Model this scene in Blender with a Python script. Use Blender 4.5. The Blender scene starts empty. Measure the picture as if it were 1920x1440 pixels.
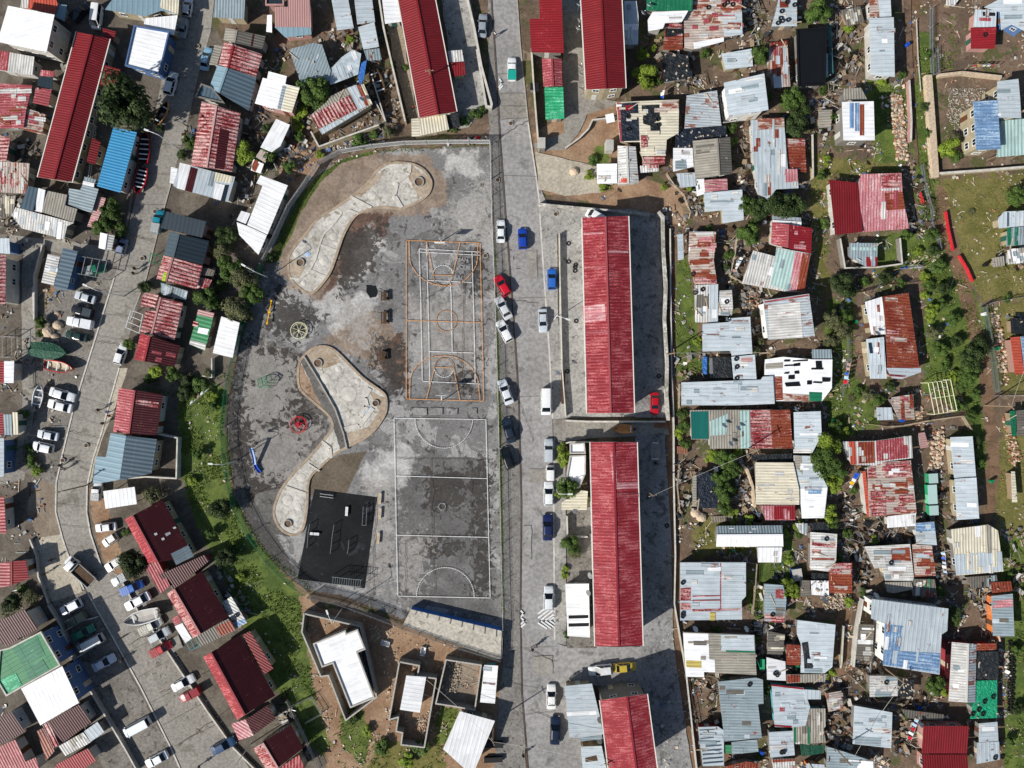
import bpy, math, random
import numpy as np
from mathutils import Vector, Matrix, noise as mnoise
random.seed(7)
R=math.radians
scn=bpy.context.scene
COL=scn.collection
# ---------------- camera, sky, sun, exposure ----------------
S=10.6      # photo pixels per metre on the ground
H=125.0     # height of the drone
cd=bpy.data.cameras.new('camera'); cam=bpy.data.objects.new('camera',cd); COL.objects.link(cam)
cam.location=(0,0,H); cam.rotation_euler=(0,0,0)
cd.sensor_width=36; cd.lens=36*H/(1920/S); cd.clip_end=2000; cd.clip_start=1
scn.camera=cam
SUN_EL=34.0; SDX,SDY=-0.84,-0.54          # direction towards the sun on the ground plane
w=bpy.data.worlds.new('World'); scn.world=w; w.use_nodes=True
nt=w.node_tree; bg=nt.nodes['Background']; sky=nt.nodes.new('ShaderNodeTexSky')
sky.sky_type='NISHITA'; sky.sun_disc=False; sky.sun_elevation=R(SUN_EL)
sky.sun_rotation=math.atan2(SDX,SDY)
nt.links.new(sky.outputs[0],bg.inputs[0]); bg.inputs[1].default_value=0.07
sd=bpy.data.lights.new('sun','SUN'); sd.energy=5.0; sd.angle=R(0.6); sd.color=(1,0.955,0.89)
sun=bpy.data.objects.new('sun',sd); COL.objects.link(sun)
d=Vector((SDX,SDY,math.tan(R(SUN_EL))*math.hypot(SDX,SDY)))
sun.rotation_euler=d.to_track_quat('Z','Y').to_euler()
vs=scn.view_settings; vs.view_transform='Standard'; vs.look='None'; vs.gamma=1; vs.exposure=0.28
scn.cycles.max_bounces=4; scn.cycles.diffuse_bounces=2

# ---------------- helpers ----------------
def P(px,py,h=0.0):
    k=(1-h/H)/S
    return ((px-960)*k,(720-py)*k)
def pts(s): return [tuple(float(v) for v in t.split(',')) for t in s.split()]
def col(s):   # '#rrggbb' -> linear
    v=[int(s[i:i+2],16)/255 for i in (1,3,5)]
    return tuple((c/12.92 if c<=.04045 else ((c+.055)/1.055)**2.4) for c in v)+(1,)
def setp(o,label=None,cat=None,group=None,kind=None):
    if label: o['label']=label
    if cat: o['category']=cat
    if group: o['group']=group
    if kind: o['kind']=kind
    return o
def emp(name,loc,rz=0,**k):
    o=bpy.data.objects.new(name,None); o.location=loc; o.rotation_euler=(0,0,rz); o.empty_display_size=.5
    COL.objects.link(o); return setp(o,**k)
def link(name,me,parent=None,loc=(0,0,0),rot=(0,0,0),sc=None):
    o=bpy.data.objects.new(name,me); COL.objects.link(o); o.parent=parent; o.location=loc; o.rotation_euler=rot
    if sc: o.scale=sc
    return o
class MB:
    def __init__(s): s.v=[];s.f=[];s.m=[];s.uv=[];s.mats=[];s.sm=False
    def mi(s,m):
        if m not in s.mats: s.mats.append(m)
        return s.mats.index(m)
    def face(s,vs,m=None,uv=None):
        b=len(s.v); s.v+=[tuple(v) for v in vs]; s.f.append(list(range(b,b+len(vs)))); s.m.append(s.mi(m) if m else 0)
        s.uv.append(uv)
    def poly3(s,vs,fs,m=None):
        b=len(s.v); s.v+=[tuple(v) for v in vs]
        k=s.mi(m) if m else 0
        for f in fs: s.f.append([b+i for i in f]); s.m.append(k); s.uv.append(None)
    def box(s,c,d,rz=0,m=None,rx=0,ry=0):
        M=Matrix.Rotation(rz,3,'Z')@Matrix.Rotation(rx,3,'X')@Matrix.Rotation(ry,3,'Y')
        vs=[]
        for z in (-1,1):
            for y in (-1,1):
                for x in (-1,1):
                    q=M@Vector((x*d[0]/2,y*d[1]/2,z*d[2]/2)); vs.append((c[0]+q.x,c[1]+q.y,c[2]+q.z))
        s.poly3(vs,[(0,2,3,1),(4,5,7,6),(0,1,5,4),(1,3,7,5),(3,2,6,7),(2,0,4,6)],m)
    def bar(s,a,b,w_,h_=None,m=None):
        a=Vector(a);b=Vector(b); L=(b-a).length
        if L<1e-4: return
        q=(b-a).to_track_quat('X','Z').to_matrix(); h_=h_ or w_; c=(a+b)/2; vs=[]
        for z in (-1,1):
            for y in (-1,1):
                for x in (-1,1): vs.append(c+q@Vector((x*L/2,y*w_/2,z*h_/2)))
        s.poly3(vs,[(0,2,3,1),(4,5,7,6),(0,1,5,4),(1,3,7,5),(3,2,6,7),(2,0,4,6)],m)
    def tube(s,pp,rr,n=8,m=None,cap=True):
        b=len(s.v); k=s.mi(m) if m else 0; pp=[Vector(p) for p in pp]
        for i,p in enumerate(pp):
            t=(pp[min(i+1,len(pp)-1)]-pp[max(i-1,0)]); q=t.to_track_quat('Z','Y').to_matrix()
            for j in range(n):
                a=2*math.pi*j/n; s.v.append(tuple(p+q@Vector((math.cos(a)*rr[i],math.sin(a)*rr[i],0))))
        for i in range(len(pp)-1):
            for j in range(n):
                s.f.append([b+i*n+j,b+i*n+(j+1)%n,b+(i+1)*n+(j+1)%n,b+(i+1)*n+j]); s.m.append(k); s.uv.append(None)
        if cap:
            s.f.append([b+j for j in range(n)][::-1]); s.m.append(k); s.uv.append(None)
            s.f.append([b+(len(pp)-1)*n+j for j in range(n)]); s.m.append(k); s.uv.append(None)
    def prism(s,poly,z0,z1,m=None,top=None):   # poly world xy
        n=len(poly); 
        for i in range(n):
            a=poly[i];c=poly[(i+1)%n]
            s.face([(a[0],a[1],z0),(c[0],c[1],z0),(c[0],c[1],z1),(a[0],a[1],z1)],m)
        s.face([(p[0],p[1],z1) for p in poly],top or m)
    def ring(s,c,r0,r1,z0,z1,n=28,m=None,a0=0,a1=2*math.pi):
        full=abs(a1-a0-2*math.pi)<1e-6
        for i in range(n):
            t0=a0+(a1-a0)*i/n; t1=a0+(a1-a0)*(i+1)/n
            q=lambda r,t,z:(c[0]+r*math.cos(t),c[1]+r*math.sin(t),z)
            s.face([q(r0,t0,z1),q(r1,t0,z1),q(r1,t1,z1),q(r0,t1,z1)],m)
            if z1-z0>.02:
                s.face([q(r1,t0,z0),q(r1,t1,z0),q(r1,t1,z1),q(r1,t0,z1)],m); s.face([q(r0,t1,z0),q(r0,t0,z0),q(r0,t0,z1),q(r0,t1,z1)],m)
    def build(s,name,parent=None,o=(0,0,0),mats=None,smooth=False):
        me=bpy.data.meshes.new(name)
        me.from_pydata([(v[0]-o[0],v[1]-o[1],v[2]-o[2]) for v in s.v],[],s.f)
        for m in (mats or s.mats): me.materials.append(M[m] if isinstance(m,str) else m)
        for p,k in zip(me.polygons,s.m): p.material_index=k; p.use_smooth=smooth
        if any(u is not None for u in s.uv):
            ul=me.uv_layers.new(name='UVMap')
            for p,u in zip(me.polygons,s.uv):
                if u:
                    for li,t in zip(p.loop_indices,u): ul.data[li].uv=t
        me.update()
        ob=link(name,me,parent)
        if parent is None: ob.location=o
        return ob
def area(p): return sum(p[i][0]*p[(i+1)%len(p)][1]-p[(i+1)%len(p)][0]*p[i][1] for i in range(len(p)))/2
def ccw(p): return p if area(p)>0 else p[::-1]
def inside(x,y,p):
    r=False; n=len(p); j=n-1
    for i in range(n):
        if (p[i][1]>y)!=(p[j][1]>y) and x<(p[j][0]-p[i][0])*(y-p[i][1])/(p[j][1]-p[i][1])+p[i][0]: r=not r
        j=i
    return r
def inset(p,d):
    n=len(p); out=[]; sg=1 if area(p)>0 else -1
    for i in range(n):
        a=Vector(p[i-1]);b=Vector(p[i]);c=Vector(p[(i+1)%n])
        u=(b-a); v=(c-b)
        if u.length<1e-6 or v.length<1e-6: out.append(tuple(b)); continue
        u.normalize(); v.normalize(); n1=Vector((-u.y,u.x))*sg; n2=Vector((-v.y,v.x))*sg
        k=1+n1.dot(n2)
        q=b+(n1+n2)*(d/max(k,.35)); out.append(tuple(q))
    return out
def rough(poly,amp,step,seed=0):
    out=[]; n=len(poly)
    for i in range(n):
        a=Vector(poly[i]);b=Vector(poly[(i+1)%n]); L=(b-a).length; k=max(1,int(L/step))
        nn=Vector((-(b-a).y,(b-a).x))/max(L,1e-6)
        for j in range(k):
            q=a+(b-a)*j/k; t=mnoise.noise(Vector((q.x*.35,q.y*.35,seed)))+.6*mnoise.noise(Vector((q.x*1.3,q.y*1.3,seed+9)))
            out.append(tuple(q+nn*amp*t))
    return out
def wp(s,h=0): return [P(x,y,h) for x,y in (pts(s) if isinstance(s,str) else s)]

# ---------------- materials ----------------
M={}
class NT:
    def __init__(s,name):
        m=bpy.data.materials.new(name); m.use_nodes=True; s.m=m; s.t=m.node_tree; s.b=s.t.nodes['Principled BSDF']
    def n(s,ty,**k):
        x=s.t.nodes.new(ty)
        for a,b in k.items():
            if hasattr(x,a): setattr(x,a,b)
        return x
    def l(s,a,b): s.t.links.new(a,b)
    def set(s,node,i,v):
        if hasattr(v,'is_output') or isinstance(v,bpy.types.NodeSocket): s.l(v,node.inputs[i])
        else: node.inputs[i].default_value=v
    def math(s,op,a,b=0.0,c=0.0,clamp=False):
        x=s.n('ShaderNodeMath',operation=op); x.use_clamp=clamp; s.set(x,0,a); s.set(x,1,b); s.set(x,2,c); return x.outputs[0]
    def vm(s,op,a,b=(0,0,0)):
        x=s.n('ShaderNodeVectorMath',operation=op); s.set(x,0,a); s.set(x,1,b); return x.outputs[0]
    def noise(s,vec,sc,det=4,rough=.55,out=0,dist=0):
        x=s.n('ShaderNodeTexNoise'); s.l(vec,x.inputs['Vector']); x.inputs['Scale'].default_value=sc; x.inputs['Detail'].default_value=det
        x.inputs['Roughness'].default_value=rough; x.inputs['Distortion'].default_value=dist; return x.outputs[out]
    def step(s,v,a,b,lo=0,hi=1):
        x=s.n('ShaderNodeMapRange'); x.interpolation_type='SMOOTHSTEP'; s.set(x,0,v); s.set(x,1,a); s.set(x,2,b); s.set(x,3,lo); s.set(x,4,hi); return x.outputs[0]
    def mix(s,f,a,b,mode='MIX'):
        x=s.n('ShaderNodeMix',data_type='RGBA'); x.blend_type=mode; s.set(x,0,f); s.set(x,6,a); s.set(x,7,b); return x.outputs[2]
    def grey(s,v):
        x=s.n('ShaderNodeCombineColor'); s.set(x,0,v); s.set(x,1,v); s.set(x,2,v); return x.outputs[0]
    def obj(s): return s.n('ShaderNodeTexCoord').outputs['Object']
    def bump(s,h,st,dist=.05):
        x=s.n('ShaderNodeBump'); x.inputs['Strength'].default_value=st; x.inputs['Distance'].default_value=dist; s.l(h,x.inputs['Height']); s.l(x.outputs[0],s.b.inputs['Normal'])
    def fin(s,c,r=.7,name=None,metal=0,spec=None):
        s.set(s.b,'Base Color',c); s.set(s.b,'Roughness',r); s.b.inputs['Metallic'].default_value=metal
        if spec is not None: s.b.inputs['Specular IOR Level'].default_value=spec
        M[s.m.name]=s.m; return s.m
def plain(name,c,r=.6,metal=0,var=.12,sc=1.5,spec=.3):
    n=NT(name); o=n.obj(); f=n.noise(o,sc,3); k=n.step(f,.25,.75,1-var,1+var)
    n.fin(n.mix(1.0,col(c),n.grey(k),'MULTIPLY'),r,metal=metal,spec=spec)
def sheet(name,base,rust=0,rcol='#6e2b1c',pitch=.46,var=.12,wear=None,wamt=.3,r=.5,bump=.55,dirt=.3,square=False,lines=0):
    n=NT(name); uv=n.n('ShaderNodeUVMap').outputs[0]; oi=n.n('ShaderNodeObjectInfo').outputs['Random']
    off=n.n('ShaderNodeCombineXYZ'); n.set(off,0,n.math('MULTIPLY',oi,97)); n.set(off,1,n.math('MULTIPLY',oi,53))
    v=n.vm('ADD',uv,off.outputs[0]); sp=n.n('ShaderNodeSeparateXYZ'); n.l(v,sp.inputs[0]); U,V=sp.outputs[0],sp.outputs[1]
    cu=n.math('FLOOR',n.math('DIVIDE',U,.76)); cv=n.math('FLOOR',n.math('DIVIDE',n.math('ADD',V,n.math('MULTIPLY',cu,.31)),3.1))
    cc=n.n('ShaderNodeCombineXYZ'); n.set(cc,0,cu); n.set(cc,1,cv)
    wn=n.n('ShaderNodeTexWhiteNoise'); wn.noise_dimensions='3D'; n.l(cc.outputs[0],wn.inputs['Vector']); cell=wn.outputs['Value']
    st=n.vm('MULTIPLY',v,(5.0,.45,1)); streak=n.noise(st,1.0,4,.6); big=n.noise(v,.35,4,.6); fine=n.noise(v,3.5,3,.6)
    k=n.math('ADD',n.math('MULTIPLY',cell,var*1.3),1-var*.65)
    k=n.math('MULTIPLY',k,n.step(big,.25,.75,1-var*.9,1+var*.5)); k=n.math('MULTIPLY',k,n.step(streak,.3,.7,1-dirt*.5,1.06))
    k=n.math('MULTIPLY',k,n.math('ADD',n.math('MULTIPLY',oi,.14),.93))
    c=n.mix(1.0,col(base),n.grey(k),'MULTIPLY')
    if wear:
        wm=n.math('ADD',n.math('MULTIPLY',streak,.7),n.math('MULTIPLY',fine,.5)); wm=n.math('ADD',wm,n.math('MULTIPLY',big,.5)); wm=n.step(wm,1.0-wamt*.5,1.12-wamt*.5); c=n.mix(n.math('MULTIPLY',wm,.8),c,col(wear))
    if rust>0:
        rs=n.noise(n.vm('MULTIPLY',v,(1.5,.55,1)),1.0,6,.68); rm=n.math('ADD',rs,n.math('MULTIPLY',n.math('SUBTRACT',cell,.5),.34))
        rm=n.step(rm,.74-rust*.42,.84-rust*.42); rc=n.mix(fine,col(rcol),col('#a0583c')); rc=n.mix(n.step(fine,.45,.7),rc,col('#4a2016')); c=n.mix(n.math('MULTIPLY',rm,.92),c,rc)
    g=n.math('SINE',n.math('MULTIPLY',U,2*math.pi/pitch))
    if square: g=n.step(g,.25,.75)
    lap=n.step(n.math('FRACT',n.math('DIVIDE',V,3.1)),0,.03)
    n.bump(n.math('ADD',g,n.math('MULTIPLY',lap,.5)),bump,.045)
    n.fin(c,r,spec=.25)
def soil(name,a,b,c3=None,sc=.25,thr=.55,dark=None,spk=0,r=.95,bmp=.6,fsc=2.2):
    n=NT(name); o=n.obj(); f1=n.noise(o,sc,6,.62,dist=.4); f2=n.noise(o,fsc,5,.65); f3=n.noise(n.vm('ADD',o,(37,11,0)),sc*2.3,6,.65,dist=.6)
    c=n.mix(n.step(f1,.35,.65),col(a),col(b))
    if c3: c=n.mix(n.step(f3,thr,thr+.09),c,col(c3))
    if dark: c=n.mix(n.step(n.noise(n.vm('ADD',o,(5,71,0)),sc*5,7,.72,dist=.5),.57,.63,0,.85),c,col(dark))
    c=n.mix(1.0,c,n.grey(n.step(f2,.25,.75,.72,1.25)),'MULTIPLY')
    if spk:
        vo=n.n('ShaderNodeTexVoronoi'); n.l(o,vo.inputs['Vector']); vo.inputs['Scale'].default_value=1.6; c=n.mix(n.step(vo.outputs['Distance'],.05,.1,spk,0),c,col('#c9c3b8'))
    n.bump(f2,bmp,.12); n.fin(c,r,spec=.15)
# roofs
sheet('W','#e4e5e6',0,bump=.4,pitch=.7,var=.10,dirt=.18,square=True)
sheet('WD','#c9c8c4',.16,pitch=.46,var=.22,dirt=.5)
sheet('WB','#b4bec4',.06,pitch=.7,var=.10,dirt=.25,square=True)
sheet('WBR','#aab3b8',.40,pitch=.46,var=.18,dirt=.4,rcol='#5a4038')
sheet('GR','#8b999f',.06,pitch=.5,var=.14,dirt=.3)
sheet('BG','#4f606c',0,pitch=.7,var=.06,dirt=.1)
sheet('BGL','#7b94a0',0,pitch=.9,var=.05,dirt=.1,square=True)  # pale blue grey; with BG also paints gables' lit and shaded slopes
sheet('BLS','#6d8db2',0,pitch=.6,var=.16,dirt=.3,wear='#a8bccb',wamt=.3)
sheet('BL','#337fab',0,pitch=.5,var=.05,dirt=.1)
sheet('R','#721d22',0,pitch=.42,var=.08,dirt=.2,wear='#8f4244',wamt=.05,bump=.5)
sheet('RB','#842027',0,bump=.5,pitch=.42,var=.08,dirt=.15,wear='#c06a68',wamt=.06)
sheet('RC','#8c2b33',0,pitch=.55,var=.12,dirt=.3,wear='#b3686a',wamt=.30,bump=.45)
sheet('RD','#42141a',0,bump=.5,pitch=.42,var=.10,dirt=.2,wear='#8a5a55',wamt=.05)  # dark red; also paints shade onto the far slope of red gables
sheet('RS','#8e2e33',.06,pitch=.62,var=.15,dirt=.4,wear='#c0a09b',wamt=.42,bump=1.2)
sheet('RF','#96444a',0,pitch=.46,var=.12,dirt=.3,wear='#c99090',wamt=.25)
sheet('PK','#b9767c',.10,pitch=.5,var=.14,dirt=.3,wear='#c9b0ae',wamt=.3)
sheet('PKT','#a98480',0,pitch=.4,var=.06,dirt=.1)
sheet('RU','#8a3c2c',.75,pitch=.5,var=.28,dirt=.5,wear='#b59a8c',wamt=.25)
sheet('RW','#bfb2a8',.52,pitch=.46,var=.28,dirt=.5)
sheet('CR','#d2cbb6',.06,pitch=.5,var=.12,dirt=.35)
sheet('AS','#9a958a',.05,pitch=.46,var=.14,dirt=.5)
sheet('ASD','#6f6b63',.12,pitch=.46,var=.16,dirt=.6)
sheet('GN','#1d6b4c',0,pitch=.7,var=.12,dirt=.3,wear='#7fa695',wamt=.12,square=True)
sheet('GNL','#3f7f57',0,pitch=.7,var=.10,dirt=.2)
sheet('GNT','#2f9a6c',0,pitch=.55,var=.22,dirt=.2,wear='#8ad0ae',wamt=.3)
sheet('TL','#1c645d',0,pitch=3,var=.08,dirt=.2,bump=.3)
sheet('TLL','#a3bdb9',.05,pitch=.6,var=.12,dirt=.3)
sheet('DK','#1f2d37',0,bump=.2,pitch=.7,var=.08,dirt=.1)
sheet('DKL','#46545c',0,bump=.2,pitch=.7,var=.08,dirt=.1)  # lit copy of DK: the slate gable's sun and shade put into colour
sheet('OR','#b65240',.10,pitch=.5,var=.12,dirt=.3)
sheet('YE','#b8a860',.05,pitch=.6,var=.1,dirt=.3)
sheet('LM','#8aa62a',0,pitch=.6,var=.1,dirt=.1)
def tarp(name,c,rr=.45,b=.9,c2=None):
    n=NT(name); o=n.obj(); f=n.noise(o,1.1,5,.6,dist=1.5); g=n.noise(o,4,3)
    n.bump(f,b,.5); n.fin(n.mix(n.step(g,.3,.7),col(c),col(c2 or c)),rr,spec=.4)
tarp('BK','#14181c',.5,.8,'#1c2226'); tarp('BKN','#141c2a',.5,.8,'#1e2836'); tarp('GT','#0f8a63',.5,1.0,'#17a376'); tarp('GD','#0c3d2c',.6,.8,'#11523b'); tarp('TB','#2b5fa8',.5,.8,'#3a78c4'); tarp('TR','#b01c26',.5,.6,'#c43038')
plain('BKS','#0e1013',.55,var=.15,sc=.4); plain('SILV','#aeb9bf',.4,var=.25,sc=1.2)
soil('CO','#8d8a84','#a3a09a','#77756f',sc=.5)
soil('COL2','#a8a296','#b8b2a6','#938d82',sc=.4,bmp=.2)
soil('COW','#c9c9c6','#dadad8','#aeb0ae',sc=.4,bmp=.1)
for k,c in dict(plW='#aeaba4',plS='#d8d6d0',plC='#968c74',plP='#a5807a',plB='#49648c',plG='#74716b',plY='#aaa083',plO='#c0703c',plT='#5a97a0',plR='#8c3238').items(): plain(k,c,.85,var=.14,sc=.9)
def brick(name,a,b,mo,sx=.4,sy=.2):
    n=NT(name); uv=n.n('ShaderNodeTexCoord').outputs['Object']; x=n.n('ShaderNodeTexBrick'); sp=n.n('ShaderNodeSeparateXYZ'); n.l(uv,sp.inputs[0]); cb=n.n('ShaderNodeCombineXYZ'); n.set(cb,0,n.math('ADD',sp.outputs[0],sp.outputs[1])); n.set(cb,1,sp.outputs[2]); n.l(cb.outputs[0],x.inputs['Vector'])
    x.inputs['Color1'].default_value=col(a); x.inputs['Color2'].default_value=col(b); x.inputs['Mortar'].default_value=col(mo); x.inputs['Scale'].default_value=1; x.inputs['Brick Width'].default_value=sx; x.inputs['Row Height'].default_value=sy; x.inputs['Mortar Size'].default_value=.015
    n.fin(x.outputs[0],.9,spec=.1)
brick('brick','#7a3f30','#8d5140','#a39b90',.22,.085); brick('block','#84817c','#94918b','#6f6c67')
plain('blockcap','#a6a29a',.9,var=.25,sc=4)
n=NT('tin'); o=n.obj(); f=n.noise(n.vm('MULTIPLY',o,(1,1,.4)),1.2,5,.6); n.bump(n.math('SINE',n.math('MULTIPLY',n.math('ADD',n.n('ShaderNodeSeparateXYZ').outputs[0],0),1)),0,.01)
n.fin(n.mix(n.step(f,.45,.62),col('#8d938f'),col('#7a5546')),.6)
n=NT('wood'); o=n.obj(); f=n.noise(n.vm('MULTIPLY',o,(1,1,6)),1.5,4); n.fin(n.mix(f,col('#6e5b47'),col('#a08e76')),.9,spec=.1)
plain('woodP','#b7a892',.85,var=.25,sc=2); plain('woodD','#4c3b2c',.9,var=.25,sc=2)
plain('glassW','#1a242b',.12,var=.1,spec=.6); plain('frameW','#d8d8d4',.5); plain('doorB','#5c3a26',.7); plain('doorG','#2a5548',.6); plain('doorW','#b9b9b4',.6)
plain('gutter','#d8d5cc',.5,var=.05); plain('rubber','#141414',.75,var=.2,sc=8); plain('metal','#8d9296',.4,metal=.4); plain('steelW','#d2d4d4',.4); plain('conc','#9b978f',.9,var=.15); plain('concL','#bdb9b0',.9,var=.18,sc=1.2)
plain('rimT','#9d8c78',.9,var=.25,sc=1.5); plain('orangeL','#c9915a',.8,var=.2,sc=2); plain('whiteL','#d3d4d4',.8,var=.16,sc=2); plain('chalk','#97999a',.9,var=.3,sc=5)
plain('yellowP','#d9a70f',.4); plain('creamP','#d3d1ae',.45); plain('redP','#b5162a',.4); plain('blueP','#1f4fb4',.4); plain('meshG','#5c6a5e',.7); plain('greenP','#1c7a52',.5); plain('skyP','#9fb6cf',.4)
plain('skin','#6a4430',.6); plain('hair','#100c0a',.8); plain('stoneL','#b8a68f',.9,var=.25,sc=3); plain('stoneG','#7f776b',.95,var=.3,sc=2); plain('brickR','#8c614c',.9,var=.25,sc=3)
soil('rockw','#c2bfb6','#8f8b82','#dedbd4',sc=.5,bmp=1)
def foliage(name,a,b,c):
    n=NT(name); o=n.obj(); f=n.noise(o,1.6,3); g=n.noise(o,7,2); oi=n.n('ShaderNodeObjectInfo').outputs['Random']
    cc=n.mix(n.step(f,.35,.65),col(a),col(b)); cc=n.mix(n.step(g,.5,.7,0,.7),cc,col(c)); cc=n.mix(1.0,cc,n.grey(n.math('ADD',n.math('MULTIPLY',oi,.4),.8)),'MULTIPLY'); n.fin(cc,.65,spec=.2)
foliage('leafD','#26331a','#34431f','#44552a'); foliage('leafM','#33471d','#465c26','#5f7431'); foliage('leafL','#5a6d24','#73862c','#8b9a3c'); foliage('leafO','#454a30','#5a5c3c','#7b7a55')
foliage('grassM','#465a22','#5f722e','#7d7f42'); foliage('grassD','#5f6230','#787244','#8f8458'); plain('trim','#1b1c1e',.6); plain('trackD','#6a675f',.95,var=.15,sc=3); plain('bark','#4b3a2c',.9,var=.3,sc=4)
# ground
soil('g_earth','#5a4636','#6d5643','#4c5a2c',sc=.12,thr=.56,spk=.5)
soil('g_brown','#624a38','#7d6149','#4d3b2e',sc=.2,thr=.6,spk=.5)
soil('g_orange','#8f6c50','#a9835f','#7d5c45',sc=.2,thr=.58,spk=.6)
soil('g_redsand','#96694a','#a87c5a','#86603f',sc=.3,thr=.58)
soil('g_grass','#45552a','#596531','#6e6140',sc=.22,thr=.56,spk=.25)
soil('g_grassdry','#656334','#7a7244','#4f5d28',sc=.2,thr=.52,spk=.2)
soil('g_yard','#635d54','#787067','#55503f',sc=.25,thr=.6,dark='#3a3732',spk=.35)
soil('g_sand','#8b7e6e','#9a8d7b','#7a6b5b',sc=.2,thr=.6,spk=.3)
soil('g_road','#888684','#979593','#75736f',sc=.10,thr=.57,bmp=.2,fsc=1.5)
soil('g_roadc','#85817a','#938f87','#777269',sc=.12,thr=.57,bmp=.2,fsc=2)
soil('g_lot','#827e76','#918c84','#6f6a63',sc=.2,thr=.6,dark='#4b4742',bmp=.2)
soil('g_pad','#6f6b64','#837e77','#5f5a53',sc=.25,thr=.56,dark='#3c3935',spk=.2)
soil('g_verge','#75726e','#86837e','#635b53',sc=.3,thr=.58,dark='#403d3a',spk=.3)
soil('g_yardC','#8b8985','#a19f9a','#6f6d6a',sc=.18,thr=.58,dark='#555351',bmp=.2)
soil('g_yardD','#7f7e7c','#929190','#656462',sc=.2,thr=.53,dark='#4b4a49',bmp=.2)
soil('g_play','#706e6b','#7d7b78','#9a9a98',sc=.10,thr=.60,dark='#45423f',bmp=.2,spk=.2)
soil('g_playd','#5c5a57','#6d6b67','#807e7a',sc=.14,thr=.58,dark='#33312f',bmp=.2)
soil('g_playb','#655c54','#7b6d60','#4b443f',sc=.28,thr=.52,dark='#3c3733',bmp=.2)
soil('g_lime','#a8a6a2','#c9c7c3','#86827d',sc=.3,thr=.55,dark='#807a72',bmp=.2)
soil('g_soilp','#8a735f','#9d8671','#6b5648',sc=.3,thr=.57,bmp=.3)
soil('g_soild','#5e4b40','#74604f','#433833',sc=.3,thr=.53,bmp=.3)
soil('g_black','#131619','#1e2123','#34363a',sc=.15,thr=.60,bmp=.1,r=.8)
soil('g_mud','#6b6356','#5c5449','#7a7163',sc=.2,thr=.6,bmp=.1,r=.6)
soil('g_skate','#aaa79f','#c4c1b9','#8f897c',sc=.22,thr=.56,dark='#8a8273',bmp=.1)
soil('g_skates','#9b8c79','#aa9c8a','#85745f',sc=.3,thr=.55,bmp=.1)
soil('g_pave','#a39b8c','#b1a999','#938a7a',sc=.3,thr=.6,bmp=.3)

def lin(c): return col(c)
def splatmat(name,base,classes,fl=None):
    # base/classes: (colA, colB, scale, edge noise scale, edge amp)
    n=NT(name); o=n.obj(); f2=n.noise(o,2.2,5,.65); f3=n.noise(o,9,3,.6)
    def cl(a,b_,sc,off): return n.mix(n.step(n.noise(n.vm('ADD',o,(off,off*.7,0)),sc,6,.65,dist=.5),.36,.64),col(a),col(b_))
    c=cl(*base[:3],3)
    for k in fl or []:
        c=n.mix(n.step(n.noise(n.vm('ADD',o,(k[4],k[4],0)),k[1],8,.62,dist=k[5]),k[2],k[2]+.02,0,k[3]),c,col(k[0]))
    for i,(a,b_,sc,es,ea,sft,st) in enumerate(classes):
        at=n.n('ShaderNodeAttribute'); at.attribute_name='m%d'%(i//3); sp=n.n('ShaderNodeSeparateColor'); n.l(at.outputs['Color'],sp.inputs[0]); w_=sp.outputs[i%3]
        en=n.noise(n.vm('ADD',o,(i*13.1,i*7.7,0)),es,8,.66,dist=.6); v=n.math('ADD',w_,n.math('MULTIPLY',n.math('SUBTRACT',en,.5),ea)); m_=n.step(v,.5-sft,.5+sft,0,st)
        c=n.mix(m_,c,cl(a,b_,sc,i*5+11))
    c=n.mix(1.0,c,n.grey(n.step(f2,.25,.75,.76,1.2)),'MULTIPLY'); c=n.mix(1.0,c,n.grey(n.step(f3,.25,.75,.88,1.1)),'MULTIPLY')
    n.bump(f2,.35,.1); n.fin(c,.95,spec=.12)
def sdist(X,Y,poly):
    d=np.full(X.shape,1e9); ins=np.zeros(X.shape,bool); m=len(poly)
    for i in range(m):
        ax,ay=poly[i]; bx,by=poly[(i+1)%m]; ex,ey=bx-ax,by-ay; L=ex*ex+ey*ey+1e-9
        t=np.clip(((X-ax)*ex+(Y-ay)*ey)/L,0,1); d=np.minimum(d,(X-ax-t*ex)**2+(Y-ay-t*ey)**2)
        if ay!=by:
            c_=((ay>Y)!=(by>Y))&(X<(bx-ax)*(Y-ay)/(by-ay)+ax); ins^=c_
    d=np.sqrt(d); return np.where(ins,d,-d)
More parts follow.
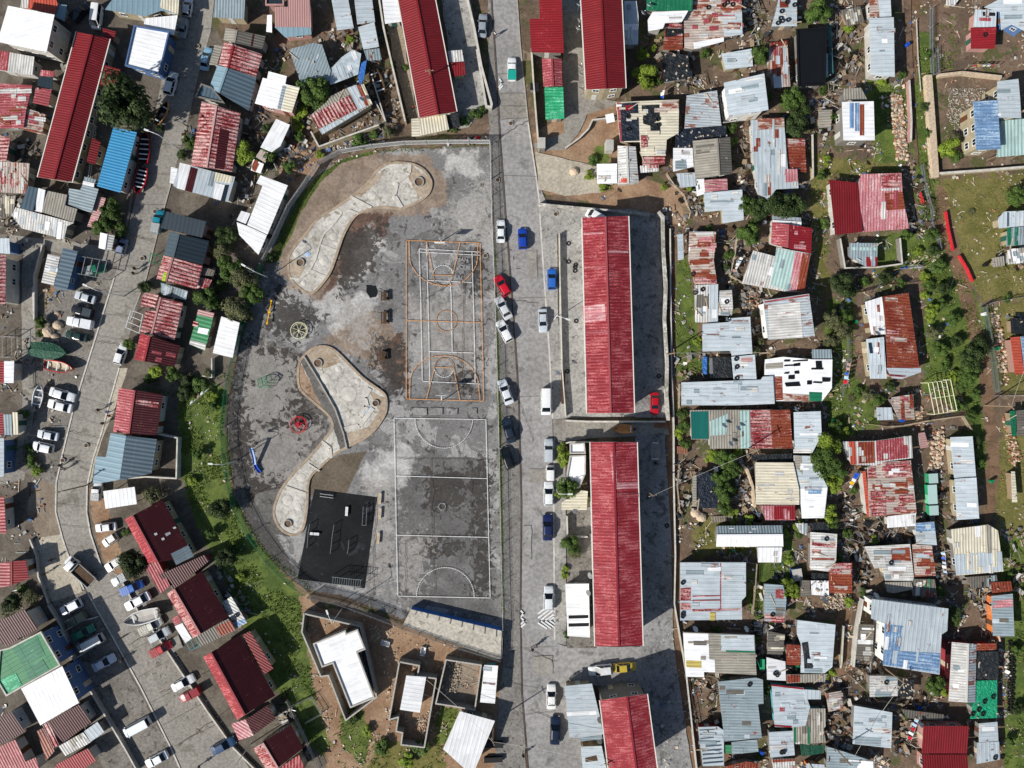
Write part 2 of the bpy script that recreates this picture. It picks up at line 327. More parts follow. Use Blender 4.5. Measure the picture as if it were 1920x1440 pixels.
def splat(name,x0,x1,y0,y1,st,z,mat,classes,clip=None,feather=2.0):
    nx=int((x1-x0)/st)+1; ny=int((y1-y0)/st)+1; X,Y=np.meshgrid(x0+np.arange(nx)*st,y0+np.arange(ny)*st); W=[]
    for polys,ft in classes:
        w_=np.zeros(X.shape)
        for p in polys: w_=np.maximum(w_,np.clip(.5+sdist(X,Y,wp(p))/(2*ft),0,1))
        W.append(w_)
    keep=np.ones((ny-1,nx-1),bool)
    if clip:
        q=wp(clip); keep=sdist(X[:-1,:-1]+st/2,Y[:-1,:-1]+st/2,q)>-st*.3
    idx=np.arange(nx*ny).reshape(ny,nx); fs=np.stack([idx[:-1,:-1],idx[:-1,1:],idx[1:,1:],idx[1:,:-1]],-1)[keep]
    me=bpy.data.meshes.new(name); v=np.stack([X.ravel(),Y.ravel(),np.full(X.size,z)],-1); used=np.unique(fs); mp=np.full(nx*ny,-1); mp[used]=np.arange(len(used))
    me.from_pydata(v[used].tolist(),[],mp[fs].tolist()); me.materials.append(M[mat])
    for k in range(0,len(W),3):
        a=me.color_attributes.new('m%d'%(k//3),'FLOAT_COLOR','POINT'); d=np.ones((len(used),4),np.float32)
        for j in range(3): d[:,j]=W[k+j].ravel()[used] if k+j<len(W) else 0
        a.data.foreach_set('color',d.ravel())
    o=link(name,me); setp(o,kind='structure'); return o
splatmat('terrain',('#5c5044','#766353',.2),[
 ('#585149','#70695f',.25,.5,.9,.05,1),      # grey yard earth, colour lowered for the shade between left houses
 ('#846953','#9c826a',.25,.45,.9,.06,1),     # orange earth
 ('#7c7063','#8f8272',.25,.6,.8,.06,1),      # sand
 ('#605f33','#777045',.3,.5,1.0,.08,1),      # dry grass
 ('#465828','#617134',.4,.55,1.2,.07,.92),   # green grass
 ('#65513f','#7c6450',.3,.6,.6,.06,1)],      # trodden paths
 [('#4c5430',.22,.55,.75,40,.6),('#42362d',.35,.62,.7,9,.8),('#857868',.5,.60,.7,77,.5),('#8a877f',.8,.66,.7,31,.5)])
splatmat('playasph',('#706f6e','#7f7e7d',.12),[
 ('#5c5956','#6c6864',.3,.5,.7,.04,1),       # dark worn left side
 ('#565554','#6b6a69',.25,.5,.6,.03,.85),      # dark court
 ('#7b6a5b','#968472',.35,.45,1.7,.06,.8),    # pale soil
 ('#54423a','#6c564a',.4,.6,1.2,.04,.95),    # dark soil
 ('#a19f9c','#c2c0bc',.3,.35,2.0,.16,.8),     # lime stains
 ('#5f5649','#6c6255',.3,.5,.5,.06,1),
 ('#3a3735','#45423f',.5,.95,2.4,.03,.9),    # flaking top coat
 ('#8d8984','#a19d98',.5,.9,2.4,.05,.7)],     # pale wear
 [('#a09f9d',.13,.53,.7,31,.6),('#5d5a57',.22,.54,.6,3,.8),('#3f3c3a',.6,.60,.8,17,1.0),('#a3a09b',.9,.62,.6,55,.6),('#4a4745',2.0,.66,.7,5,.5)])
splatmat('playdark',('#57504a','#6b6259',.3),[],[('#3a3633',.5,.50,.8,17,.8),('#7d7770',.6,.60,.8,5,.6)])
# ---------------- the ground and what is laid on it ----------------
LV=[0]
def reg(name,poly,mat,amp=0,step=1.0,lev=None,cast=None):
    LV[0]+=1; z=.006*LV[0]
    q=wp(poly) if not isinstance(poly,list) else poly
    if amp: q=rough(ccw(q),amp,step,LV[0])
    b=MB(); b.face([(x,y,z) for x,y in ccw(q)],mat)
    o=b.build(name); setp(o,kind='structure'); return z
b=MB(); b.face([(-900,-900,-.004),(900,-900,-.004),(900,900,-.004),(-900,900,-.004)],'g_earth'); setp(b.build('ground'),kind='structure')
TC=[['-60,-60 330,-60 560,300 500,480 430,700 420,900 600,1200 620,1500 -60,1500'], ['525,280 560,275 610,290 590,330 548,375 535,420 510,400 520,330', '560,1110 600,1140 700,1150 850,1210 945,1235 945,1500 620,1500 590,1300 570,1200', '1000,250 1100,190 1160,200 1165,330 1300,350 1285,430 1240,420 1130,385 1060,370 1010,360', '418,800 426,860 445,940 500,1030 575,1110 600,1150 590,1160 545,1110 480,1040 430,960 408,860', '395,810 420,900 400,930 375,850', '68,520 130,545 118,640 70,660', '165,915 195,905 212,1000 240,1060 262,1100 240,1085 205,1070 180,1010', '765,1230 818,1266 797,1388 756,1384 748,1330 738,1335 752,1236'], ['70,550 140,552 125,600 118,650 70,640', '62,895 108,885 106,960 118,1015 76,1015 50,960', '842,1236 898,1244 886,1318 824,1308'], ['1755,335 1990,320 1990,560 1840,565 1800,470 1765,410', '1850,575 1990,560 1990,735 1880,740 1865,680', '1880,780 1990,770 1990,1100 1890,1060 1865,960', '1520,280 1600,300 1690,300 1700,330 1560,335 1545,420 1560,600 1545,560 1520,440', '1320,965 1420,1000 1430,1040 1300,1045 1300,980', '700,1385 830,1395 840,1450 690,1450'], ['1718,60 1752,60 1756,330 1770,420 1805,500 1842,580 1852,640 1836,740 1856,830 1846,910 1812,810 1795,700 1770,600 1738,480 1716,380 1714,200', '1545,560 1600,560 1600,700 1640,740 1650,800 1560,830 1545,740', '1620,150 1700,160 1705,300 1640,305', '1255,490 1292,485 1305,600 1312,665 1262,670', '1262,670 1320,670 1360,670 1300,710 1265,712', '1120,270 1145,270 1150,360 1100,330', '1460,985 1485,990 1500,1100 1440,1180 1400,1140 1405,1060 1468,1050', '1640,440 1760,430 1790,600 1800,760 1730,740 1735,500 1640,510', '1870,1000 1990,1000 1990,1500 1880,1500 1885,1200', '335,735 360,700 425,730 420,800 440,930 480,1010 560,1110 575,1180 585,1280 620,1400 600,1420 545,1340 480,1220 430,1110 380,1010 350,930 335,860', '640,1330 680,1325 700,1380 680,1440 640,1400', '820,1320 862,1330 835,1400 812,1400', '505,485 530,430 560,370 590,335 640,298 665,292 700,285 700,289 640,306 600,340 565,395 545,440 515,490', '925,450 931,450 944,900 946,1150 940,1150 934,800'], ['1245,420 1268,420 1268,800 1280,1050 1275,1200 1310,1450 1290,1450 1255,1220 1250,800', '1708,-20 1728,-20 1720,160 1712,160', '1755,340 1775,360 1800,470 1850,640 1860,720 1875,880 1860,980 1845,980 1850,860 1838,720 1790,520 1752,420', '1560,1190 1590,1080 1600,1120 1585,1300 1570,1440 1545,1440 1560,1300', '1838,1050 1850,1050 1870,1200 1880,1440 1870,1440']]
FE=(1.5,1.2,1.2,2.5,1.6,.7)
LV[0]+=1; splat('soil',-100,100,-76,76,.8,.006*LV[0],'terrain',[(TC[i],FE[i]) for i in range(6)])
# streets on the left
reg('road','-60,430 60,446 130,452 240,470 228,505 118,476 75,468 66,520 66,760 45,900 -60,920 -60,880 30,850 42,760 40,520 45,470 -60,455','g_roadc',.2,2)
reg('parking_pad','120,470 225,500 200,560 150,800 110,910 30,880 70,780 66,640 100,545','g_pad',.4,1)
reg('parking_pad','95,1120 160,1108 350,1460 200,1460','g_pad',.4,1)
reg('pavement','66,1010 118,1000 140,1060 155,1110 97,1128 70,1080','g_pave',.15,1)
reg('road','322,-10 320,60 303,150 285,250 262,340 240,430 215,520 190,600 165,680 140,760 118,850 106,900 105,960 118,1010 135,1060 165,1110 215,1200 265,1290 320,1400 345,1460 480,1460 455,1420 400,1350 345,1270 300,1200 262,1130 235,1085 190,1060 170,1000 163,960 163,910 175,860 192,808 207,750 224,690 240,640 250,600 275,520 300,420 325,330 350,240 372,140 395,60 403,-10','g_roadc')
reg('parking_pad','200,1070 262,1110 345,1250 420,1370 345,1400 300,1300','g_lot',.3,1)
reg('pavement','224,690 240,690 215,770 195,815 178,870 172,905 163,905 175,860 192,808 207,750','g_pave',.1,1)
# playground
PLAY='503,490 520,440 545,390 580,340 625,303 700,287 760,280 920,275 926,500 933,800 941,1050 943,1215 757,1160 640,1115 575,1105 520,1060 475,1000 443,930 432,860 427,800 440,700 460,620 490,520'
PC=[['462,630 565,665 560,720 615,780 605,830 540,890 515,950 515,1000 560,1080 520,1058 475,1000 443,930 432,860 428,800 440,700'], ['740,855 912,858 920,1120 940,1160 770,1130 748,1120'], ['590,330 640,300 720,290 800,290 830,330 838,380 800,400 740,405 690,430 660,470 640,530 620,565 575,560 530,520 520,470 545,410', '640,610 700,580 760,640 755,690 730,700 660,660 600,640'], ['650,400 735,400 705,470 690,505 650,530 625,550 600,560 640,480', '755,620 765,720 740,730 700,660'], ['690,430 720,450 700,500 660,530 630,545 665,500', '590,560 650,545 700,560 680,600 630,620 600,600', '830,285 905,285 900,330 850,335', '700,850 760,830 790,870 760,900 700,925 670,900', '850,400 885,402 880,425 868,425'], ['560,905 600,870 640,852 690,845 670,880 650,925 600,925 575,930'], ['470,640 560,670 560,725 600,790 560,860 500,960 470,950 435,850 440,720', '880,868 914,868 920,1110 888,1110', '800,880 870,885 872,950 800,960', '795,1010 880,1012 850,1040 795,1040', '520,540 600,590 560,640 500,620', '700,640 760,650 760,740 720,740', '880,470 905,470 905,560 885,560', '850,640 900,650 890,740 850,720', '620,440 720,420 700,500 640,560', '960,1400 961,1400 961,1401'], ['450,640 560,680 540,790 460,800', '470,800 600,800 560,900 480,900', '640,560 700,600 700,660 650,640', '770,560 900,560 900,700 780,690', '745,1010 800,1010 790,1110 750,1110', '690,900 740,900 740,1100 695,1100', '840,400 918,330 920,450 850,450']]
FP=(1.0,.4,2.0,1.6,2.2,.8,3.2,4.0)
LV[0]+=1; splat('playground_asphalt',-52,0,-48,44,.36,.006*LV[0],'playasph',[(PC[i],FP[i]) for i in range(8)],PLAY)
reg('grassland','500,492 528,432 556,374 588,336 640,300 665,292 700,284 702,289 660,300 640,307 602,341 567,396 547,440 520,492','g_grass',.25,.5)
reg('grassland','925,450 931,450 944,900 946,1150 941,1150 934,800','g_grass',.12,.6)
reg('asphalt_patch','687,534 705,534 710,545 706,557 694,560 686,548','g_black',.3,.4)
reg('play_mat','590,917 707,932 684,1103 558,1085 572,1010 580,960','g_black')
reg('pavement','480,925 540,912 560,950 555,1000 480,1000 470,960','g_playd',.1,1)
# main road
reg('verge','915,-20 935,-20 965,400 980,600 985,900 985,1460 925,1460 944,1200 940,800 928,500 918,270','g_verge',.2,1)
reg('road','921,-20 930,130 938,260 948,400 964,600 972,750 977,950 976,1150 979,1300 992,1460 1110,1460 1060,1300 1045,1220 1040,1200 1038,950 1036,800 1030,660 1020,520 1012,400 1005,330 990,230 984,170 975,80 968,-20','g_road')
reg('road','934,176 984,176 990,222 938,225','g_roadc')
reg('road','1036,785 1250,795 1255,815 1100,822 1062,828 1038,822','g_roadc',.1,1)
reg('road','1040,1205 1062,1212 1240,1212 1250,1300 1215,1290 1110,1285 1060,1300 1042,1280','g_road',.1,1)
reg('pavement','1005,335 1012,400 1020,520 1030,660 1036,785 1062,785 1048,660 1045,520 1045,440 1030,390','g_yardC',.1,1)
reg('pavement','1038,822 1060,830 1062,1210 1040,1205','g_yardC',.1,1)
reg('yard','1012,385 1060,390 1180,392 1232,402 1245,420 1250,780 1060,783 1048,660 1048,440 1032,430','g_yardC',.1,2)
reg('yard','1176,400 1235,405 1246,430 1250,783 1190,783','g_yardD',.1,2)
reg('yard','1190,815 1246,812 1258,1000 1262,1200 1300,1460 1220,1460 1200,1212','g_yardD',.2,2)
reg('yard','1063,950 1112,950 1118,1215 1063,1215','g_pad',.1,2)
reg('alley','1052,-20 1088,-20 1098,180 1160,190 1150,200 1100,215 1085,250 1060,280 1005,285 1000,270 1058,250','g_roadc',.2,1)
reg('pavement','1004,285 1150,320 1130,360 1060,368 1010,355','g_pave',.2,1)
reg('yard','825,-10 880,-10 905,130 918,200 880,240 860,240 858,200 848,140','g_yardC',.4,1)
reg('yard','725,50 752,45 785,225 768,230 740,120','g_sand',.3,1)
reg('drainage_ditch','1692,-20 1706,-20 1712,180 1722,310 1716,310 1704,180','g_soild',.15,.8)
# soil inside the walled yards

for q,m_ in (('990,470 1006,470 1007,520 992,522','g_roadc'),('992,880 1030,880 1030,905 992,905','g_roadc'),('981,985 996,985 997,1050 982,1050','g_yardC'),('1000,1230 1036,1228 1036,1262 1000,1265','g_roadc'),('300,1210 335,1190 345,1212 312,1232','g_roadc'),('770,765 800,765 800,778 770,778','g_yardD'),('806,765 830,765 830,778 806,778','g_yardD'),('838,766 858,766 858,778 838,778','g_yardD'),('883,766 894,766 894,777 883,777','g_yardD')): reg('asphalt_patch',q,m_,.15,.5)
# ---- painted lines ----
ZL=.006*(LV[0]+2)
def lines(name,label,segs,mat,w_,grp=None):
    b=MB()
    for sg in segs:
        q=wp(sg)
        for i in range(len(q)-1):
            a=Vector(q[i]);c=Vector(q[i+1]);u=(c-a)
            if u.length<1e-3: continue
            u.normalize(); nn=Vector((-u.y,u.x))*w_/2; a=a-u*w_/2; c=c+u*w_/2
            b.face([(*(a-nn),ZL),(*(c-nn),ZL),(*(c+nn),ZL),(*(a+nn),ZL)],mat)
    o=b.build(name); return setp(o,kind='structure')
def arc(cx,cy,r,a0,a1,n=28,ry=None,dash=False):
    q=[(cx+r*math.cos(R(a0+(a1-a0)*i/n)),cy-(ry or r)*math.sin(R(a0+(a1-a0)*i/n))) for i in range(n+1)]
    if dash: return [q[i:i+2] for i in range(0,n,2)]
    return [q]
og=[pts('762,451 900,456 907,752 762,748 762,451'),pts('762,601 904,605'),pts('799.5,453 812,516 849,517 862,456'),pts('800,747 815,689 850.5,690 862,749'),
 pts('767,452 768,489 772,500 781,513 795,525 812,533 832,537 852,535 870,527 884,514 893,498 895,488 896,457'),
 pts('768,747 769,710 773,698 783,685 797,675 813,669 831,667 850,669 867,676 881,687 891,700 896,713 900,750')]
og+=arc(836.5,602,19.5,0,360,36)+arc(830.5,516.5,18.7,180,360)+arc(832.7,689.5,18,0,180)
lines('court_line','',og,'orangeL',.11)
wh=[pts('786,467 900,473'),pts('786,473 900,479'),pts('786,467 789,560 792,715 900,720'),pts('800,460 804,620 806,720'),pts('885,472 889,620 891,720'),pts('844,527 846,560 848,659'),pts('801,526 886,530'),pts('806,659 890,662')]
wh+=arc(830.5,516.5,18.7,0,180,26,dash=True)+arc(832.7,689.5,18,180,360,26,dash=True)
wh+=[pts('739,784 911,786.5 919,1120.5 746,1117 739,784'),pts('741,892 912.5,897'),pts('745,1003 915,1007')]
wh+=arc(832,786,54,180,360,40)+arc(835,1118.5,54,0,180,40,ry=55)+arc(829,949.5,6.5,0,360,24)+arc(739,784,7,270,360,8)+arc(919,1120,8,90,180,8)+arc(746,1117,8,0,90,8)
lines('court_line','',wh[:8]+wh[8:10]+wh[10:],'whiteL',.10)
ch=[]
for k in range(3):
    ch.append(pts(f'{1010+k*0},{1150+k*9} {1022+k*5},{1142+k*2}'))
ch=[pts('1010,1149 1019,1142'),pts('1010,1157 1029,1143'),pts('1013,1163 1036,1144'),pts('1021,1163 1037,1152'),pts('1021,1163 1037,1174'),pts('1013,1163 1032,1177'),pts('1010,1168 1024,1177'),pts('1031,1161 1038,1157'),pts('1031,1163 1038,1168'),
 pts('977,1145 982,1150 977,1155'),pts('977,1158 983,1163 977,1169'),pts('978,1174 984,1169'),pts('937,150 941,156 936,164'),pts('937,168 942,162')]
def crack(a,c,n=12,amp=3):
    out=[]
    for i in range(n+1):
        t=i/n; out.append((a[0]+(c[0]-a[0])*t+random.uniform(-amp,amp),a[1]+(c[1]-a[1])*t+random.uniform(-amp,amp)))
    return out
jn=[]
for a,c in (('330,60','396,55'),('318,95','385,92'),('305,150','370,145'),('290,225','352,232'),('280,270','344,275'),('266,325','328,330'),('250,385','310,385'),('236,445','292,450'),('222,500','282,500'),('208,548','265,548'),('195,590','252,595'),('182,630','242,640'),('170,670','230,685'),('158,705','215,722'),('146,745','203,762'),('136,780','195,800'),('126,822','183,836'),('116,860','172,872'),('108,900','163,906'),('106,945','163,950'),('110,985','170,990'),('120,1022','185,1040'),('140,1065','215,1070'),('180,1130','250,1100'),('205,1180','285,1135'),('232,1228','312,1182'),('258,1270','345,1222'),('282,1318','372,1268'),('305,1360','398,1308'),('325,1400','428,1345')): jn.append(crack(pts(a)[0],pts(c)[0],8,.7))
jn+=[pts('935,176 984,176'),pts('938,200 986,200'),pts('940,225 990,222'),pts('975,1215 1040,1212'),pts('962,560 1024,558'),pts('972,745 1034,742'),pts('943,330 1005,332'),pts('979,1340 1050,1332'),pts('932,140 982,138')]
lines('joint_line','',jn,'trackD',.05)
tk=[]
for dx in (18,36): tk.append([(x+dx,y) for x,y in pts('936,240 948,400 960,560 972,750 978,950 978,1150 981,1300 990,1440')])
def patchr(quad,mat): reg('road_patch',quad,mat,.05,.6)
lines('road_marking','',ch,'whiteL',.28)
lines('kerb_line','',[pts('920,-10 929,120 937,260 947,400 962,590 972,750 977,950 975,1150 978,1300 990,1450'),],'woodD',.16)
def _c0(): pass
cr=[]
for a,c in [((795,600),(802,480)),((870,470),(866,740)),((800,560),(850,530)),((808,860),(815,1110)),((885,870),(884,1050)),((745,860),(925,862)),((700,620),(690,700)),((935,260),(990,226)),((945,560),(1010,570)),((962,720),(1000,830)),((985,1215),(1040,1240)),((992,1330),(1046,1350)),((225,430),(290,455)),((180,640),(245,650)),((130,810),(190,822)),((300,1300),(390,1260)),((240,1210),(330,1160)),((330,1400),(430,1330)),((840,480),(880,560)),((850,640),(870,700)),((760,1010),(760,1115)),((515,640),(568,668)),((540,900),(470,930)),((705,930),(700,1120))]: cr.append(crack(a,c,14,2))
lines('asphalt_crack','',cr,'woodD',.07)
# chalk writing on the upper court
def text(name,body,px,py,size,rot,mat,z=None):
    cu=bpy.data.curves.new(name,'FONT'); cu.body=body; cu.size=size; cu.extrude=.001; cu.align_x='CENTER'; cu.align_y='CENTER'; cu.materials.append(M[mat])
    o=bpy.data.objects.new(name,cu); COL.objects.link(o); x,y=P(px,py); o.location=(x,y,z or ZL+.004); o.rotation_euler=(0,0,R(rot)); return o
for t,x,y in (('MAM',867,488),('CEJIE',872,502),('KAI',859,521)):
    o=text('chalk_writing',t,x,y,.95,-8,'chalk'); setp(o,kind='structure')
# kerbs (a real step) along the left street and main road
def kerb(s,mat='concL',w_=.25,h_=.13):
    b=MB(); q=wp(s)
    for i in range(len(q)-1): b.bar((*q[i],h_/2),(*q[i+1],h_/2),w_,h_,mat)
    setp(b.build('kerb'),kind='structure')
kerb('215,520 190,600 165,680 140,760 118,850 106,905 105,960 118,1010 135,1060 158,1105'); kerb('165,1112 215,1200 265,1290 320,1400 340,1445'); kerb('224,690 207,750 192,808 175,860 164,910 163,960 170,1000 190,1060'); kerb('1012,400 1020,520 1030,660 1036,785'); kerb('1039,822 1038,950 1040,1200'); kerb('990,230 1005,330 1012,385'); kerb('968,-20 975,80 984,170 990,230','conc')
kerb('300,1200 345,1270 400,1350 455,1420','conc'); kerb('245,600 275,520 300,420 325,330','conc',.2)
# concrete play rinks with raised rims
def rink(outline,mat):
    q=ccw(wp(outline)); q2=[]
    n=len(q)
    for i in range(n):      # Catmull-Rom smoothing
        p0,p1,p2,p3=[Vector(q[(i+j-1)%n]) for j in range(4)]
        for k in range(3):
            t=k/3; q2.append(tuple(.5*((2*p1)+(p2-p0)*t+(2*p0-5*p1+4*p2-p3)*t*t+(3*p1-p0-3*p2+p3)*t**3)))
    return q2
def T(s,ox,oy,k): return ' '.join(f'{ox+float(a)/k:.1f},{oy+float(b_)/k:.1f}' for a,b_ in (t.split(',') for t in s.split()))
S1=T('1000,180 1150,180 1250,220 1310,290 1325,350 1300,420 1230,480 1150,515 1090,535 950,525 850,545 770,575 720,630 670,720 640,800 610,890 570,1000 510,1090 440,1160 380,1165 300,1110 250,1040 235,950 245,870 300,790 380,700 430,630 500,570 600,510 710,435 760,395 850,310 900,240',480,260,4)
S2='592,649 617,649 635,660 657,682 682,707 707,725 722,737 727,750 726,772 717,790 702,810 682,825 652,840 625,857 605,875 582,900 579,947 574,980 567,997 552,1005 530,997 517,980 512,960 517,937 530,910 555,880 575,860 605,825 620,805 622,795 615,780 595,762 570,740 560,727 557,705 560,680 570,665'
def rinkthing(outline,label,inner,disc,plant,soils):
    q=rink(outline,None); cx=sum(p[0] for p in q)/len(q); cy=sum(p[1] for p in q)/len(q)
    root=emp('play_rink',(cx,cy,0),label=label,cat='play rink'); o=(cx,cy,0); z=ZL+.01
    b=MB(); b.face([(x,y,z) for x,y in q],'g_skate')
    for k,sp in enumerate(soils): b.face([(x,y,z+.006*(k+1)) for x,y in ccw(rough(ccw(wp(sp[0])),.3,.5,k))],sp[1])
    b.build('floor',root,o)
    b=MB(); i_=inset(q,.42); n=len(q)
    for i in range(n):
        a,c=q[i],q[(i+1)%n]; d_,e=i_[i],i_[(i+1)%n]
        b.face([(*a,.32),(*c,.32),(*e,.32),(*d_,.32)],'rimT'); b.face([(*a,0),(*c,0),(*c,.32),(*a,.32)],'conc'); b.face([(*e,0),(*d_,0),(*d_,.32),(*e,.32)],'conc')
    b.build('rim_wall',root,o)
    for s_,w_,h_,m_ in inner:
        b=MB(); qq=wp(s_)
        for i in range(len(qq)-1): b.bar((*qq[i],h_/2+z),(*qq[i+1],h_/2+z),w_,h_,m_)
        b.build('divider',root,o)
    for x,y,r_,m_ in disc:
        b=MB(); c=P(x,y); r_/=S; n=20
        for k in range(4):
            r0=r_*(1-(k/4)**1.6*.9); r1=r_*(1-((k+1)/4)**1.6*.9)
            z0=z+.02+.022*k; z1=z+.02+.022*(k+1)
            for j in range(n):
                a0=2*math.pi*j/n;a1=2*math.pi*(j+1)/n
                b.face([(c[0]+r0*math.cos(a0),c[1]+r0*math.sin(a0),z0),(c[0]+r0*math.cos(a1),c[1]+r0*math.sin(a1),z0),(c[0]+r1*math.cos(a1),c[1]+r1*math.sin(a1),z1),(c[0]+r1*math.cos(a0),c[1]+r1*math.sin(a0),z1)],m_)
        b.face([(c[0]+r1*math.cos(2*math.pi*j/n),c[1]+r1*math.sin(2*math.pi*j/n),z1) for j in range(n)],m_)
        b.build('mound',root,o)
    for x,y,r_ in plant:
        b=MB(); c=P(x,y); b.ring(c,r_/S*.8,r_/S,z,.5,24,'conc'); b.face([(c[0]+r_/S*.8*math.cos(2*math.pi*j/20),c[1]+r_/S*.8*math.sin(2*math.pi*j/20),.35) for j in range(20)],'g_soild'); pl=b.build('planter',root,o)
rinkthing(S1,'boot shaped pale concrete play rink at the top of the playground',
 [(T('260,1050 330,1050 400,1000 450,910 480,800 510,720 570,660 610,610 650,550 710,540 770,565',480,260,4),.3,.1,'concL'),(T('710,435 870,520',480,260,4),.4,.12,'concL'),(T('485,800 610,845',480,260,4),.45,.06,'concL'),(T('410,990 540,1045',480,260,4),.45,.06,'concL'),(T('1155,190 1150,260 1060,330 1040,430 1095,520',480,260,4),.7,.12,'concL')],
 [(698,367,8,'concL'),(626,444,7,'concL'),(556,477,6,'concL'),(578,477,5.5,'skyP'),(608,489,8.5,'concL'),(570,531,5,'concL'),(743,343,7,'concL'),(742,371,6,'concL')],
 [(786,342,9.5),(564,493,8)],[(T('1170,200 1300,300 1300,400 1220,460 1180,350 1150,300',480,260,4),'g_skates'),(T('880,300 990,215 900,330 790,440 740,430',480,260,4),'g_skates'),(T('250,900 330,900 380,960 330,1040 260,1030',480,260,4),'g_skates')])
rinkthing(S2,'pale concrete play rink with a diagonal grey ramp below the merry-go-round',
 [('571,668 600,715 630,768 645,812 652,843',.25,.3,'conc'),('663,790 676,780 688,762 684,745 694,728',.9,.12,'concL'),('645,805 675,798 700,765',.8,.1,'concL'),('604,827 620,840 622,858',.5,.12,'concL'),('580,870 600,883',.3,.12,'concL'),('538,912 575,925',.35,.12,'concL')],
 [(655,738,14,'concL'),(635,692,6,'concL'),(671,715,5.5,'concL'),(625,735,7,'concL'),(690,770,8,'skyP'),(566,895,8,'concL'),(540,937,9.5,'concL'),(560,950,7,'concL'),(610,710,10,'concL')],
 [(597,681,8.5),(705,756,6.5),(541,981,7.5)],[('564,680 600,755 612,772 598,765 572,740 562,725 560,700','g_soilp'),('573,664 600,650 630,662 640,680 610,690 590,690','g_skates'),('690,730 722,745 722,780 700,810 655,835 650,812 690,800 712,770','g_skates'),('564,678 571,668 600,713 630,766 645,811 651,842 640,846 625,800 600,755','g_playd')])
# ---------------- houses, shacks and sheds ----------------
FOOT=[]      # (world outline, label, mean xy, height)
def unit(name,fn):
    b=MB(); fn(b); me=b.build('tmp'); d_=me.data; bpy.data.objects.remove(me); d_.name=name; return d_
def _win(b): b.box((0,0.0,0),(1,.05,1),m='glassW')
def _frm(b):
    for c,s_ in (((0,.02,.5),(1.1,.09,.08)),((0,.02,-.5),(1.1,.11,.08)),((.5,.02,0),(.08,.09,.94)),((-.5,.02,0),(.08,.09,.94)),((0,.02,0),(.05,.07,.94))): b.box(c,s_,m='frameW')
WIN=unit('window',_win); FRM=unit('window_frame',_frm); DOORS=[]
for k in ('doorB','doorG','doorW','woodP'):
    DOORS.append(unit('door',lambda b:(b.box((0,0,1),(.85,.06,2),m=k),b.box((0,.035,1.5),(.6,.02,.6),m=k),b.box((0,.035,.6),(.6,.02,.7),m=k))))
HND=unit('door_handle',lambda b:(b.box((.34,.06,1.02),(.12,.04,.03),m='metal'),b.box((.38,.05,1.02),(.04,.03,.12),m='metal')))
def hedge_wall(root,o,edge,h,rnd,nwin,door,big):
    (ax,ay),(bx,by)=edge; L=math.hypot(bx-ax,by-ay); ux,uy=(bx-ax)/L,(by-ay)/L; nx,ny=uy,-ux   # outward for ccw
    rz=math.atan2(uy,ux)+math.pi
    slots=max(1,int(L/2.4)); use=list(range(slots)); 
    if door:
        k=rnd.choice(use); t=(k+.5)/slots*L; d_=link('door',rnd.choice(DOORS),root,(ax+ux*t+nx*.03-o[0],ay+uy*t+ny*.03-o[1],.05),(0,0,rz)); link('door_handle',HND,d_); use.remove(k)
    rnd.shuffle(use); levels=[1.5]+([h-1.1] if h>4.4 else [])
    for z in levels:
        if h<2.3: continue
        for k in (use if z==levels[0] else range(slots))[:nwin]:
            t=(k+.5)/slots*L; s_=(1.1 if big else .8)
            wn_=link('window',WIN,root,(ax+ux*t+nx*.03-o[0],ay+uy*t+ny*.03-o[1],min(z,h-.75)),(0,0,rz),(s_,1,s_*.85)); link('window_frame',FRM,wn_)
def parse(txt):
    cur=None
    for ln in txt.strip().split('\n'):
        ln=ln.strip()
        if not ln: continue
        if ln[0]=='>':
            f=[t.strip() for t in ln[1:].split('|')]; cur=dict(name=f[0],cat=f[1],label=f[2],wall=f[3],h=float(f[4]),seg=[],opt=f[5] if len(f)>5 else ''); BLD.append(cur)
        else: cur['seg'].append((ln[0],[t.strip() for t in ln[1:].split(';')]))
BLD=[]
AUTO=dict(WB='WB WB WD GR WBR W',WD='WD W WD GR RW',RW='RU WD RW RF',GR='GR GR WB ASD',CR='CR CR WD',AS='AS AS ASD',RU='RU RU RW RS',W='W W WD',RS='RS RS RF PK',PK='PK PK RF WD',RF='RF PK RS')
def roof_uv(rd):  # rib direction unit vector (world) -> uv function
    ux,uy=rd; return lambda x,y:(-uy*x+ux*y,ux*x+uy*y)
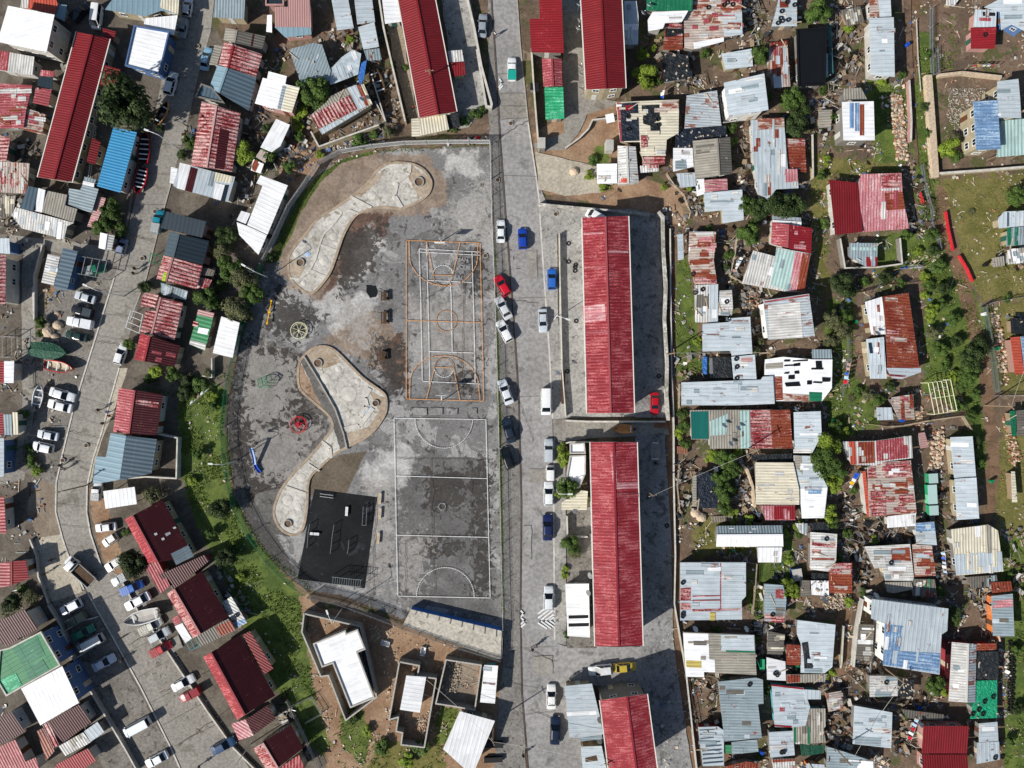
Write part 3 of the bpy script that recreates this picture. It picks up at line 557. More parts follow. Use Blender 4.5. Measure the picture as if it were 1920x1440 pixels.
def build_house(B,idx):
    rnd=random.Random(idx*31+5); h0=B['h']
    p0=pts([f[0] for k,f in B['seg'] if k in 'GSF'][0])[0]; LOW=.80 if (p0[0]>1240 and h0<4) else .92 if h0<3.7 else 1.0; h0*=LOW
    allp=[q for k,f in B['seg'] if k in 'GSF' for q in pts(f[0])]
    cx,cy=P(sum(q[0] for q in allp)/len(allp),sum(q[1] for q in allp)/len(allp),h0)
    root=emp(B['name'],(cx,cy,0),label=B['label'],cat=B['cat']); o=(cx,cy,0); roof=None; nseg=0; outs=[]
    doorleft=True; edges=[]
    last=None
    def flush():
        nonlocal roof
        if roof is not None and roof.f: roof.build('roof',root,o)
        roof=None
    seg=[]
    for j_,(k_,f_) in enumerate(B['seg']):
        seg.append((k_,f_)); last_=j_+1==len(B['seg']) or B['seg'][j_+1][0] in 'GSF'
        base=[f for k,f in seg if k in 'GSF'][-1][1].split()[0]
        if last_ and p0[0]>1100 and 'g' not in B['opt'] and base in AUTO and 'framed' not in B['label'] and 'dotted' not in B['label']:
            q_=pts([f for k,f in seg if k in 'GSF'][-1][0]); a_=abs(area(q_))/S/S
            if a_>8: seg.append(('A',[str(min(9,int(a_/7)+1)),AUTO[base]]))
    for kind,f in seg:
        if kind in 'GSF':
            flush(); roof=MB(); px=pts(f[0]); mats=f[1].split(); th=.07
            if kind=='G':
                r=float(f[2]) if len(f)>2 and f[2] else .5; rise=float(f[3]) if len(f)>3 and f[3] else .9; h=float(f[4])*LOW if len(f)>4 and f[4] else h0
                a,b_,c,d_=px; R0=tuple(a[i]+(b_[i]-a[i])*r for i in (0,1)); R1=tuple(d_[i]+(c[i]-d_[i])*r for i in (0,1))
                A,Bq,C,D=[P(*q,h) for q in (a,b_,c,d_)]; K0=P(*R0,h+rise); K1=P(*R1,h+rise)
                rd=Vector(K1)-Vector(K0); rd.normalize(); rib=(-rd.y,rd.x); uvf=roof_uv(rib)
                # eave drop differs when the ridge is off centre: slopes keep one pitch
                w1=abs((Vector(A)-Vector(K0)).dot(Vector(rib))); w2=abs((Vector(Bq)-Vector(K0)).dot(Vector(rib))); 
                def zf(x,y,K0=K0,rib=rib,w1=w1,w2=w2,h=h,rise=rise):
                    t=(Vector((x,y))-Vector(K0)).dot(Vector(rib)); sA=(Vector(A)-Vector(K0)).dot(Vector(rib)); ww=w1 if t*sA>0 else w2
                    return h+rise*(1-min(1.2,abs(t)/max(ww,.1)))
                for vs,m in (((A,K0,K1,D),mats[0]),((K0,Bq,C,K1),mats[-1])):  # left-row gables: darker second material puts shade into the far slope's colour
                    vs=ccw(vs); z=[zf(x,y) for x,y in vs]
                    roof.face([(x,y,q) for (x,y),q in zip(vs,z)],m,[uvf(x,y) for x,y in vs])
                    roof.face([(x,y,q-th) for (x,y),q in zip(vs,z)][::-1],m,[uvf(x,y) for x,y in vs][::-1])
                    for i in range(4):
                        (x0,y0),(x1,y1)=vs[i],vs[(i+1)%4]; roof.face([(x0,y0,z[i]-th),(x1,y1,z[(i+1)%4]-th),(x1,y1,z[(i+1)%4]),(x0,y0,z[i])],'gutter' if 'g' in B['opt'] else m,[(0,0)]*4)
                rc=MB(); rc.bar((*K0,h+rise+.03),(*K1,h+rise+.03),.32,.06,mats[0]); rcs=rc.build('ridge_cap',root,o)
                if 'g' in B['opt']:
                    for e0,e1 in ((A,D),(Bq,C)):
                        g=MB(); dv=Vector(e1)-Vector(e0); g.bar((*e0,h-.02),(*e1,h-.02),.16,.14,'gutter'); g.build('gutter',root,o)
                out=ccw([A,K0,Bq,C,K1,D])
            else:
                h=h0; ang=None; rise=None
                if kind=='S':
                    ang=float(f[2]) if len(f)>2 and f[2] else None; rise=float(f[3]) if len(f)>3 and f[3] else None; h=float(f[4])*LOW if len(f)>4 and f[4] else h0
                else: h=float(f[2])*LOW if len(f)>2 and f[2] else h0
                q=[P(*t,h) for t in px]; q=ccw(q)
                if ang is None:
                    L=[((Vector(q[(i+1)%len(q)])-Vector(q[i])).length,i) for i in range(len(q))]; _,i=max(L); e=Vector(q[(i+1)%len(q)])-Vector(q[i]); e.normalize(); rib=(-e.y,e.x)
                else: rib=(math.cos(R(ang)),-math.sin(R(ang)))
                rb=Vector(rib); tt=[Vector(t).dot(rb) for t in q]; t0,t1=min(tt),max(tt); span=max(t1-t0,.5)
                if rise is None: rise=min(.45,.07*span)*rnd.choice((1,-1)) if kind=='S' else 0.0
                if kind=='S': zf=lambda x,y,rb=rb,t0=t0,span=span,h=h,rise=rise: h+rise*((Vector((x,y)).dot(rb)-t0)/span-.5)
                else: zf=lambda x,y,h=h: h
                uvf=roof_uv(rib); z=[zf(*t) for t in q]
                roof.face([(x,y,k) for (x,y),k in zip(q,z)],mats[0],[uvf(*t) for t in q])
                roof.face([(x,y,k-th) for (x,y),k in zip(q,z)][::-1],mats[0],[uvf(*t) for t in q][::-1])
                for i in range(len(q)):
                    j=(i+1)%len(q); roof.face([(*q[i],z[i]-th),(*q[j],z[j]-th),(*q[j],z[j]),(*q[i],z[i])],mats[0],[(0,0)]*4)
                if kind=='F':
                    qi=inset(q,.25); pm=mats[1] if len(mats)>1 else 'concL'; n=len(q); pw=MB()
                    for i in range(n):
                        j=(i+1)%n; pw.face([(*q[i],h+.22),(*q[j],h+.22),(*qi[j],h+.22),(*qi[i],h+.22)],pm); pw.face([(*q[i],h-.1),(*q[j],h-.1),(*q[j],h+.22),(*q[i],h+.22)],pm); pw.face([(*qi[j],h+.01),(*qi[i],h+.01),(*qi[i],h+.22),(*qi[j],h+.22)],pm)
                    pw.build('parapet',root,o)
                out=q
            last=(out,zf,rib,h,mats[0]); np_=0
            FOOT.append((out,B['label'],(sum(t[0] for t in out)/len(out),sum(t[1] for t in out)/len(out)),h,root.name,zf)); nseg+=1
            # walls
            big='h' in B['opt']; win=inset(out,.42 if h<3.6 else .45); wb=MB(); n=len(win)
            if 'o' not in B['opt']:
                for i in range(n):
                    a,b2=win[i],win[(i+1)%n]; wb.face([(*a,0),(*b2,0),(*b2,zf(*b2)-.09),(*a,zf(*a)-.09)],B['wall'])
                    L=math.hypot(b2[0]-a[0],b2[1]-a[1])
                    if L>1.9:
                        mx,my=(a[0]+b2[0])/2,(a[1]+b2[1])/2; nx,ny=(b2[1]-a[1])/L,-(b2[0]-a[0])/L; vis=-(mx*nx+my*ny)/max(1,math.hypot(mx,my))
                        # skip walls that face into another roof of this building
                        qx,qy=mx+nx*.6,my+ny*.6
                        if not any(inside(qx,qy,fo[0]) for fo in FOOT[-6:-1]): edges.append((vis*min(L,6),(a,b2),h))
                wb.build('wall',root,o)
            else:
                for i in range(n):
                    a=win[i]; wb.box((a[0],a[1],h/2-.05),(.12,.12,h-.1),m='wood')
                wb.build('post',root,o)
        elif kind=='P':
            out,zf,rib0,h,m0=last; np_+=1; q=[]
            for t in pts(f[0]):
                x,y=P(*t,h); x,y=P(*t,zf(x,y)); q.append((x,y))
            q=ccw(q); ang=f[2] if len(f)>2 else ''
            rib=(math.cos(R(float(ang))),-math.sin(R(float(ang)))) if ang else rib0; uvf=roof_uv(rib); dz=.015+.012*np_+(float(f[3]) if len(f)>3 and f[3] else 0)
            roof.face([(x,y,zf(x,y)+dz) for x,y in q],f[1],[uvf(*t) for t in q])
            for i in range(len(q)):
                j=(i+1)%len(q); roof.face([(*q[i],zf(*q[i])-.02),(*q[j],zf(*q[j])-.02),(*q[j],zf(*q[j])+dz),(*q[i],zf(*q[i])+dz)],f[1],[(0,0)]*4)
        elif kind=='A':
            out,zf,rib,h,m0=last; cnt=int(f[0]); pal=f[1].split(); rb=Vector(rib); pr=Vector((-rb.y,rb.x)); xs=[t[0] for t in out]; ys=[t[1] for t in out]; k=0; tries=0; uvf=roof_uv(rib)
            while k<cnt and tries<cnt*12:
                tries+=1; c=Vector((rnd.uniform(min(xs),max(xs)),rnd.uniform(min(ys),max(ys)))); L=rnd.choice((.9,1.5,2.2,3)); W_=rnd.choice((.35,.7,.7,.75)); q=[c+rb*a*L/2+pr*b2*W_/2 for a,b2 in ((-1,-1),(1,-1),(1,1),(-1,1))]
                if not all(inside(c.x+(t.x-c.x)*.82,c.y+(t.y-c.y)*.82,out) for t in q): continue
                np_+=1; k+=1; dz=.015+.004*np_+rnd.uniform(0,.02); q=ccw([tuple(t) for t in q]); m=rnd.choice(pal)
                roof.face([(x,y,zf(x,y)+dz) for x,y in q],m,[uvf(*t) for t in q])
                for i in range(4):
                    j=(i+1)%4; roof.face([(*q[i],zf(*q[i])),(*q[j],zf(*q[j])),(*q[j],zf(*q[j])+dz),(*q[i],zf(*q[i])+dz)],m,[(0,0)]*4)
    flush()
    edges.sort(key=lambda t:-t[0]); big='h' in B['opt']
    if h0>1.9:
        for i,(v,e,h) in enumerate(edges[:5 if big else 3]): hedge_wall(root,o,e,h,rnd,14 if (Vector(e[1])-Vector(e[0])).length>18 else (5 if big else 1) if i<2 else 1,i==0 or (i==2 and big),big)
    return root
DATA="""
>house|house|white ribbed roof house in the top left corner|plW|5.2|h
S -6,74 14,10 104,29 88,98 -2,78 ; W ; -15 ; .5
>house|house|rust red slab roof beside the top left white house|plW|3
S 41,-6 104,-6 108,8 102,27 52,16 38,14 ; OR
P 41,-6 55,-6 52,16 38,14 ; WD
>shed|shed|small grey green shed right of the rust red slab|tin|2.6
S 107,8 125,9 120,40 102,30 ; BGL
>house|house|roof half red half pale grey under the white house|plW|3
S -6,94 65,107 60,141 -6,131 ; WD
P -6,94 18,98 14,133 -6,131 ; RF
>house|row house|long dark red gable with two red side wings|plC|3|hg
G 143,59 207,73 136,341 70,332 ; R R ; .47 ; 1.0
S 176,117 225,129 215,162 168,158 ; R ; 14 ; -.3 ; 2.9
S 174,259 188,266 178,308 163,304 ; R ; 14 ; -.3 ; 2.9
S 192,53 217,59 211,78 196,72 ; R ; 14 ; -.2 ; 2.6
>shack|shack|faded red roof cluttered with poles at the left edge|tin|2.7
S -5,155 62,161 50,207 45,240 -5,240 ; RF
A 14 ; PK RU WD RF
>shack|shack|dusty pink square roof beside the long dark red gable|plW|2.7
S 68,164 96,168 90,199 62,193 ; RF
>shed|shed|dark slate lean-to with a red strip above the pink square|plW|3
S 73,143 100,145 97,167 69,160 ; DK
S 77,131 103,134 101,144 74,142 ; RF
>shack|shack|small patchy rust roof left of the long dark red gable|tin|2.4
S 48,202 84,214 78,252 42,243 ; RW
A 9 ; RU WD RF AS
>house|house|large pale green roof at the top of the left street|plC|3.4|h
S 197,18 212,-5 336,-5 334,27 303,20 274,31 ; BGL ; 90
P 303,-5 336,-5 334,27 300,14 ; CR
S 272,34 333,28 326,66 269,48 ; W ; 90 ; .1 ; 3
>house|house|white flat roof house with blue parapet above the big tree|plB|3.6|h
F 252,48 319,60 300,141 235,124 ; W plB
>house|house|grey roof at the top edge beside the street bend|plC|2.9
S 403,-5 459,-5 458,36 400,33 ; GR ; 90
>house|house|dull pink roof with green lean-to at the top edge|plP|3|h
S 515,13 540,13 540,-5 581,-5 583,50 515,49 ; PKT
S 515,51 583,51 584,64 535,70 ; BGL ; 90 ; -.2 ; 2.5
F 498,-4 533,-4 533,11 498,11 ; DK plP
>shed|shed|narrow white sheet lean-to beside the dull pink roof|tin|2.4
S 501,28 510,28 510,61 499,59 ; W
>house|row house|grey asbestos gable with two thin red bars|plW|2.9
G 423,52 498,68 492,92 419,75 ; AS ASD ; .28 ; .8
P 443,52 446,53 442,76 439,75 ; RD
P 474,63 477,64 473,87 470,86 ; RD
>house|row house|streaked red gable between asbestos and grey roofs|plW|2.9
G 420,78 492,102 480,145 410,121 ; RS RS ; .25 ; .9
P 430,112 452,119 450,124 428,117 ; PK
S 402,84 418,86 407,122 392,121 ; AS ; ; ; 2.6
>house|row house|steel grey ribbed gable with slate courtyard wing|plW|2.9|h
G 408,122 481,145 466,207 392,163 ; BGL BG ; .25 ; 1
F 366,182 378,157 398,164 422,194 ; BG plG ; 3.2
>house|row house|red striped gable with a white house below it|plW|2.9
G 378,190 451,212 435,322 358,310 ; RS RS ; .38 ; 1
P 412,240 430,245 420,318 402,315 ; RD
>house|house|white stepped roof house with pink walls|plP|3.8|h
S 503,133 538,143 535,158 562,165 547,212 477,193 492,145 500,147 ; W ; 15 ; .4
P 538,160 562,165 547,212 528,205 ; CR
P 530,160 537,161 526,206 520,204 ; GR
>shack|shack|blue grey zinc roof left of the torn silver canopy|tin|2.6
S 542,92 587,79 603,82 620,132 617,152 567,165 ; GR ; 110
A 5 ; WB GR BGL
>canopy|canopy|torn silver sheeting canopy with a blue bundle|tin|2.4|o
S 640,107 660,92 677,100 672,140 620,160 614,135 ; SILV
P 672,142 678,118 688,112 682,150 674,160 ; TB
A 6 ; WB GR W
>shack|shack|leftmost of two bluish white sheet roofs at top edge|tin|2.7
S 621,-5 652,-5 663,52 632,57 ; WB ; -3
>shack|shack|bluish white sheet roof stack right of its twin|tin|2.7
S 664,-5 697,-5 703,40 670,46 ; WB ; -3
S 671,50 702,42 711,88 681,92 ; WB ; -6 ; .3 ; 2.5
S 682,94 711,90 716,112 688,114 ; GR ; ; ; 2.2
>shack|shack|skewed shack roofed in red and rust striped sheets|plY|2.7
S 582,217 612,192 622,180 655,164 680,158 698,195 672,211 604,252 ; AS ; 60
P 582,217 655,178 670,204 598,242 ; RS
P 652,165 668,159 686,200 672,207 ; WB
P 668,160 676,159 692,196 686,199 ; RU
P 677,159 682,158 698,194 692,197 ; CR
P 598,243 671,206 674,211 604,252 ; WB
>shed|shed|white ribbed annex touching the tall red gable|plW|2.8
S 716,-5 745,-5 752,40 722,45 ; W ; 0
>row_house|row house|long dark red gable above the playground corner|plY|3.2|hg
G 744,-10 815,-10 857,209 786,221 ; R R ; .5 ; 1.1
S 839,95 866,93 870,115 843,117 ; WD ; ; ; 2.6
S 844,118 871,117 873,140 847,143 ; R ; ; ; 2.8
>house|house|cream flat annex under the red gable beside junk|plC|2.5
S 771,223 785,222 836,214 842,243 792,254 772,256 ; CR
P 771,223 785,222 788,255 772,256 ; CR ; 0
>shelter|shelter|junk shelter of black plastic beside the cream annex|tin|2
S 836,213 858,212 863,236 843,243 ; BK
>house|house|flat bright red roof house right of the main road|plG|3.2|h
S 1011,-5 1053,-5 1057,100 996,97 993,35 1012,34 ; RB ; 0 ; .3
>shed|shed|small pinkish red gable beside the narrow lane|plG|2.8
G 1016,110 1053,110 1055,161 1019,162 ; RF RF ; .5 ; .5
>carport|carport|green tiled carport roof beside the narrow lane|plG|2.5
S 1021,164 1056,163 1058,223 1023,224 ; GNT ; 0 ; .1
>row_house|row house|long deep red gable running off the top edge|plC|5|hg
G 1088,-10 1166,-10 1174,165 1098,168 ; R R ; .5 ; 1.0
>shed|shed|bluish white lean-to along the deep red gable|plW|3
S 1170,3 1193,3 1197,30 1197,82 1172,82 ; WB ; 90
P 1170,45 1197,45 1197,56 1170,56 ; W
>house|house|green roof with pale stripes at the top edge|plG|3.4
S 1212,-5 1299,-5 1298,20 1212,19 ; GN ; 90
>house|house|plain bright white roof under the green roof|plW|3.2
S 1224,21 1290,21 1278,42 1247,43 1243,53 1216,57 1215,36 ; W ; 0
>shack|shack|half tarp half rust roof below the bright white roof|tin|2.4
S 1247,45 1282,44 1280,92 1243,94 ; RU ; 0
P 1247,45 1282,44 1281,66 1248,70 ; BK
>shack|shack|black plastic roofed shack weighed down with white stones|tin|2.3
S 1243,97 1290,104 1294,147 1245,153 ; BK
>shack|shack|big rust and white patchwork roof at the top|plG|2.9
S 1283,22 1300,-5 1389,-5 1392,65 1358,71 1357,78 1300,92 1284,88 ; RW ; 0
P 1331,-5 1352,-5 1352,19 1331,20 ; WD
P 1352,-5 1388,-5 1389,6 1353,8 ; RS
P 1355,25 1391,24 1392,65 1358,68 ; WB
P 1300,80 1357,70 1357,78 1302,92 ; W
A 14 ; RU RW WD RF
>shack|shack|pale roof strewn with tyres at the top edge|plG|2.7
S 1460,-5 1495,-5 1495,48 1446,50 1455,20 ; WB ; 0
P 1462,-5 1480,-5 1478,14 1462,14 ; RU
>warehouse|house|flat jet black roofed building|plG|3.2
F 1493,55 1550,52 1547,160 1496,162 ; BKS BKS
>shack|shack|rusty strips roof left of the jet black roof|tin|2.5
S 1444,80 1477,75 1481,163 1451,165 1448,140 1440,135 ; RW ; 90
P 1451,141 1466,140 1467,164 1451,165 ; WB
P 1444,80 1476,76 1477,84 1445,90 ; RU
A 6 ; RU RW WB
>shack|shack|small bluish white roof beside the round tree top|plC|2.7
S 1353,100 1409,92 1411,125 1361,130 ; WB ; 0
>house|house|tall bluish white roof house with a bright white wall|plS|5|h
S 1358,154 1432,139 1440,207 1367,218 ; WB ; -8 ; .5
>shack|shack|pale blue roof with brown rust streaks|plW|3.2
S 1288,178 1344,170 1352,236 1284,240 ; WBR ; 5 ; .4
>house|house|white framed house with blue and rust centre panels|plG|4.2|h
S 1579,191 1638,190 1640,263 1582,263 ; W ; 0 ; .1
P 1593,193 1601,193 1601,240 1593,240 ; BLS ; 90
P 1603,193 1611,193 1611,246 1603,246 ; BLS ; 90
P 1612,196 1620,196 1620,254 1612,254 ; RU ; 90
S 1583,166 1615,164 1626,188 1580,188 ; AS ; 90 ; .2 ; 3
>house|house|long bluish white roof house at the top right|plW|3.6|h
S 1631,33 1675,33 1677,145 1634,139 ; WB ; 0 ; .3
S 1648,-5 1669,-5 1671,31 1650,31 ; WB ; 0 ; .2 ; 3.3
S 1630,-5 1647,-5 1648,31 1631,31 ; RW ; 0 ; .1 ; 3
P 1647,103 1652,103 1652,133 1647,133 ; RB
>house|house|small red roof house with a white back roof|plP|2.8
S 1822,51 1867,52 1864,92 1822,90 ; RB ; 0 ; .4
S 1828,18 1868,20 1868,50 1826,50 ; WB ; ; ; 2.7
P 1842,22 1866,24 1866,30 1843,30 ; BK
P 1836,33 1858,34 1857,40 1836,39 ; RF
>house|house|stepped bluish roof in the top right corner|plB|3.4
S 1847,12 1880,-5 1925,-5 1925,62 1897,46 1878,56 1876,22 ; WB
>shed|kennel|little white lean-to hut at the top edge|plC|1.6
S 1775,-3 1800,-3 1788,12 1774,10 ; WD
>house|house|blue streaked roof house with a translucent lattice|plC|4.6|h
S 1826,190 1870,188 1875,280 1831,281 ; BLS ; 0 ; .3
S 1871,152 1909,148 1912,184 1914,222 1873,220 1871,188 ; WB ; 0 ; .2 ; 4.8
>canopy|canopy|translucent lattice canopy at the right edge|plG|3.8|o
S 1877,226 1925,222 1925,290 1868,295 ; TLL ; 90 ; .1
>house|house|slender striped white roof with dark seams and rust|plW|3|h
S 1408,225 1470,221 1477,317 1495,317 1497,353 1455,355 1440,375 1421,363 1412,293 ; WB ; 90 ; .2
P 1420,222 1470,221 1471,240 1422,244 ; RW ; 0
P 1472,317 1495,317 1496,341 1473,342 ; PK
A 6 ; RU WBR RW
>shed|shed|dark rust lean-to right of the slender striped roof|tin|2.4
S 1472,260 1509,259 1513,323 1477,318 ; RU ; 0
>house|house|brownish grey asbestos gable beside the slender striped roof|plG|3
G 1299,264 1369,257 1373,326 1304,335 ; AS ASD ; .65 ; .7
>shack|shack|navy plastic roof speckled with pale stones|tin|2.5
S 1268,242 1362,235 1362,256 1300,262 1298,276 1265,278 ; BKN
>shack|shack|white cluster of sheets left of the asbestos gable|plW|2.5
S 1262,278 1299,277 1301,312 1262,322 ; W
P 1266,302 1286,299 1288,316 1266,318 ; GR
>shack|shack|pale blue roof below the white cluster of sheets|plW|2.5
S 1268,325 1303,323 1305,349 1277,352 ; WB
>shed|shed|narrow white roof left of faded pink sheet|plW|2.5
S 1304,336 1320,335 1322,363 1307,368 ; W ; ; ; 2.4
>shed|shed|faded pink sheet roof under the asbestos gable|plW|2.6
S 1321,338 1364,334 1365,356 1322,360 ; PK ; 0
>house|house|bluish white L shaped roof left of the dark trees|plC|2.9
S 1320,361 1391,356 1394,413 1355,419 1354,394 1323,397 ; WB ; 0 ; .4
>shed|shed|small white gable peeking above the red gable|plW|2.7
G 1450,424 1448,405 1502,408 1503,427 ; W WB ; .5 ; .4
>house|house|two tone red gable above the wide pale roof|plW|3.1
G 1448,416 1523,428 1521,475 1446,457 ; RF RB ; .4 ; .7
>house|house|wide pale roof ending in dark red strips|plG|3
S 1392,531 1412,470 1454,481 1455,464 1491,471 1519,476 1508,547 1477,547 ; WD ; 103
P 1444,534 1456,466 1491,472 1479,546 ; TLL
P 1479,546 1491,472 1506,475 1493,547 ; PK
P 1493,547 1505,475 1519,476 1508,547 ; RU
>shack|shack|long patchwork roof of white and red sheets|tin|2.5
S 1293,434 1342,435 1338,489 1344,533 1304,533 1291,485 ; RW ; 0
P 1292,463 1339,461 1339,470 1291,471 ; W
P 1303,516 1340,514 1343,531 1303,532 ; RS
P 1293,488 1330,486 1330,495 1293,497 ; RU
A 12 ; RU WD PK RW
S 1302,535 1346,533 1346,605 1304,604 ; WD ; 90
P 1330,534 1346,533 1346,605 1331,605 ; WB
P 1306,553 1329,551 1329,577 1305,577 ; ASD
>shed|frame shed|open timber frame with a blue strip left of patchwork|wood|2.2|o
S 1270,440 1281,438 1282,486 1271,488 ; WB
>shed|shed|small dirty white roof with one tyre|plG|2.4
S 1346,545 1372,544 1374,577 1372,592 1347,591 ; WD
A 4 ; WD W GR
>house|house|bluish white roof with one square notch|plG|2.9
S 1318,607 1367,604 1367,597 1406,594 1410,663 1372,667 1370,658 1318,659 ; WB ; 0 ; .4
>shed|shed|pale square annex with three roof patches|plW|2.6
S 1372,669 1415,665 1418,712 1376,713 ; WB ; 0
P 1389,671 1411,670 1411,678 1390,680 ; PKT
>house|house|smoke stained grey ribbed roof with white window wall|plS|4.2|h
S 1432,563 1516,551 1527,632 1441,637 ; WBR ; -4 ; .5
P 1433,565 1516,552 1516,555 1434,568 ; RF
P 1440,573 1500,566 1505,633 1443,636 ; WD
>house|house|white roof dotted with black rectangular patches|plG|2.8
S 1435,674 1468,669 1523,674 1560,674 1559,728 1541,752 1453,752 1451,706 1434,703 ; W ; 0 ; .3
P 1435,682 1468,679 1468,690 1435,692 ; AS
P 1452,706 1466,706 1468,750 1454,751 ; RU
P 1468,738 1516,740 1516,752 1468,751 ; RW
P 1517,735 1541,736 1540,752 1517,752 ; GN
P 1488,682 1500,680 1500,686 1488,687 ; BKS
P 1486,676 1514,674 1514,677 1486,678 ; BKS
P 1529,677 1540,677 1541,690 1530,690 ; BKS
P 1521,690 1543,690 1543,693 1521,693 ; BKS
P 1489,696 1497,695 1498,701 1490,701 ; BKS
P 1478,704 1489,703 1489,711 1478,711 ; BKS
P 1471,718 1497,716 1500,724 1474,725 ; BKS
P 1513,714 1521,714 1521,721 1513,721 ; BKS
P 1541,708 1556,709 1555,716 1542,716 ; BKS
P 1470,675 1480,675 1480,678 1470,678 ; BKS
P 1470,685 1492,684 1492,686 1470,687 ; BKS
P 1470,699 1478,698 1478,701 1470,701 ; BKS
P 1524,716 1540,717 1540,719 1524,718 ; BKS
S 1523,655 1559,655 1560,672 1523,672 ; GR
>house|house|very long bluish white roof running left to right|plG|2.9|h
S 1278,717 1426,712 1430,706 1449,705 1452,757 1382,760 1278,760 ; WB ; 0 ; .3
A 4 ; WB GR
>house|house|row roof with teal end and red chequered end|plW|2.9|h
S 1294,769 1481,768 1486,841 1331,841 1330,824 1296,824 ; AS ; 90 ; .3
P 1295,772 1328,771 1329,823 1297,823 ; TL
P 1331,790 1365,775 1362,815 1332,817 ; TLL
P 1387,770 1405,769 1408,840 1389,841 ; TLL
P 1406,769 1444,768 1448,841 1408,841 ; RS ; 0
P 1445,769 1481,768 1486,841 1448,841 ; RU ; 0
>house|house|light blue roof left of the big leafy tree|plG|2.8
S 1489,773 1538,771 1540,815 1523,849 1491,849 ; WB ; 0
>house|house|cream ribbed roof with a red patch at its foot|plG|2.8|h
S 1417,867 1487,867 1498,918 1498,946 1418,946 ; CR ; 0 ; .3
S 1427,948 1491,948 1491,975 1435,975 ; PK ; 90 ; .2 ; 2.6
P 1451,949 1491,949 1491,974 1451,974 ; RB
A 0 ; CR
>house|house|light blue patched roof right of the cream ribbed roof|plG|2.8
S 1489,854 1523,855 1551,914 1545,971 1504,972 1500,920 1490,875 ; WB ; 0
P 1489,855 1503,855 1505,890 1490,875 ; AS
P 1500,916 1551,914 1545,971 1504,972 ; W
A 3 ; BLS WB
>shack|shack|black plastic roof under leafy vines|tin|2.2
S 1307,884 1344,888 1346,953 1308,953 ; BKN
>house|house|white L shaped roof with light bluish gable|plG|2.8
G 1343,1025 1345,986 1467,985 1469,1025 ; W GR ; .55 ; .6
S 1420,1026 1466,1026 1465,1055 1422,1055 ; W ; 90 ; -.3
>house|house|large bluish white square roof with red marks|plG|3|h
S 1276,1055 1398,1054 1398,1117 1390,1126 1391,1161 1276,1164 ; WB ; 0 ; .4
P 1350,1056 1352,1056 1352,1143 1350,1143 ; RF
P 1276,1103 1295,1101 1295,1143 1276,1143 ; RS
P 1298,1142 1388,1141 1388,1144 1298,1147 ; RS
P 1298,1117 1350,1116 1350,1118 1298,1119 ; RF
P 1298,1125 1350,1124 1350,1126 1298,1127 ; RF
P 1331,1148 1341,1148 1341,1163 1331,1163 ; YE
>shack|shack|white roof with two red bands and one tyre|plG|2.6
S 1520,998 1569,1001 1567,1051 1553,1072 1520,1068 ; WD ; 0
P 1522,1017 1566,1021 1566,1027 1522,1023 ; RS
P 1522,1030 1539,1031 1539,1037 1522,1036 ; RS
P 1522,1046 1564,1047 1564,1050 1522,1050 ; RU
>shack|shack|solid rust red ribbed square roof|tin|2.6
S 1555,1056 1597,1055 1597,1112 1555,1113 ; RU ; 0
P 1556,1057 1596,1056 1596,1075 1556,1076 ; RS
>shed|shed|small white speckled roof left of rust red square|plG|2.5
S 1521,1089 1554,1089 1554,1117 1522,1115 ; W
>shed|shed|narrow grey roof with red stripes and wall windows|plG|2.7
S 1434,1095 1468,1097 1474,1124 1470,1168 1434,1165 ; GR ; 0 ; .3
P 1454,1104 1468,1105 1469,1123 1454,1121 ; RS
P 1435,1150 1471,1152 1470,1168 1434,1165 ; RS
>house|house|wide roof half bright white half dull cream|plG|2.8|h
S 1281,1186 1414,1190 1418,1265 1341,1262 1320,1260 1320,1270 1286,1270 1283,1237 ; AS ; 0 ; .3
P 1281,1187 1328,1188 1330,1236 1340,1237 1341,1260 1320,1260 1320,1269 1286,1269 ; W
P 1352,1190 1413,1191 1415,1222 1352,1220 ; WB
P 1286,1238 1315,1239 1315,1252 1287,1251 ; YE
P 1361,1219 1416,1221 1416,1224 1361,1222 ; GN
>house|house|pale blue seamed roof with a crumpled black sheet|plG|2.8
S 1496,1163 1566,1171 1560,1250 1546,1262 1502,1262 1502,1207 1495,1190 ; WB ; 0 ; .3
P 1503,1205 1515,1203 1518,1230 1525,1250 1518,1262 1508,1254 1507,1230 ; BK
>shed|shed|rust red square roof beside the crumpled black sheet|tin|2.6
S 1475,1209 1501,1209 1501,1247 1475,1247 ; RU ; 0
>shed|shed|white roof with coiled black bits, lower middle|plG|2.6
S 1437,1232 1473,1241 1474,1277 1438,1274 ; W
>shed|shed|long grey strip roof with a rusty end|tin|2.5
S 1475,1265 1552,1264 1546,1278 1475,1281 ; AS ; 90
P 1475,1266 1500,1265 1500,1279 1476,1280 ; RU
>house|house|tall dull grey roof left of the red edged white roof|plG|3|h
S 1347,1279 1417,1270 1430,1274 1431,1319 1421,1320 1428,1383 1359,1391 ; GR ; 0 ; .3
S 1372,1392 1419,1386 1422,1409 1373,1415 ; GR ; 0 ; .2 ; 2.7
S 1352,1397 1371,1397 1372,1413 1353,1411 ; GNL ; 0 ; .1 ; 2.4
>shed|shed|pale roof with dark crossbars at the lower path|plR|2.6
S 1309,1364 1346,1362 1357,1369 1357,1435 1318,1437 ; WB ; 0 ; .2
P 1311,1368 1345,1366 1345,1368 1311,1370 ; BG
P 1312,1376 1344,1374 1344,1376 1312,1378 ; BG
P 1313,1384 1344,1381 1344,1383 1313,1386 ; BG
P 1314,1392 1350,1389 1350,1391 1314,1394 ; BG
P 1315,1399 1352,1396 1352,1398 1315,1401 ; BG
P 1316,1407 1352,1404 1352,1406 1316,1409 ; BG
P 1317,1414 1353,1411 1353,1413 1317,1416 ; BG
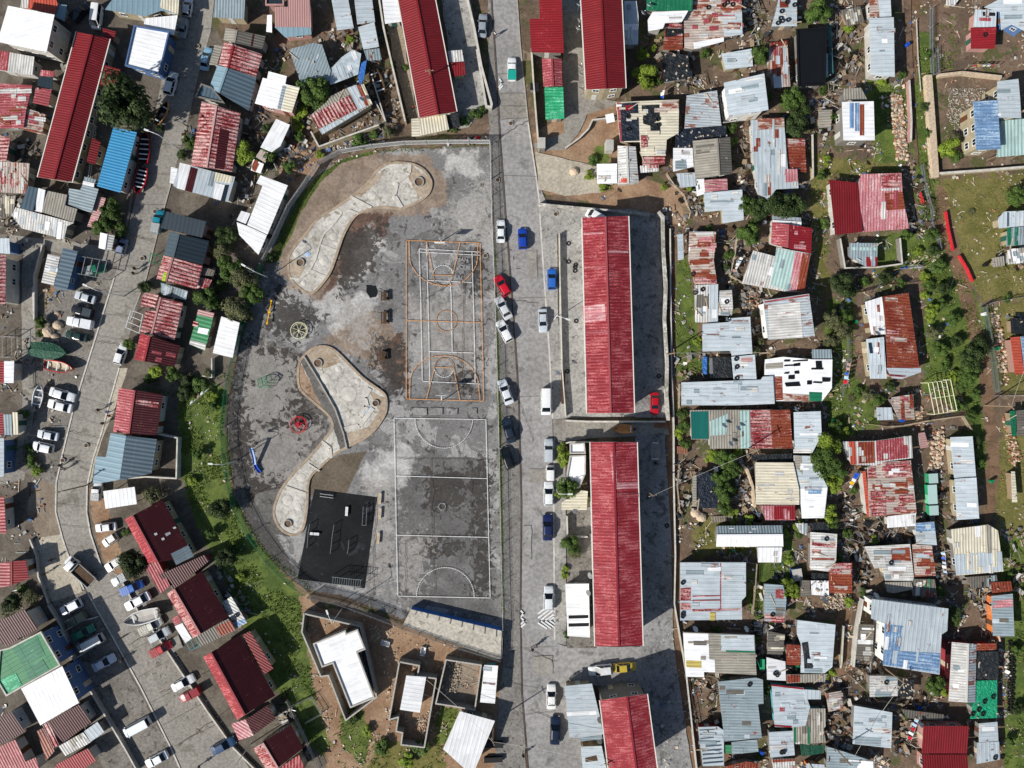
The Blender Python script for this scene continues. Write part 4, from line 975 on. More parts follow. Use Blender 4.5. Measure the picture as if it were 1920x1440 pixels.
P 1317,1422 1354,1419 1354,1421 1317,1424 ; BG
P 1318,1430 1355,1427 1355,1429 1318,1432 ; BG
>house|house|white roof edged in red and turquoise|plT|2.8
S 1446,1283 1507,1290 1520,1327 1511,1362 1484,1364 1452,1362 ; WB ; 0
P 1446,1283 1507,1290 1506,1293 1446,1286 ; RB
P 1452,1359 1484,1361 1484,1364 1452,1362 ; RB
A 3 ; WB GR RF
S 1486,1363 1516,1329 1548,1329 1548,1362 1516,1396 1488,1392 ; AS ; 90 ; .2 ; 2.5
A 7 ; WD ASD RW GN
S 1509,1293 1539,1295 1539,1311 1509,1311 ; WB
>house|house|off white roof with a big black tank|plG|2.6
S 1441,1372 1487,1371 1491,1417 1444,1420 ; WB ; 0
>shed|shed|pale roof with red rim on the bottom edge|plG|2.6
S 1448,1424 1490,1423 1492,1446 1450,1446 ; WD
P 1448,1424 1490,1423 1490,1427 1449,1430 ; RU
>canopy|canopy|dark green net canopy beside scrap timber|wood|2.2|o
S 1500,1396 1548,1398 1545,1412 1503,1418 ; GD
>shack|shack|rust sheet roof on the bottom edge below grey roof|tin|2.4
S 1357,1438 1400,1428 1422,1432 1422,1446 1358,1446 ; RU
>shed|shed|orange walled hut with pale blue roof, bottom edge|plO|2.6
S 1512,1432 1546,1434 1546,1446 1512,1446 ; WB
>house|house|half white half rust tiled roof by the stream|plC|3.2|h
S 1655,556 1704,549 1727,698 1690,712 1672,710 1664,700 ; RU ; 4 ; -.6
P 1662,690 1727,690 1727,698 1690,711 1672,709 ; WB
S 1623,566 1655,556 1661,627 1633,627 ; W ; 90
P 1644,572 1649,571 1650,585 1645,585 ; RU
S 1623,636 1656,632 1664,710 1633,710 ; WB ; 90
P 1645,642 1649,642 1650,664 1646,664 ; RU
P 1628,643 1634,642 1637,662 1631,663 ; DK
>house|house|deep red and faded pink roof with holes|plW|3.1|h
S 1556,336 1608,342 1617,435 1565,441 ; R ; 90 ; .4
S 1609,342 1614,327 1689,325 1692,365 1706,428 1618,435 ; PK ; 90 ; -.4
P 1652,328 1689,326 1690,352 1653,352 ; RS ; 0
P 1658,362 1692,360 1697,392 1662,394 ; RU ; 0
P 1653,354 1688,352 1688,356 1653,358 ; WD
>shack|shack|scrappy shack between walls below pink roof|plG|2.4
S 1592,456 1645,456 1645,500 1624,500 1592,480 ; GR
P 1624,482 1645,482 1645,500 1625,500 ; RB
P 1596,463 1644,464 1644,470 1597,469 ; TLL
A 4 ; WD RU GR
>shed|shed|striped sheet shed at the right edge of grass|plC|2.8
S 1872,409 1882,397 1925,395 1925,423 1874,428 ; WB ; 90
P 1888,398 1892,398 1892,424 1888,425 ; BG
S 1888,428 1925,424 1925,458 1888,462 ; GR ; 90
P 1888,428 1896,427 1896,460 1889,460 ; GN
P 1903,427 1909,426 1909,460 1903,460 ; GN
>shed|shed|white and rust striped shed above the patchwork house|plG|2.5
S 1671,745 1713,739 1716,787 1685,786 1672,760 ; RW ; 0
P 1688,742 1695,741 1697,787 1690,787 ; RU
P 1705,740 1711,739 1713,762 1706,762 ; RU
>shed|shed|tiny bluish hut left of the striped shed|tin|2.2
S 1644,764 1672,764 1675,787 1645,788 ; WB
>house|house|big rust red and white patchwork roof house|plW|3|h
S 1580,828 1639,827 1710,817 1711,859 1661,865 1640,873 1595,871 ; WD ; 90 ; .3
P 1591,828 1603,828 1606,871 1595,871 ; OR
P 1609,829 1639,828 1640,868 1610,869 ; RU
P 1642,827 1702,819 1703,858 1644,865 ; RF
S 1627,876 1662,866 1707,863 1718,962 1631,969 ; RW ; 0 ; .3
P 1661,867 1706,864 1708,893 1660,896 ; RS
P 1632,921 1660,918 1662,966 1634,968 ; RS
P 1686,929 1712,926 1714,940 1687,943 ; RS
P 1628,878 1641,874 1642,893 1628,894 ; RS
A 10 ; RS RU WD W
S 1617,884 1623,883 1633,968 1626,970 ; OR ; 0 ; .1 ; 2.7
S 1664,968 1717,962 1717,986 1664,990 ; W ; ; ; 2.4
>house|house|narrow blue edged roof between rocks and stream|plC|3|h
S 1783,820 1823,818 1829,893 1790,896 ; WB ; 0 ; .3
S 1791,898 1830,895 1835,972 1795,975 ; WB ; 0 ; .3
>shed|shed|green lined shed against rubble on the right edge|wood|2.4
S 1893,771 1904,770 1907,817 1897,817 ; GN
S 1905,770 1925,768 1925,817 1908,817 ; ASD
>shed|shed|brown fenced pen with pale slats, right edge|wood|2.3
S 1896,884 1903,884 1908,942 1898,942 ; CR ; 0
>house|house|rust brown roof on the right edge above grass|brick|2.8
S 1894,633 1912,631 1921,702 1903,702 ; OR ; 0
P 1914,631 1925,631 1925,700 1921,701 ; BLS
S 1913,631 1926,630 1926,701 1922,702 ; RW ; ; ; 2.6
>shed|shed|blue barred sheet lean-to under green tanks|plG|2.6
S 1717,981 1751,978 1756,1022 1719,1020 ; WB ; 0
P 1717,981 1751,979 1753,995 1717,997 ; BLS
>house|house|pale rusting roof with one tyre and brown patch|plG|2.7|h
S 1622,1025 1706,1020 1713,1082 1711,1089 1660,1089 1655,1065 1640,1066 ; WD ; 0 ; .2
P 1671,1029 1705,1026 1708,1052 1672,1050 ; RU
A 7 ; AS GR RW
>house|house|narrow rusting roof right of the dark gap|plG|2.7
S 1711,1021 1747,1023 1754,1079 1716,1082 ; RW ; 0 ; .2
A 8 ; WD AS RU WB
S 1660,1092 1709,1091 1712,1105 1676,1112 1663,1110 ; AS ; 90 ; .1 ; 2.4
>house|house|stepped cream ribbed roof with a blue lower half|plG|2.9|h
S 1784,993 1854,984 1872,995 1881,1071 1793,1079 ; CR ; 90 ; .3
P 1789,1040 1878,1034 1881,1070 1793,1078 ; WB
P 1828,987 1838,986 1839,1006 1829,1007 ; W
P 1848,985 1857,985 1859,1037 1852,1038 ; AS
>house|house|pale ribbed roof beside orange walled yard|plO|2.9
S 1860,1118 1898,1113 1901,1193 1863,1193 ; GR ; 0 ; .3
P 1861,1127 1898,1123 1899,1137 1862,1141 ; PK
>house|house|largest blue ribbed roof, lower right|plS|4.6|h
S 1636,1124 1780,1142 1777,1183 1766,1190 1760,1264 1655,1247 1659,1170 1634,1160 ; WB ; 98 ; .5
P 1659,1170 1694,1174 1690,1178 1685,1250 1655,1246 ; BLS
P 1686,1221 1763,1225 1760,1262 1685,1250 ; BLS ; 8
>shack|shack|grimy white roof with a single tyre by the path|plG|2.5
S 1630,1266 1684,1269 1684,1306 1630,1306 ; WD ; 0
A 8 ; W GR WD
>shack|shack|black sheeted roof dotted with white stones, lower right|tin|2.4
S 1685,1272 1713,1275 1712,1309 1685,1306 ; BK
>house|house|plain pale blue square roof beside the path|plG|2.8
S 1603,1324 1672,1335 1670,1402 1600,1396 ; WB ; 0 ; .4
P 1604,1380 1652,1384 1651,1399 1602,1395 ; GR
>house|house|large maroon roof house with pink brick wall|plP|3.1|h
S 1730,1360 1815,1360 1815,1414 1730,1414 ; R ; 90 ; -.5
S 1730,1416 1815,1416 1815,1450 1730,1450 ; R ; 90 ; .4
>house|house|white and rust gable left of the green tarpaulin|plR|2.8
G 1785,1204 1831,1208 1829,1318 1779,1315 ; WD WBR ; .66 ; .5
S 1832,1207 1868,1206 1868,1218 1832,1220 ; RU ; 0 ; .1
>shack|shack|black sheeted roof above the green tarpaulin|tin|2.5
S 1832,1222 1871,1221 1871,1274 1831,1274 ; BK
>shack|shack|green tarpaulin roof held down by tyres|tin|2.4
S 1830,1276 1871,1276 1871,1347 1818,1347 1827,1305 ; GT
>shed|shed|upper pale blue shed below the green tarpaulin|plG|2.7
S 1835,1356 1871,1354 1873,1390 1835,1391 ; WB ; 0
>shed|shed|lower pale shed with a black tyre, bottom right|plG|2.7
S 1833,1393 1874,1391 1874,1424 1831,1432 ; WB ; 90 ; .2 ; 2.5
>shack|shack|long grey ribbed roof cut by the bottom edge|plG|2.6
S 1552,1401 1590,1412 1638,1427 1638,1446 1550,1446 ; GR ; 0
P 1589,1424 1637,1428 1637,1446 1589,1446 ; W
>row_house|row house|upper long red gable right of the main road|plS|5.6|hg
G 1091,408 1179,405 1190,774 1100,775 ; RC RC ; .5 ; 1.1
P 1092,574 1134,570 1136,601 1094,605 ; PK
P 1094,437 1131,434 1131,438 1094,441 ; PK
P 1140,470 1178,470 1178,475 1140,475 ; PK
P 1100,620 1140,618 1140,626 1100,628 ; RF
P 1096,500 1136,498 1136,504 1096,506 ; RF
>row_house|row house|lower long red gable with white annexes|plS|5.6|hg
G 1106,829 1195,829 1206,1211 1115,1212 ; RC RC ; .5 ; 1.1
P 1155,905 1197,904 1197,916 1156,917 ; PK
P 1145,850 1154,850 1157,905 1149,905 ; PK
P 1156,925 1198,924 1198,932 1156,933 ; RF
P 1112,1060 1158,1058 1158,1066 1112,1068 ; RF
>row_house|row house|red gable with tall grey end wall, bottom edge|plG|6|hg
G 1124,1313 1214,1301 1234,1450 1141,1450 ; RC RC ; .57 ; 1.0
>house|house|pale annex roof by the grey end wall|plC|3
S 1058,1286 1110,1282 1124,1340 1131,1376 1122,1385 1068,1382 ; WB ; 0 ; -.2
P 1062,1335 1118,1332 1119,1340 1063,1343 ; W
P 1086,1384 1128,1378 1130,1386 1088,1390 ; GR
>shed|shed|white roof with a rectangular hole, bottom edge|plC|2.8
S 1089,1401 1128,1398 1138,1446 1093,1446 ; WB ; 0
P 1097,1421 1118,1416 1121,1426 1098,1429 ; woodD
>house|house|white flat roofed annex behind roadside shrubs|plW|3
F 1068,831 1096,830 1098,851 1068,851 ; W plW
F 1068,854 1098,853 1098,888 1086,916 1060,900 ; W plW
>carport|carport|cream ribbed carport in front of the lower red gable|plC|2.6|o
S 1053,942 1090,919 1102,921 1100,956 1053,956 ; CR ; 0 ; .2
>carport|carport|white sheet carport with two dark slots|plW|2.6
S 1060,1095 1104,1094 1106,1195 1064,1193 ; W ; 0 ; .2
P 1066,1154 1103,1153 1103,1159 1066,1160 ; BKS
P 1066,1169 1104,1168 1104,1174 1066,1175 ; BKS
>house|house|bright blue roof house beside the red boats|plW|3|h
S 211,238 258,249 227,362 180,348 ; BL ; 15 ; .5
>house|house|grey ribbed stepped roof under the long dark gable|plG|2.8
S 128,353 150,356 155,345 186,355 173,399 165,397 125,383 ; GR ; 15
P 156,339 177,344 176,351 155,346 ; W
S 158,331 180,337 178,343 157,338 ; GR
>house|house|white speckled roof with slate, cream and white panels|plG|3|h
S 52,348 72,353 63,396 37,391 ; BG ; 100
S 73,353 86,357 78,398 64,396 ; W ; 100
S 87,357 125,365 122,385 145,392 139,417 79,398 ; AS ; 100
S 30,389 139,418 126,424 119,448 40,428 22,404 ; WD ; 100
A 8 ; W WD WB
>shed|shed|pinkish sheet roof beside two leafy trees|tin|2.4
S 184,368 199,372 178,428 163,424 ; PKT ; 15
A 4 ; PK AS
>shed|shed|small white corrugated roof at the street corner|tin|2.6
G 188,436 215,442 209,471 185,465 ; W WD ; .45 ; .3
>shack|shack|rusty patchwork roof in the left middle|tin|2.5
S -5,303 57,307 52,342 47,362 -5,360 ; RW
P -5,312 18,312 14,345 -5,345 ; RS
A 12 ; RU PK WD RW
>shed|shed|dull red ribbed strip at the left edge|tin|2.6
S -5,253 20,258 12,302 -5,302 ; RS
>deck|deck|weathered slatted timber deck at the left edge|wood|.5
S -5,372 30,366 24,404 -5,410 ; AS ; 90 ; 0
A 10 ; CR AS ASD
>house|house|white roof box at the left edge above a lane|plB|3.4
S -5,447 18,447 18,476 -5,474 ; WB ; 90
>row_house|row house|dark red roof at the left edge with white side|plW|4.2|h
S -5,478 10,478 9,570 -5,572 ; RS ; 0 ; -.3
>house|house|slate blue shed roof beside the covered green pickup|plB|2.9
S 117,464 147,472 126,547 99,539 ; BG ; 13 ; .4
>shed|shed|pale patched lean-to beside the slate blue roof|plC|2.6
S 90,476 112,481 100,535 78,530 ; WD ; 13
A 5 ; CR W WB
>house|house|white strip roof between dark yards, left edge|plW|3
S 8,677 26,677 25,718 8,718 ; W ; 0
S -5,677 7,677 7,718 -5,718 ; RB
>house|house|grey panel roof at the left edge|plW|3
S 7,777 23,777 22,818 7,818 ; GR ; 90
>shed|shed|cream panel roof right of the grey panel roof|plW|3
S 24,773 34,773 33,815 24,815 ; CR ; 90
>house|house|red roof slice left of the grey panel roof|plW|3
S -5,775 6,775 6,815 -5,815 ; RB
>house|house|pale blue castellated wall house at the left edge|plB|3.6|h
S -5,822 7,822 7,893 -5,895 ; WB
>house|house|red roof slice above the grey paved square|plW|3
S -5,932 8,932 12,1000 -5,1000 ; RC
>house|house|bright red gable left of the grey paved square|plW|3.2
G 20,1053 48,1050 54,1085 20,1098 ; RB RB ; .05 ; .3
S -5,1057 19,1053 19,1098 -5,1103 ; RC ; 0
>house|house|dark navy roof with brick gable wall|brick|4.2|h
S 313,397 388,416 378,445 300,427 ; DK ; 105 ; -.5
>row_house|row house|two tone slate and navy gable beside a teal pickup|plP|3.6
G 318,434 392,452 380,497 307,478 ; DKL DK ; .24 ; 1
>row_house|row house|white streaked red gable with a lime strip|plW|3|h
G 306,479 380,498 368,542 293,523 ; RS RS ; .24 ; 1
P 308,511 314,512 310,528 304,527 ; LM
>shed|shed|grey junk covered roof between two red gables|plG|2.4
S 302,530 353,546 348,563 302,552 ; GR
A 5 ; GR ASD WB
>shed|shed|small red and white striped shed by the hedge|tin|2.3
S 372,518 397,525 390,543 367,538 ; RS
P 366,520 376,521 372,541 364,538 ; WD
S 381,500 403,507 400,518 380,516 ; ASD
>row_house|row house|faded red gable with a small white numbered porch|plW|3|h
G 300,557 343,568 327,638 283,627 ; RS RS ; .02 ; .6
S 274,582 292,584 280,628 263,623 ; RS ; 15
S 268,549 298,553 290,578 263,574 ; RS ; 15 ; .2 ; 2.7
>row_house|row house|dark maroon gable below the faded red gable|plC|3|h
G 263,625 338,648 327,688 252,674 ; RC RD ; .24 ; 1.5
A 3 ; RF
>shed|shed|green roof shed scattered with white squares|tin|2.5
S 372,580 402,587 385,658 354,645 ; GNL ; 15
P 372,580 402,587 399,596 369,590 ; PKT
P 373,614 392,617 389,628 370,624 ; W
P 363,602 372,604 371,613 361,611 ; RS
P 357,637 386,645 385,657 355,645 ; WD
>house|house|clean white ribbed shed against the playground fence|plW|2.8
S 414,593 450,605 437,671 398,662 ; W ; 15 ; .4
>row_house|row house|patchy red gable on the street bend|plW|3.1|h
G 223,727 305,740 294,818 212,810 ; RF RD ; .36 ; 1.1
P 255,748 298,755 296,765 254,757 ; RS
>house|house|large blue grey gable with walled white yard|plC|3.8|h
S 207,812 238,817 226,899 200,904 172,907 178,856 198,857 ; BGL ; 10 ; .6
S 239,817 292,824 282,888 227,901 ; BG ; 10 ; -.8
>carport|carport|white ribbed carport by the white pickup|steelW|2.6|o
S 193,921 252,913 257,945 198,954 ; W ; 83 ; .1
>row_house|row house|long maroon gable above the tree shaded cars|plC|3|h
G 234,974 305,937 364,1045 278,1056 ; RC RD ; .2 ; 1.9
P 319,1039 353,1022 364,1043 329,1060 ; GR
P 308,1001 318,997 320,1001 311,1006 ; WD
P 287,1001 292,999 294,1003 289,1005 ; W
P 301,1010 306,1008 308,1012 303,1014 ; W
P 324,989 329,987 331,990 326,992 ; W
>row_house|row house|short red link house with white speckled porch|plR|2.8
S 270,1063 294,1051 320,1098 302,1112 ; RF ; 60
S 298,1078 384,1040 392,1052 324,1106 ; RD ; 60 ; -.3
>row_house|row house|long maroon gable beside the white motorboat|plC|3|h
G 313,1113 378,1070 428,1157 362,1197 ; RS RD ; .2 ; 1.9
S 368,1193 429,1159 443,1182 375,1213 ; ASD ; 62 ; -.3
P 405,1175 432,1163 442,1181 412,1193 ; RU
>shed|shed|pale lean-to with one tyre above grassy bank|tin|2.4
S 415,1130 433,1119 464,1167 442,1179 ; WD ; 30
P 440,1166 460,1160 462,1167 443,1176 ; BLS
>shed|shed|white porch roof with red end beside parked pickups|plW|2.4
S 328,1174 342,1168 359,1198 347,1206 ; W ; 30
S 321,1160 334,1153 341,1166 328,1173 ; RF
>row_house|row house|largest maroon gable in the lower left|plC|3.2|h
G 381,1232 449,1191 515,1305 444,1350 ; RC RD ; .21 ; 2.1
S 454,1191 468,1184 513,1253 496,1264 ; R ; 30 ; .3
>row_house|row house|low dark roof under the largest maroon gable|plC|2.8
S 461,1349 502,1322 516,1349 477,1377 ; RD ; 30 ; -.3
S 433,1358 460,1349 476,1378 448,1388 ; PK ; 30
>row_house|row house|maroon gable dotted with white patches, bottom|plC|3|h
G 475,1404 545,1359 569,1402 505,1452 ; RS RD ; .25 ; 1.7
>house|house|bright red roof on the bottom edge|plC|3
S 524,1440 560,1416 576,1450 522,1450 ; RC
>house|house|plain dark maroon roof above the green terraces|plW|4
S -5,1165 48,1143 70,1180 10,1213 -5,1200 ; RD ; 62 ; -.5
>house|apartment block|green terraced roof with a blue walled side|plB|5.4|h
F 0,1218 20,1213 78,1183 115,1247 57,1280 13,1305 -5,1275 ; GNL concL
P 20,1213 68,1188 85,1228 45,1250 ; GN
P 45,1253 80,1236 92,1255 57,1278 ; GN
P 0,1275 30,1262 42,1285 13,1304 ; GNT
>house|house|dazzling white roof house with blue windowed walls|plB|5.4|h
S 38,1292 115,1250 149,1317 77,1359 ; W ; 62 ; .4
>row_house|row house|dark maroon roof below the dazzling white roof|plW|3
S 91,1353 149,1320 170,1355 113,1397 ; RD ; 60 ; -.5
S 78,1360 90,1354 112,1397 102,1402 ; RS ; 60
S 68,1372 79,1366 103,1408 88,1425 ; RU ; 60
>shed|shed|mottled cream sheets and white roof, bottom left|plG|2.7
S 110,1399 156,1373 170,1392 122,1418 ; WD ; 60
A 5 ; CR AS WD
S 158,1371 183,1353 195,1373 170,1391 ; WB
>house|house|vivid red roof near the bottom left corner|plW|2.9
S 107,1432 165,1403 179,1427 150,1447 100,1447 ; RB ; 60
>row_house|row house|broad faded red roof in the bottom left corner|plW|3
S -5,1402 27,1388 48,1428 67,1420 78,1447 -5,1447 ; RF ; 60
S -5,1345 22,1333 45,1373 -5,1400 ; RD ; 60 ; -.4
>house|house|blinding white L shaped roof in a block walled yard|plW|3.4|h
F 587,1206 648,1181 650,1187 671,1179 686,1217 671,1223 703,1308 657,1327 624,1244 604,1251 ; W plW
>shed|house|small white roof inside a narrow block walled yard|plW|2.6
S 762,1266 799,1270 787,1337 750,1330 ; W ; 10
>container|container|ribbed white container roof with blue edge by road|plT|2.6
S 908,1247 934,1248 928,1319 900,1317 ; W ; 5 ; .1
A 2 ; WBR
>house|house|wide white ribbed roof at the roadside, bottom centre|plG|3.2|h
S 862,1335 928,1353 889,1446 878,1446 831,1404 ; W ; 105 ; .5
>house|house|multi panel roof of white, red, blue and cream|plW|2.9|h
S 337,305 358,310 395,320 440,331 428,379 332,353 325,348 ; WB ; 105
P 337,305 358,310 346,357 332,353 ; W
P 358,313 371,317 360,361 347,357 ; RD
P 396,321 404,323 398,350 390,348 ; GR
P 404,323 437,331 434,343 402,340 ; CR
P 404,343 422,347 414,376 400,372 ; W
P 422,347 429,347 421,378 414,376 ; DK
>shed|shed|white box shed left of the multi panel roof|plW|2.6
S 321,313 333,316 327,345 318,343 ; W
>house|house|big white ribbed roof hugging the playground fence|plW|3|h
S 488,328 540,348 502,440 463,422 492,348 480,343 ; W ; 25 ; .3
S 464,424 501,441 485,478 448,440 443,416 ; W ; 25 ; .3
S 452,395 469,400 461,420 444,413 ; W ; 115 ; .2
>house|house|slanting white roof above the big white ribbed roof|plW|2.8
S 517,222 543,233 526,274 510,286 489,277 ; W ; 120
>shack|shack|rust banded scrap roof below the slanting white roof|tin|2.3
S 489,280 503,286 497,305 479,294 ; RW
S 475,298 495,308 488,325 470,319 ; W
A 3 ; RU WD
>shack|shack|cream roof covered in black plastic with blue weights|plC|2.8|h
S 1155,191 1273,187 1272,250 1250,262 1248,292 1202,292 1200,266 1163,266 ; CR ; 0 ; .2
P 1156,192 1163,192 1170,266 1163,266 ; RF
P 1163,194 1196,192 1199,264 1166,265 ; BKN
P 1203,198 1236,196 1237,222 1220,236 1206,232 ; BK
P 1219,232 1237,230 1238,250 1220,251 ; BK
P 1201,254 1214,254 1214,277 1202,277 ; RS
P 1172,198 1186,197 1187,206 1173,208 ; RB
P 1240,190 1272,188 1272,205 1241,208 ; RW
A 5 ; RW WD W
S 1204,294 1247,293 1246,308 1205,310 ; RS ; 0 ; .1 ; 2.4
>shack|shack|grey white ribbed gable with flat white side roof|plW|2.6
G 1158,273 1192,275 1198,343 1158,345 ; WD WD ; .5 ; .4
P 1163,334 1177,334 1177,343 1163,342 ; OR
S 1119,307 1157,307 1157,344 1120,344 ; W ; 0 ; .2
>shed|shed|white and red lean-to beside the grey white gable|tin|2.1
S 1200,311 1235,309 1235,321 1200,324 ; WD
P 1215,310 1235,309 1235,315 1215,316 ; RS
>shed|shed|small tilted white roof above orange earth|tin|2
S 1135,215 1150,212 1153,228 1138,231 ; W
>shelter|shelter|black netted yard cover with a red sheet|wood|1.9|o
S 1336,669 1369,669 1372,709 1338,711 ; BK
>shelter|shelter|black plastic shelter above the cream ribbed roof|wood|2|o
S 1407,853 1485,850 1486,864 1414,865 ; BK
>shelter|shelter|rounded black tarp shelter beside leafy vines|wood|2|o
S 1517,981 1548,978 1557,997 1521,995 ; BK
>shack|shack|crumpled white scrap roof left of rounded black tarp|tin|2.1
S 1491,981 1515,982 1513,1004 1500,999 ; WD
A 3 ; GR W
>shelter|shelter|black hole roof between two pale sheds|tin|2
S 1522,1074 1554,1076 1554,1087 1522,1086 ; BK
>shack|shack|scrap timber and sheet roof left of stream path|wood|2
S 1548,1300 1578,1296 1582,1330 1553,1334 ; RW
A 8 ; WD AS CR ASD
>shack|shack|grey scrap roof under the patchy row roof|tin|2
S 1300,890 1306,890 1306,950 1298,950 ; AS
>shack|shack|low patched roof left of the narrow blue edged roof|tin|2
S 1722,812 1734,810 1742,838 1726,841 ; PKT
>shed|shed|slatted pallet shed at the right field edge|wood|1.5
S 1860,484 1882,480 1884,498 1862,501 ; AS
>shack|shack|cluttered white shack right of the slatted pallet shed|tin|2.2
S 1889,468 1922,464 1924,492 1890,496 ; WD
A 6 ; GR RU AS W
>shack|shack|dark tyre strewn shack above the rust brown roof|wood|2
S 1894,597 1922,596 1923,625 1896,626 ; BK
>shack|shack|scrap roof yard with red and green bundles|wood|2
S 1705,1085 1752,1086 1758,1120 1712,1118 ; ASD
A 9 ; W GN WD CR RU
>shed|shed|timber slat shed beside the green net canopy|wood|2.1
S 1500,1364 1545,1366 1548,1392 1512,1394 ; AS
A 6 ; WD ASD CR
>shack|shack|low grey roof at the foot of brown stairs|tin|2
S 1440,1183 1472,1190 1468,1228 1438,1226 ; ASD
A 4 ; CR AS
>shed|shed|cage shed with grey slats by the leafy shrub|wood|2
S 1500,1088 1518,1088 1519,1118 1502,1118 ; ASD
>shack|shack|white bundle strewn lean-to left of largest blue roof|tin|2.2
S 1610,1170 1640,1172 1636,1240 1604,1236 ; ASD
A 9 ; W WD AS
>shack|shack|brown scrap shed above the pale ribbed roof|tin|2.3
S 1858,1092 1896,1090 1898,1108 1860,1112 ; RU
>shack|shack|grey scrap lean-to under stepped cream ribbed roof|tin|2
S 1812,1082 1868,1078 1872,1098 1822,1104 ; ASD
A 5 ; GR BK AS
>shack|shack|rusty lean-to along the white and rust gable|plR|2.4
S 1773,1200 1784,1206 1780,1300 1771,1290 ; RD
>shack|shack|grey lean-to strip above the plain pale blue roof|tin|2.1
S 1690,1330 1770,1340 1768,1352 1700,1346 ; ASD
>shed|shed|little blue roof shed beside white scrap, upper hillside|tin|2.2
S 1545,100 1552,100 1553,145 1547,145 ; TLL
>shack|shack|collapsed timber heap roof at the upper hillside|wood|1.6
S 1575,20 1612,12 1622,40 1590,50 ; ASD
A 7 ; AS WD CR
>shack|shack|pale slab roof below the broken red bricks|tin|1.8
S 1535,206 1560,206 1558,238 1536,240 ; AS
"""
parse(DATA)
for i_,B_ in enumerate(BLD): build_house(B_,i_)

# ---------------- naming what a thing stands beside ----------------
USED={}
def near(px,py,h=0):
    x,y=P(px,py,h); best=None
    for out,lab,c,hh,nm,zf in FOOT:
        n=len(out); dd=1e9
        for i in range(n):
            a=Vector(out[i]);b_=Vector(out[(i+1)%n]); t=max(0,min(1,(Vector((x,y))-a).dot(b_-a)/max((b_-a).length_squared,1e-6))); dd=min(dd,(a+(b_-a)*t-Vector((x,y))).length)
        if inside(x,y,out): dd=-1
        if best is None or dd<best[0]: best=(dd,lab,c)
    dx,dy=x-best[2][0],y-best[2][1]
    rel=('right of' if dx>0 else 'left of') if abs(dx)>abs(dy) else ('above' if dy>0 else 'below')
    return rel,best[1]
CUT={'left','right','above','below','beside','with','by','in','on','under','behind','between','and','of','over','at','touching','along','ending','held','weighed','to'}
def shorten(s,n=16):
    w=s.split()
    if len(w)<=n: return s
    k=n
    while k>6 and w[k] not in CUT: k-=1
    w=w[:k]
    while w[-1] in CUT or w[-1] in('the','a','one','each'): w.pop()
    return ' '.join(w)
def roofz(px,py):
    for k in range(2):
        for out,lab,c,h,nm,zf in FOOT[::-1]:
            x,y=P(px,py,h)
            if inside(x,y,out):
                z=zf(x,y); x,y=P(px,py,z); return x,y,zf(x,y),lab
        px+=2
    return None
# ---------------- trees and shrubs ----------------
def crown(seed,n,leaf,mat,clumps=26,zs=.85):
    rnd=random.Random(seed); b=MB(); cs=[]
    for i in range(clumps):
        while 1:
            v=Vector((rnd.uniform(-1,1),rnd.uniform(-1,1),rnd.uniform(-.7,1)))
            if .25<v.length<.86: break
        cs.append((Vector((v.x*.8,v.y*.8,v.z*.62*zs)),rnd.uniform(.2,.42)))
    for i in range(n):
        c,r_=rnd.choice(cs); v=Vector((rnd.gauss(0,1),rnd.gauss(0,1),rnd.gauss(0,1))).normalized()
        if v.z<-.35: v.z*=-1
        p=c+v*r_*(.6+.4*rnd.random()); p.z+=1.0*zs
        nrm=(v+Vector((rnd.uniform(-.6,.6),rnd.uniform(-.6,.6),rnd.uniform(-.2,.8)))).normalized(); q=nrm.to_track_quat('Z','Y').to_matrix(); a=rnd.random()*6.3; s_=leaf*rnd.uniform(.6,1.3)
        e1=q@Vector((math.cos(a),math.sin(a),0))*s_; e2=q@Vector((-math.sin(a),math.cos(a),0))*s_*.55
        b.face([p-e1,p-e2,p+e1,p+e2],mat)
    o=b.build('crown'); m=o.data; bpy.data.objects.remove(o); return m
def trunkm(seed):
    rnd=random.Random(seed); b=MB(); b.tube([(0,0,0),(.03,.02,.3),(0,.03,.6),(.05,0,.9)],[.11,.085,.065,.03],8,'bark')
    for i in range(5):
        a=i*1.3+rnd.random(); z=.35+.09*i; b.tube([(0,0,z),(math.cos(a)*.3,math.sin(a)*.3,z+.2),(math.cos(a)*.6,math.sin(a)*.6,z+.38)],[.05,.035,.012],6,'bark')
    o=b.build('trunk'); m=o.data; bpy.data.objects.remove(o); return m
CR={k:[crown(s+i,n,lf,mt,cl) for i in range(2)] for k,(s,n,lf,mt,cl) in dict(D=(1,5200,.058,'leafD',34),M=(11,5000,.058,'leafM',28),L=(21,3600,.06,'leafL',22),O=(31,3200,.055,'leafO',24),s=(41,1300,.10,'leafM',14),t=(51,1300,.10,'leafL',14),u=(61,1300,.10,'leafD',14)).items()}
TR=[trunkm(3),trunkm(9)]
KIND=dict(D=('tree','dark green tree','tree'),M=('tree','green tree','tree'),L=('tree','bright green tree','tree'),O=('tree','olive grey tree','tree'),s=('shrub','green shrub','shrub'),t=('shrub','yellow green shrub','shrub'),u=('shrub','dark green shrub','shrub'))
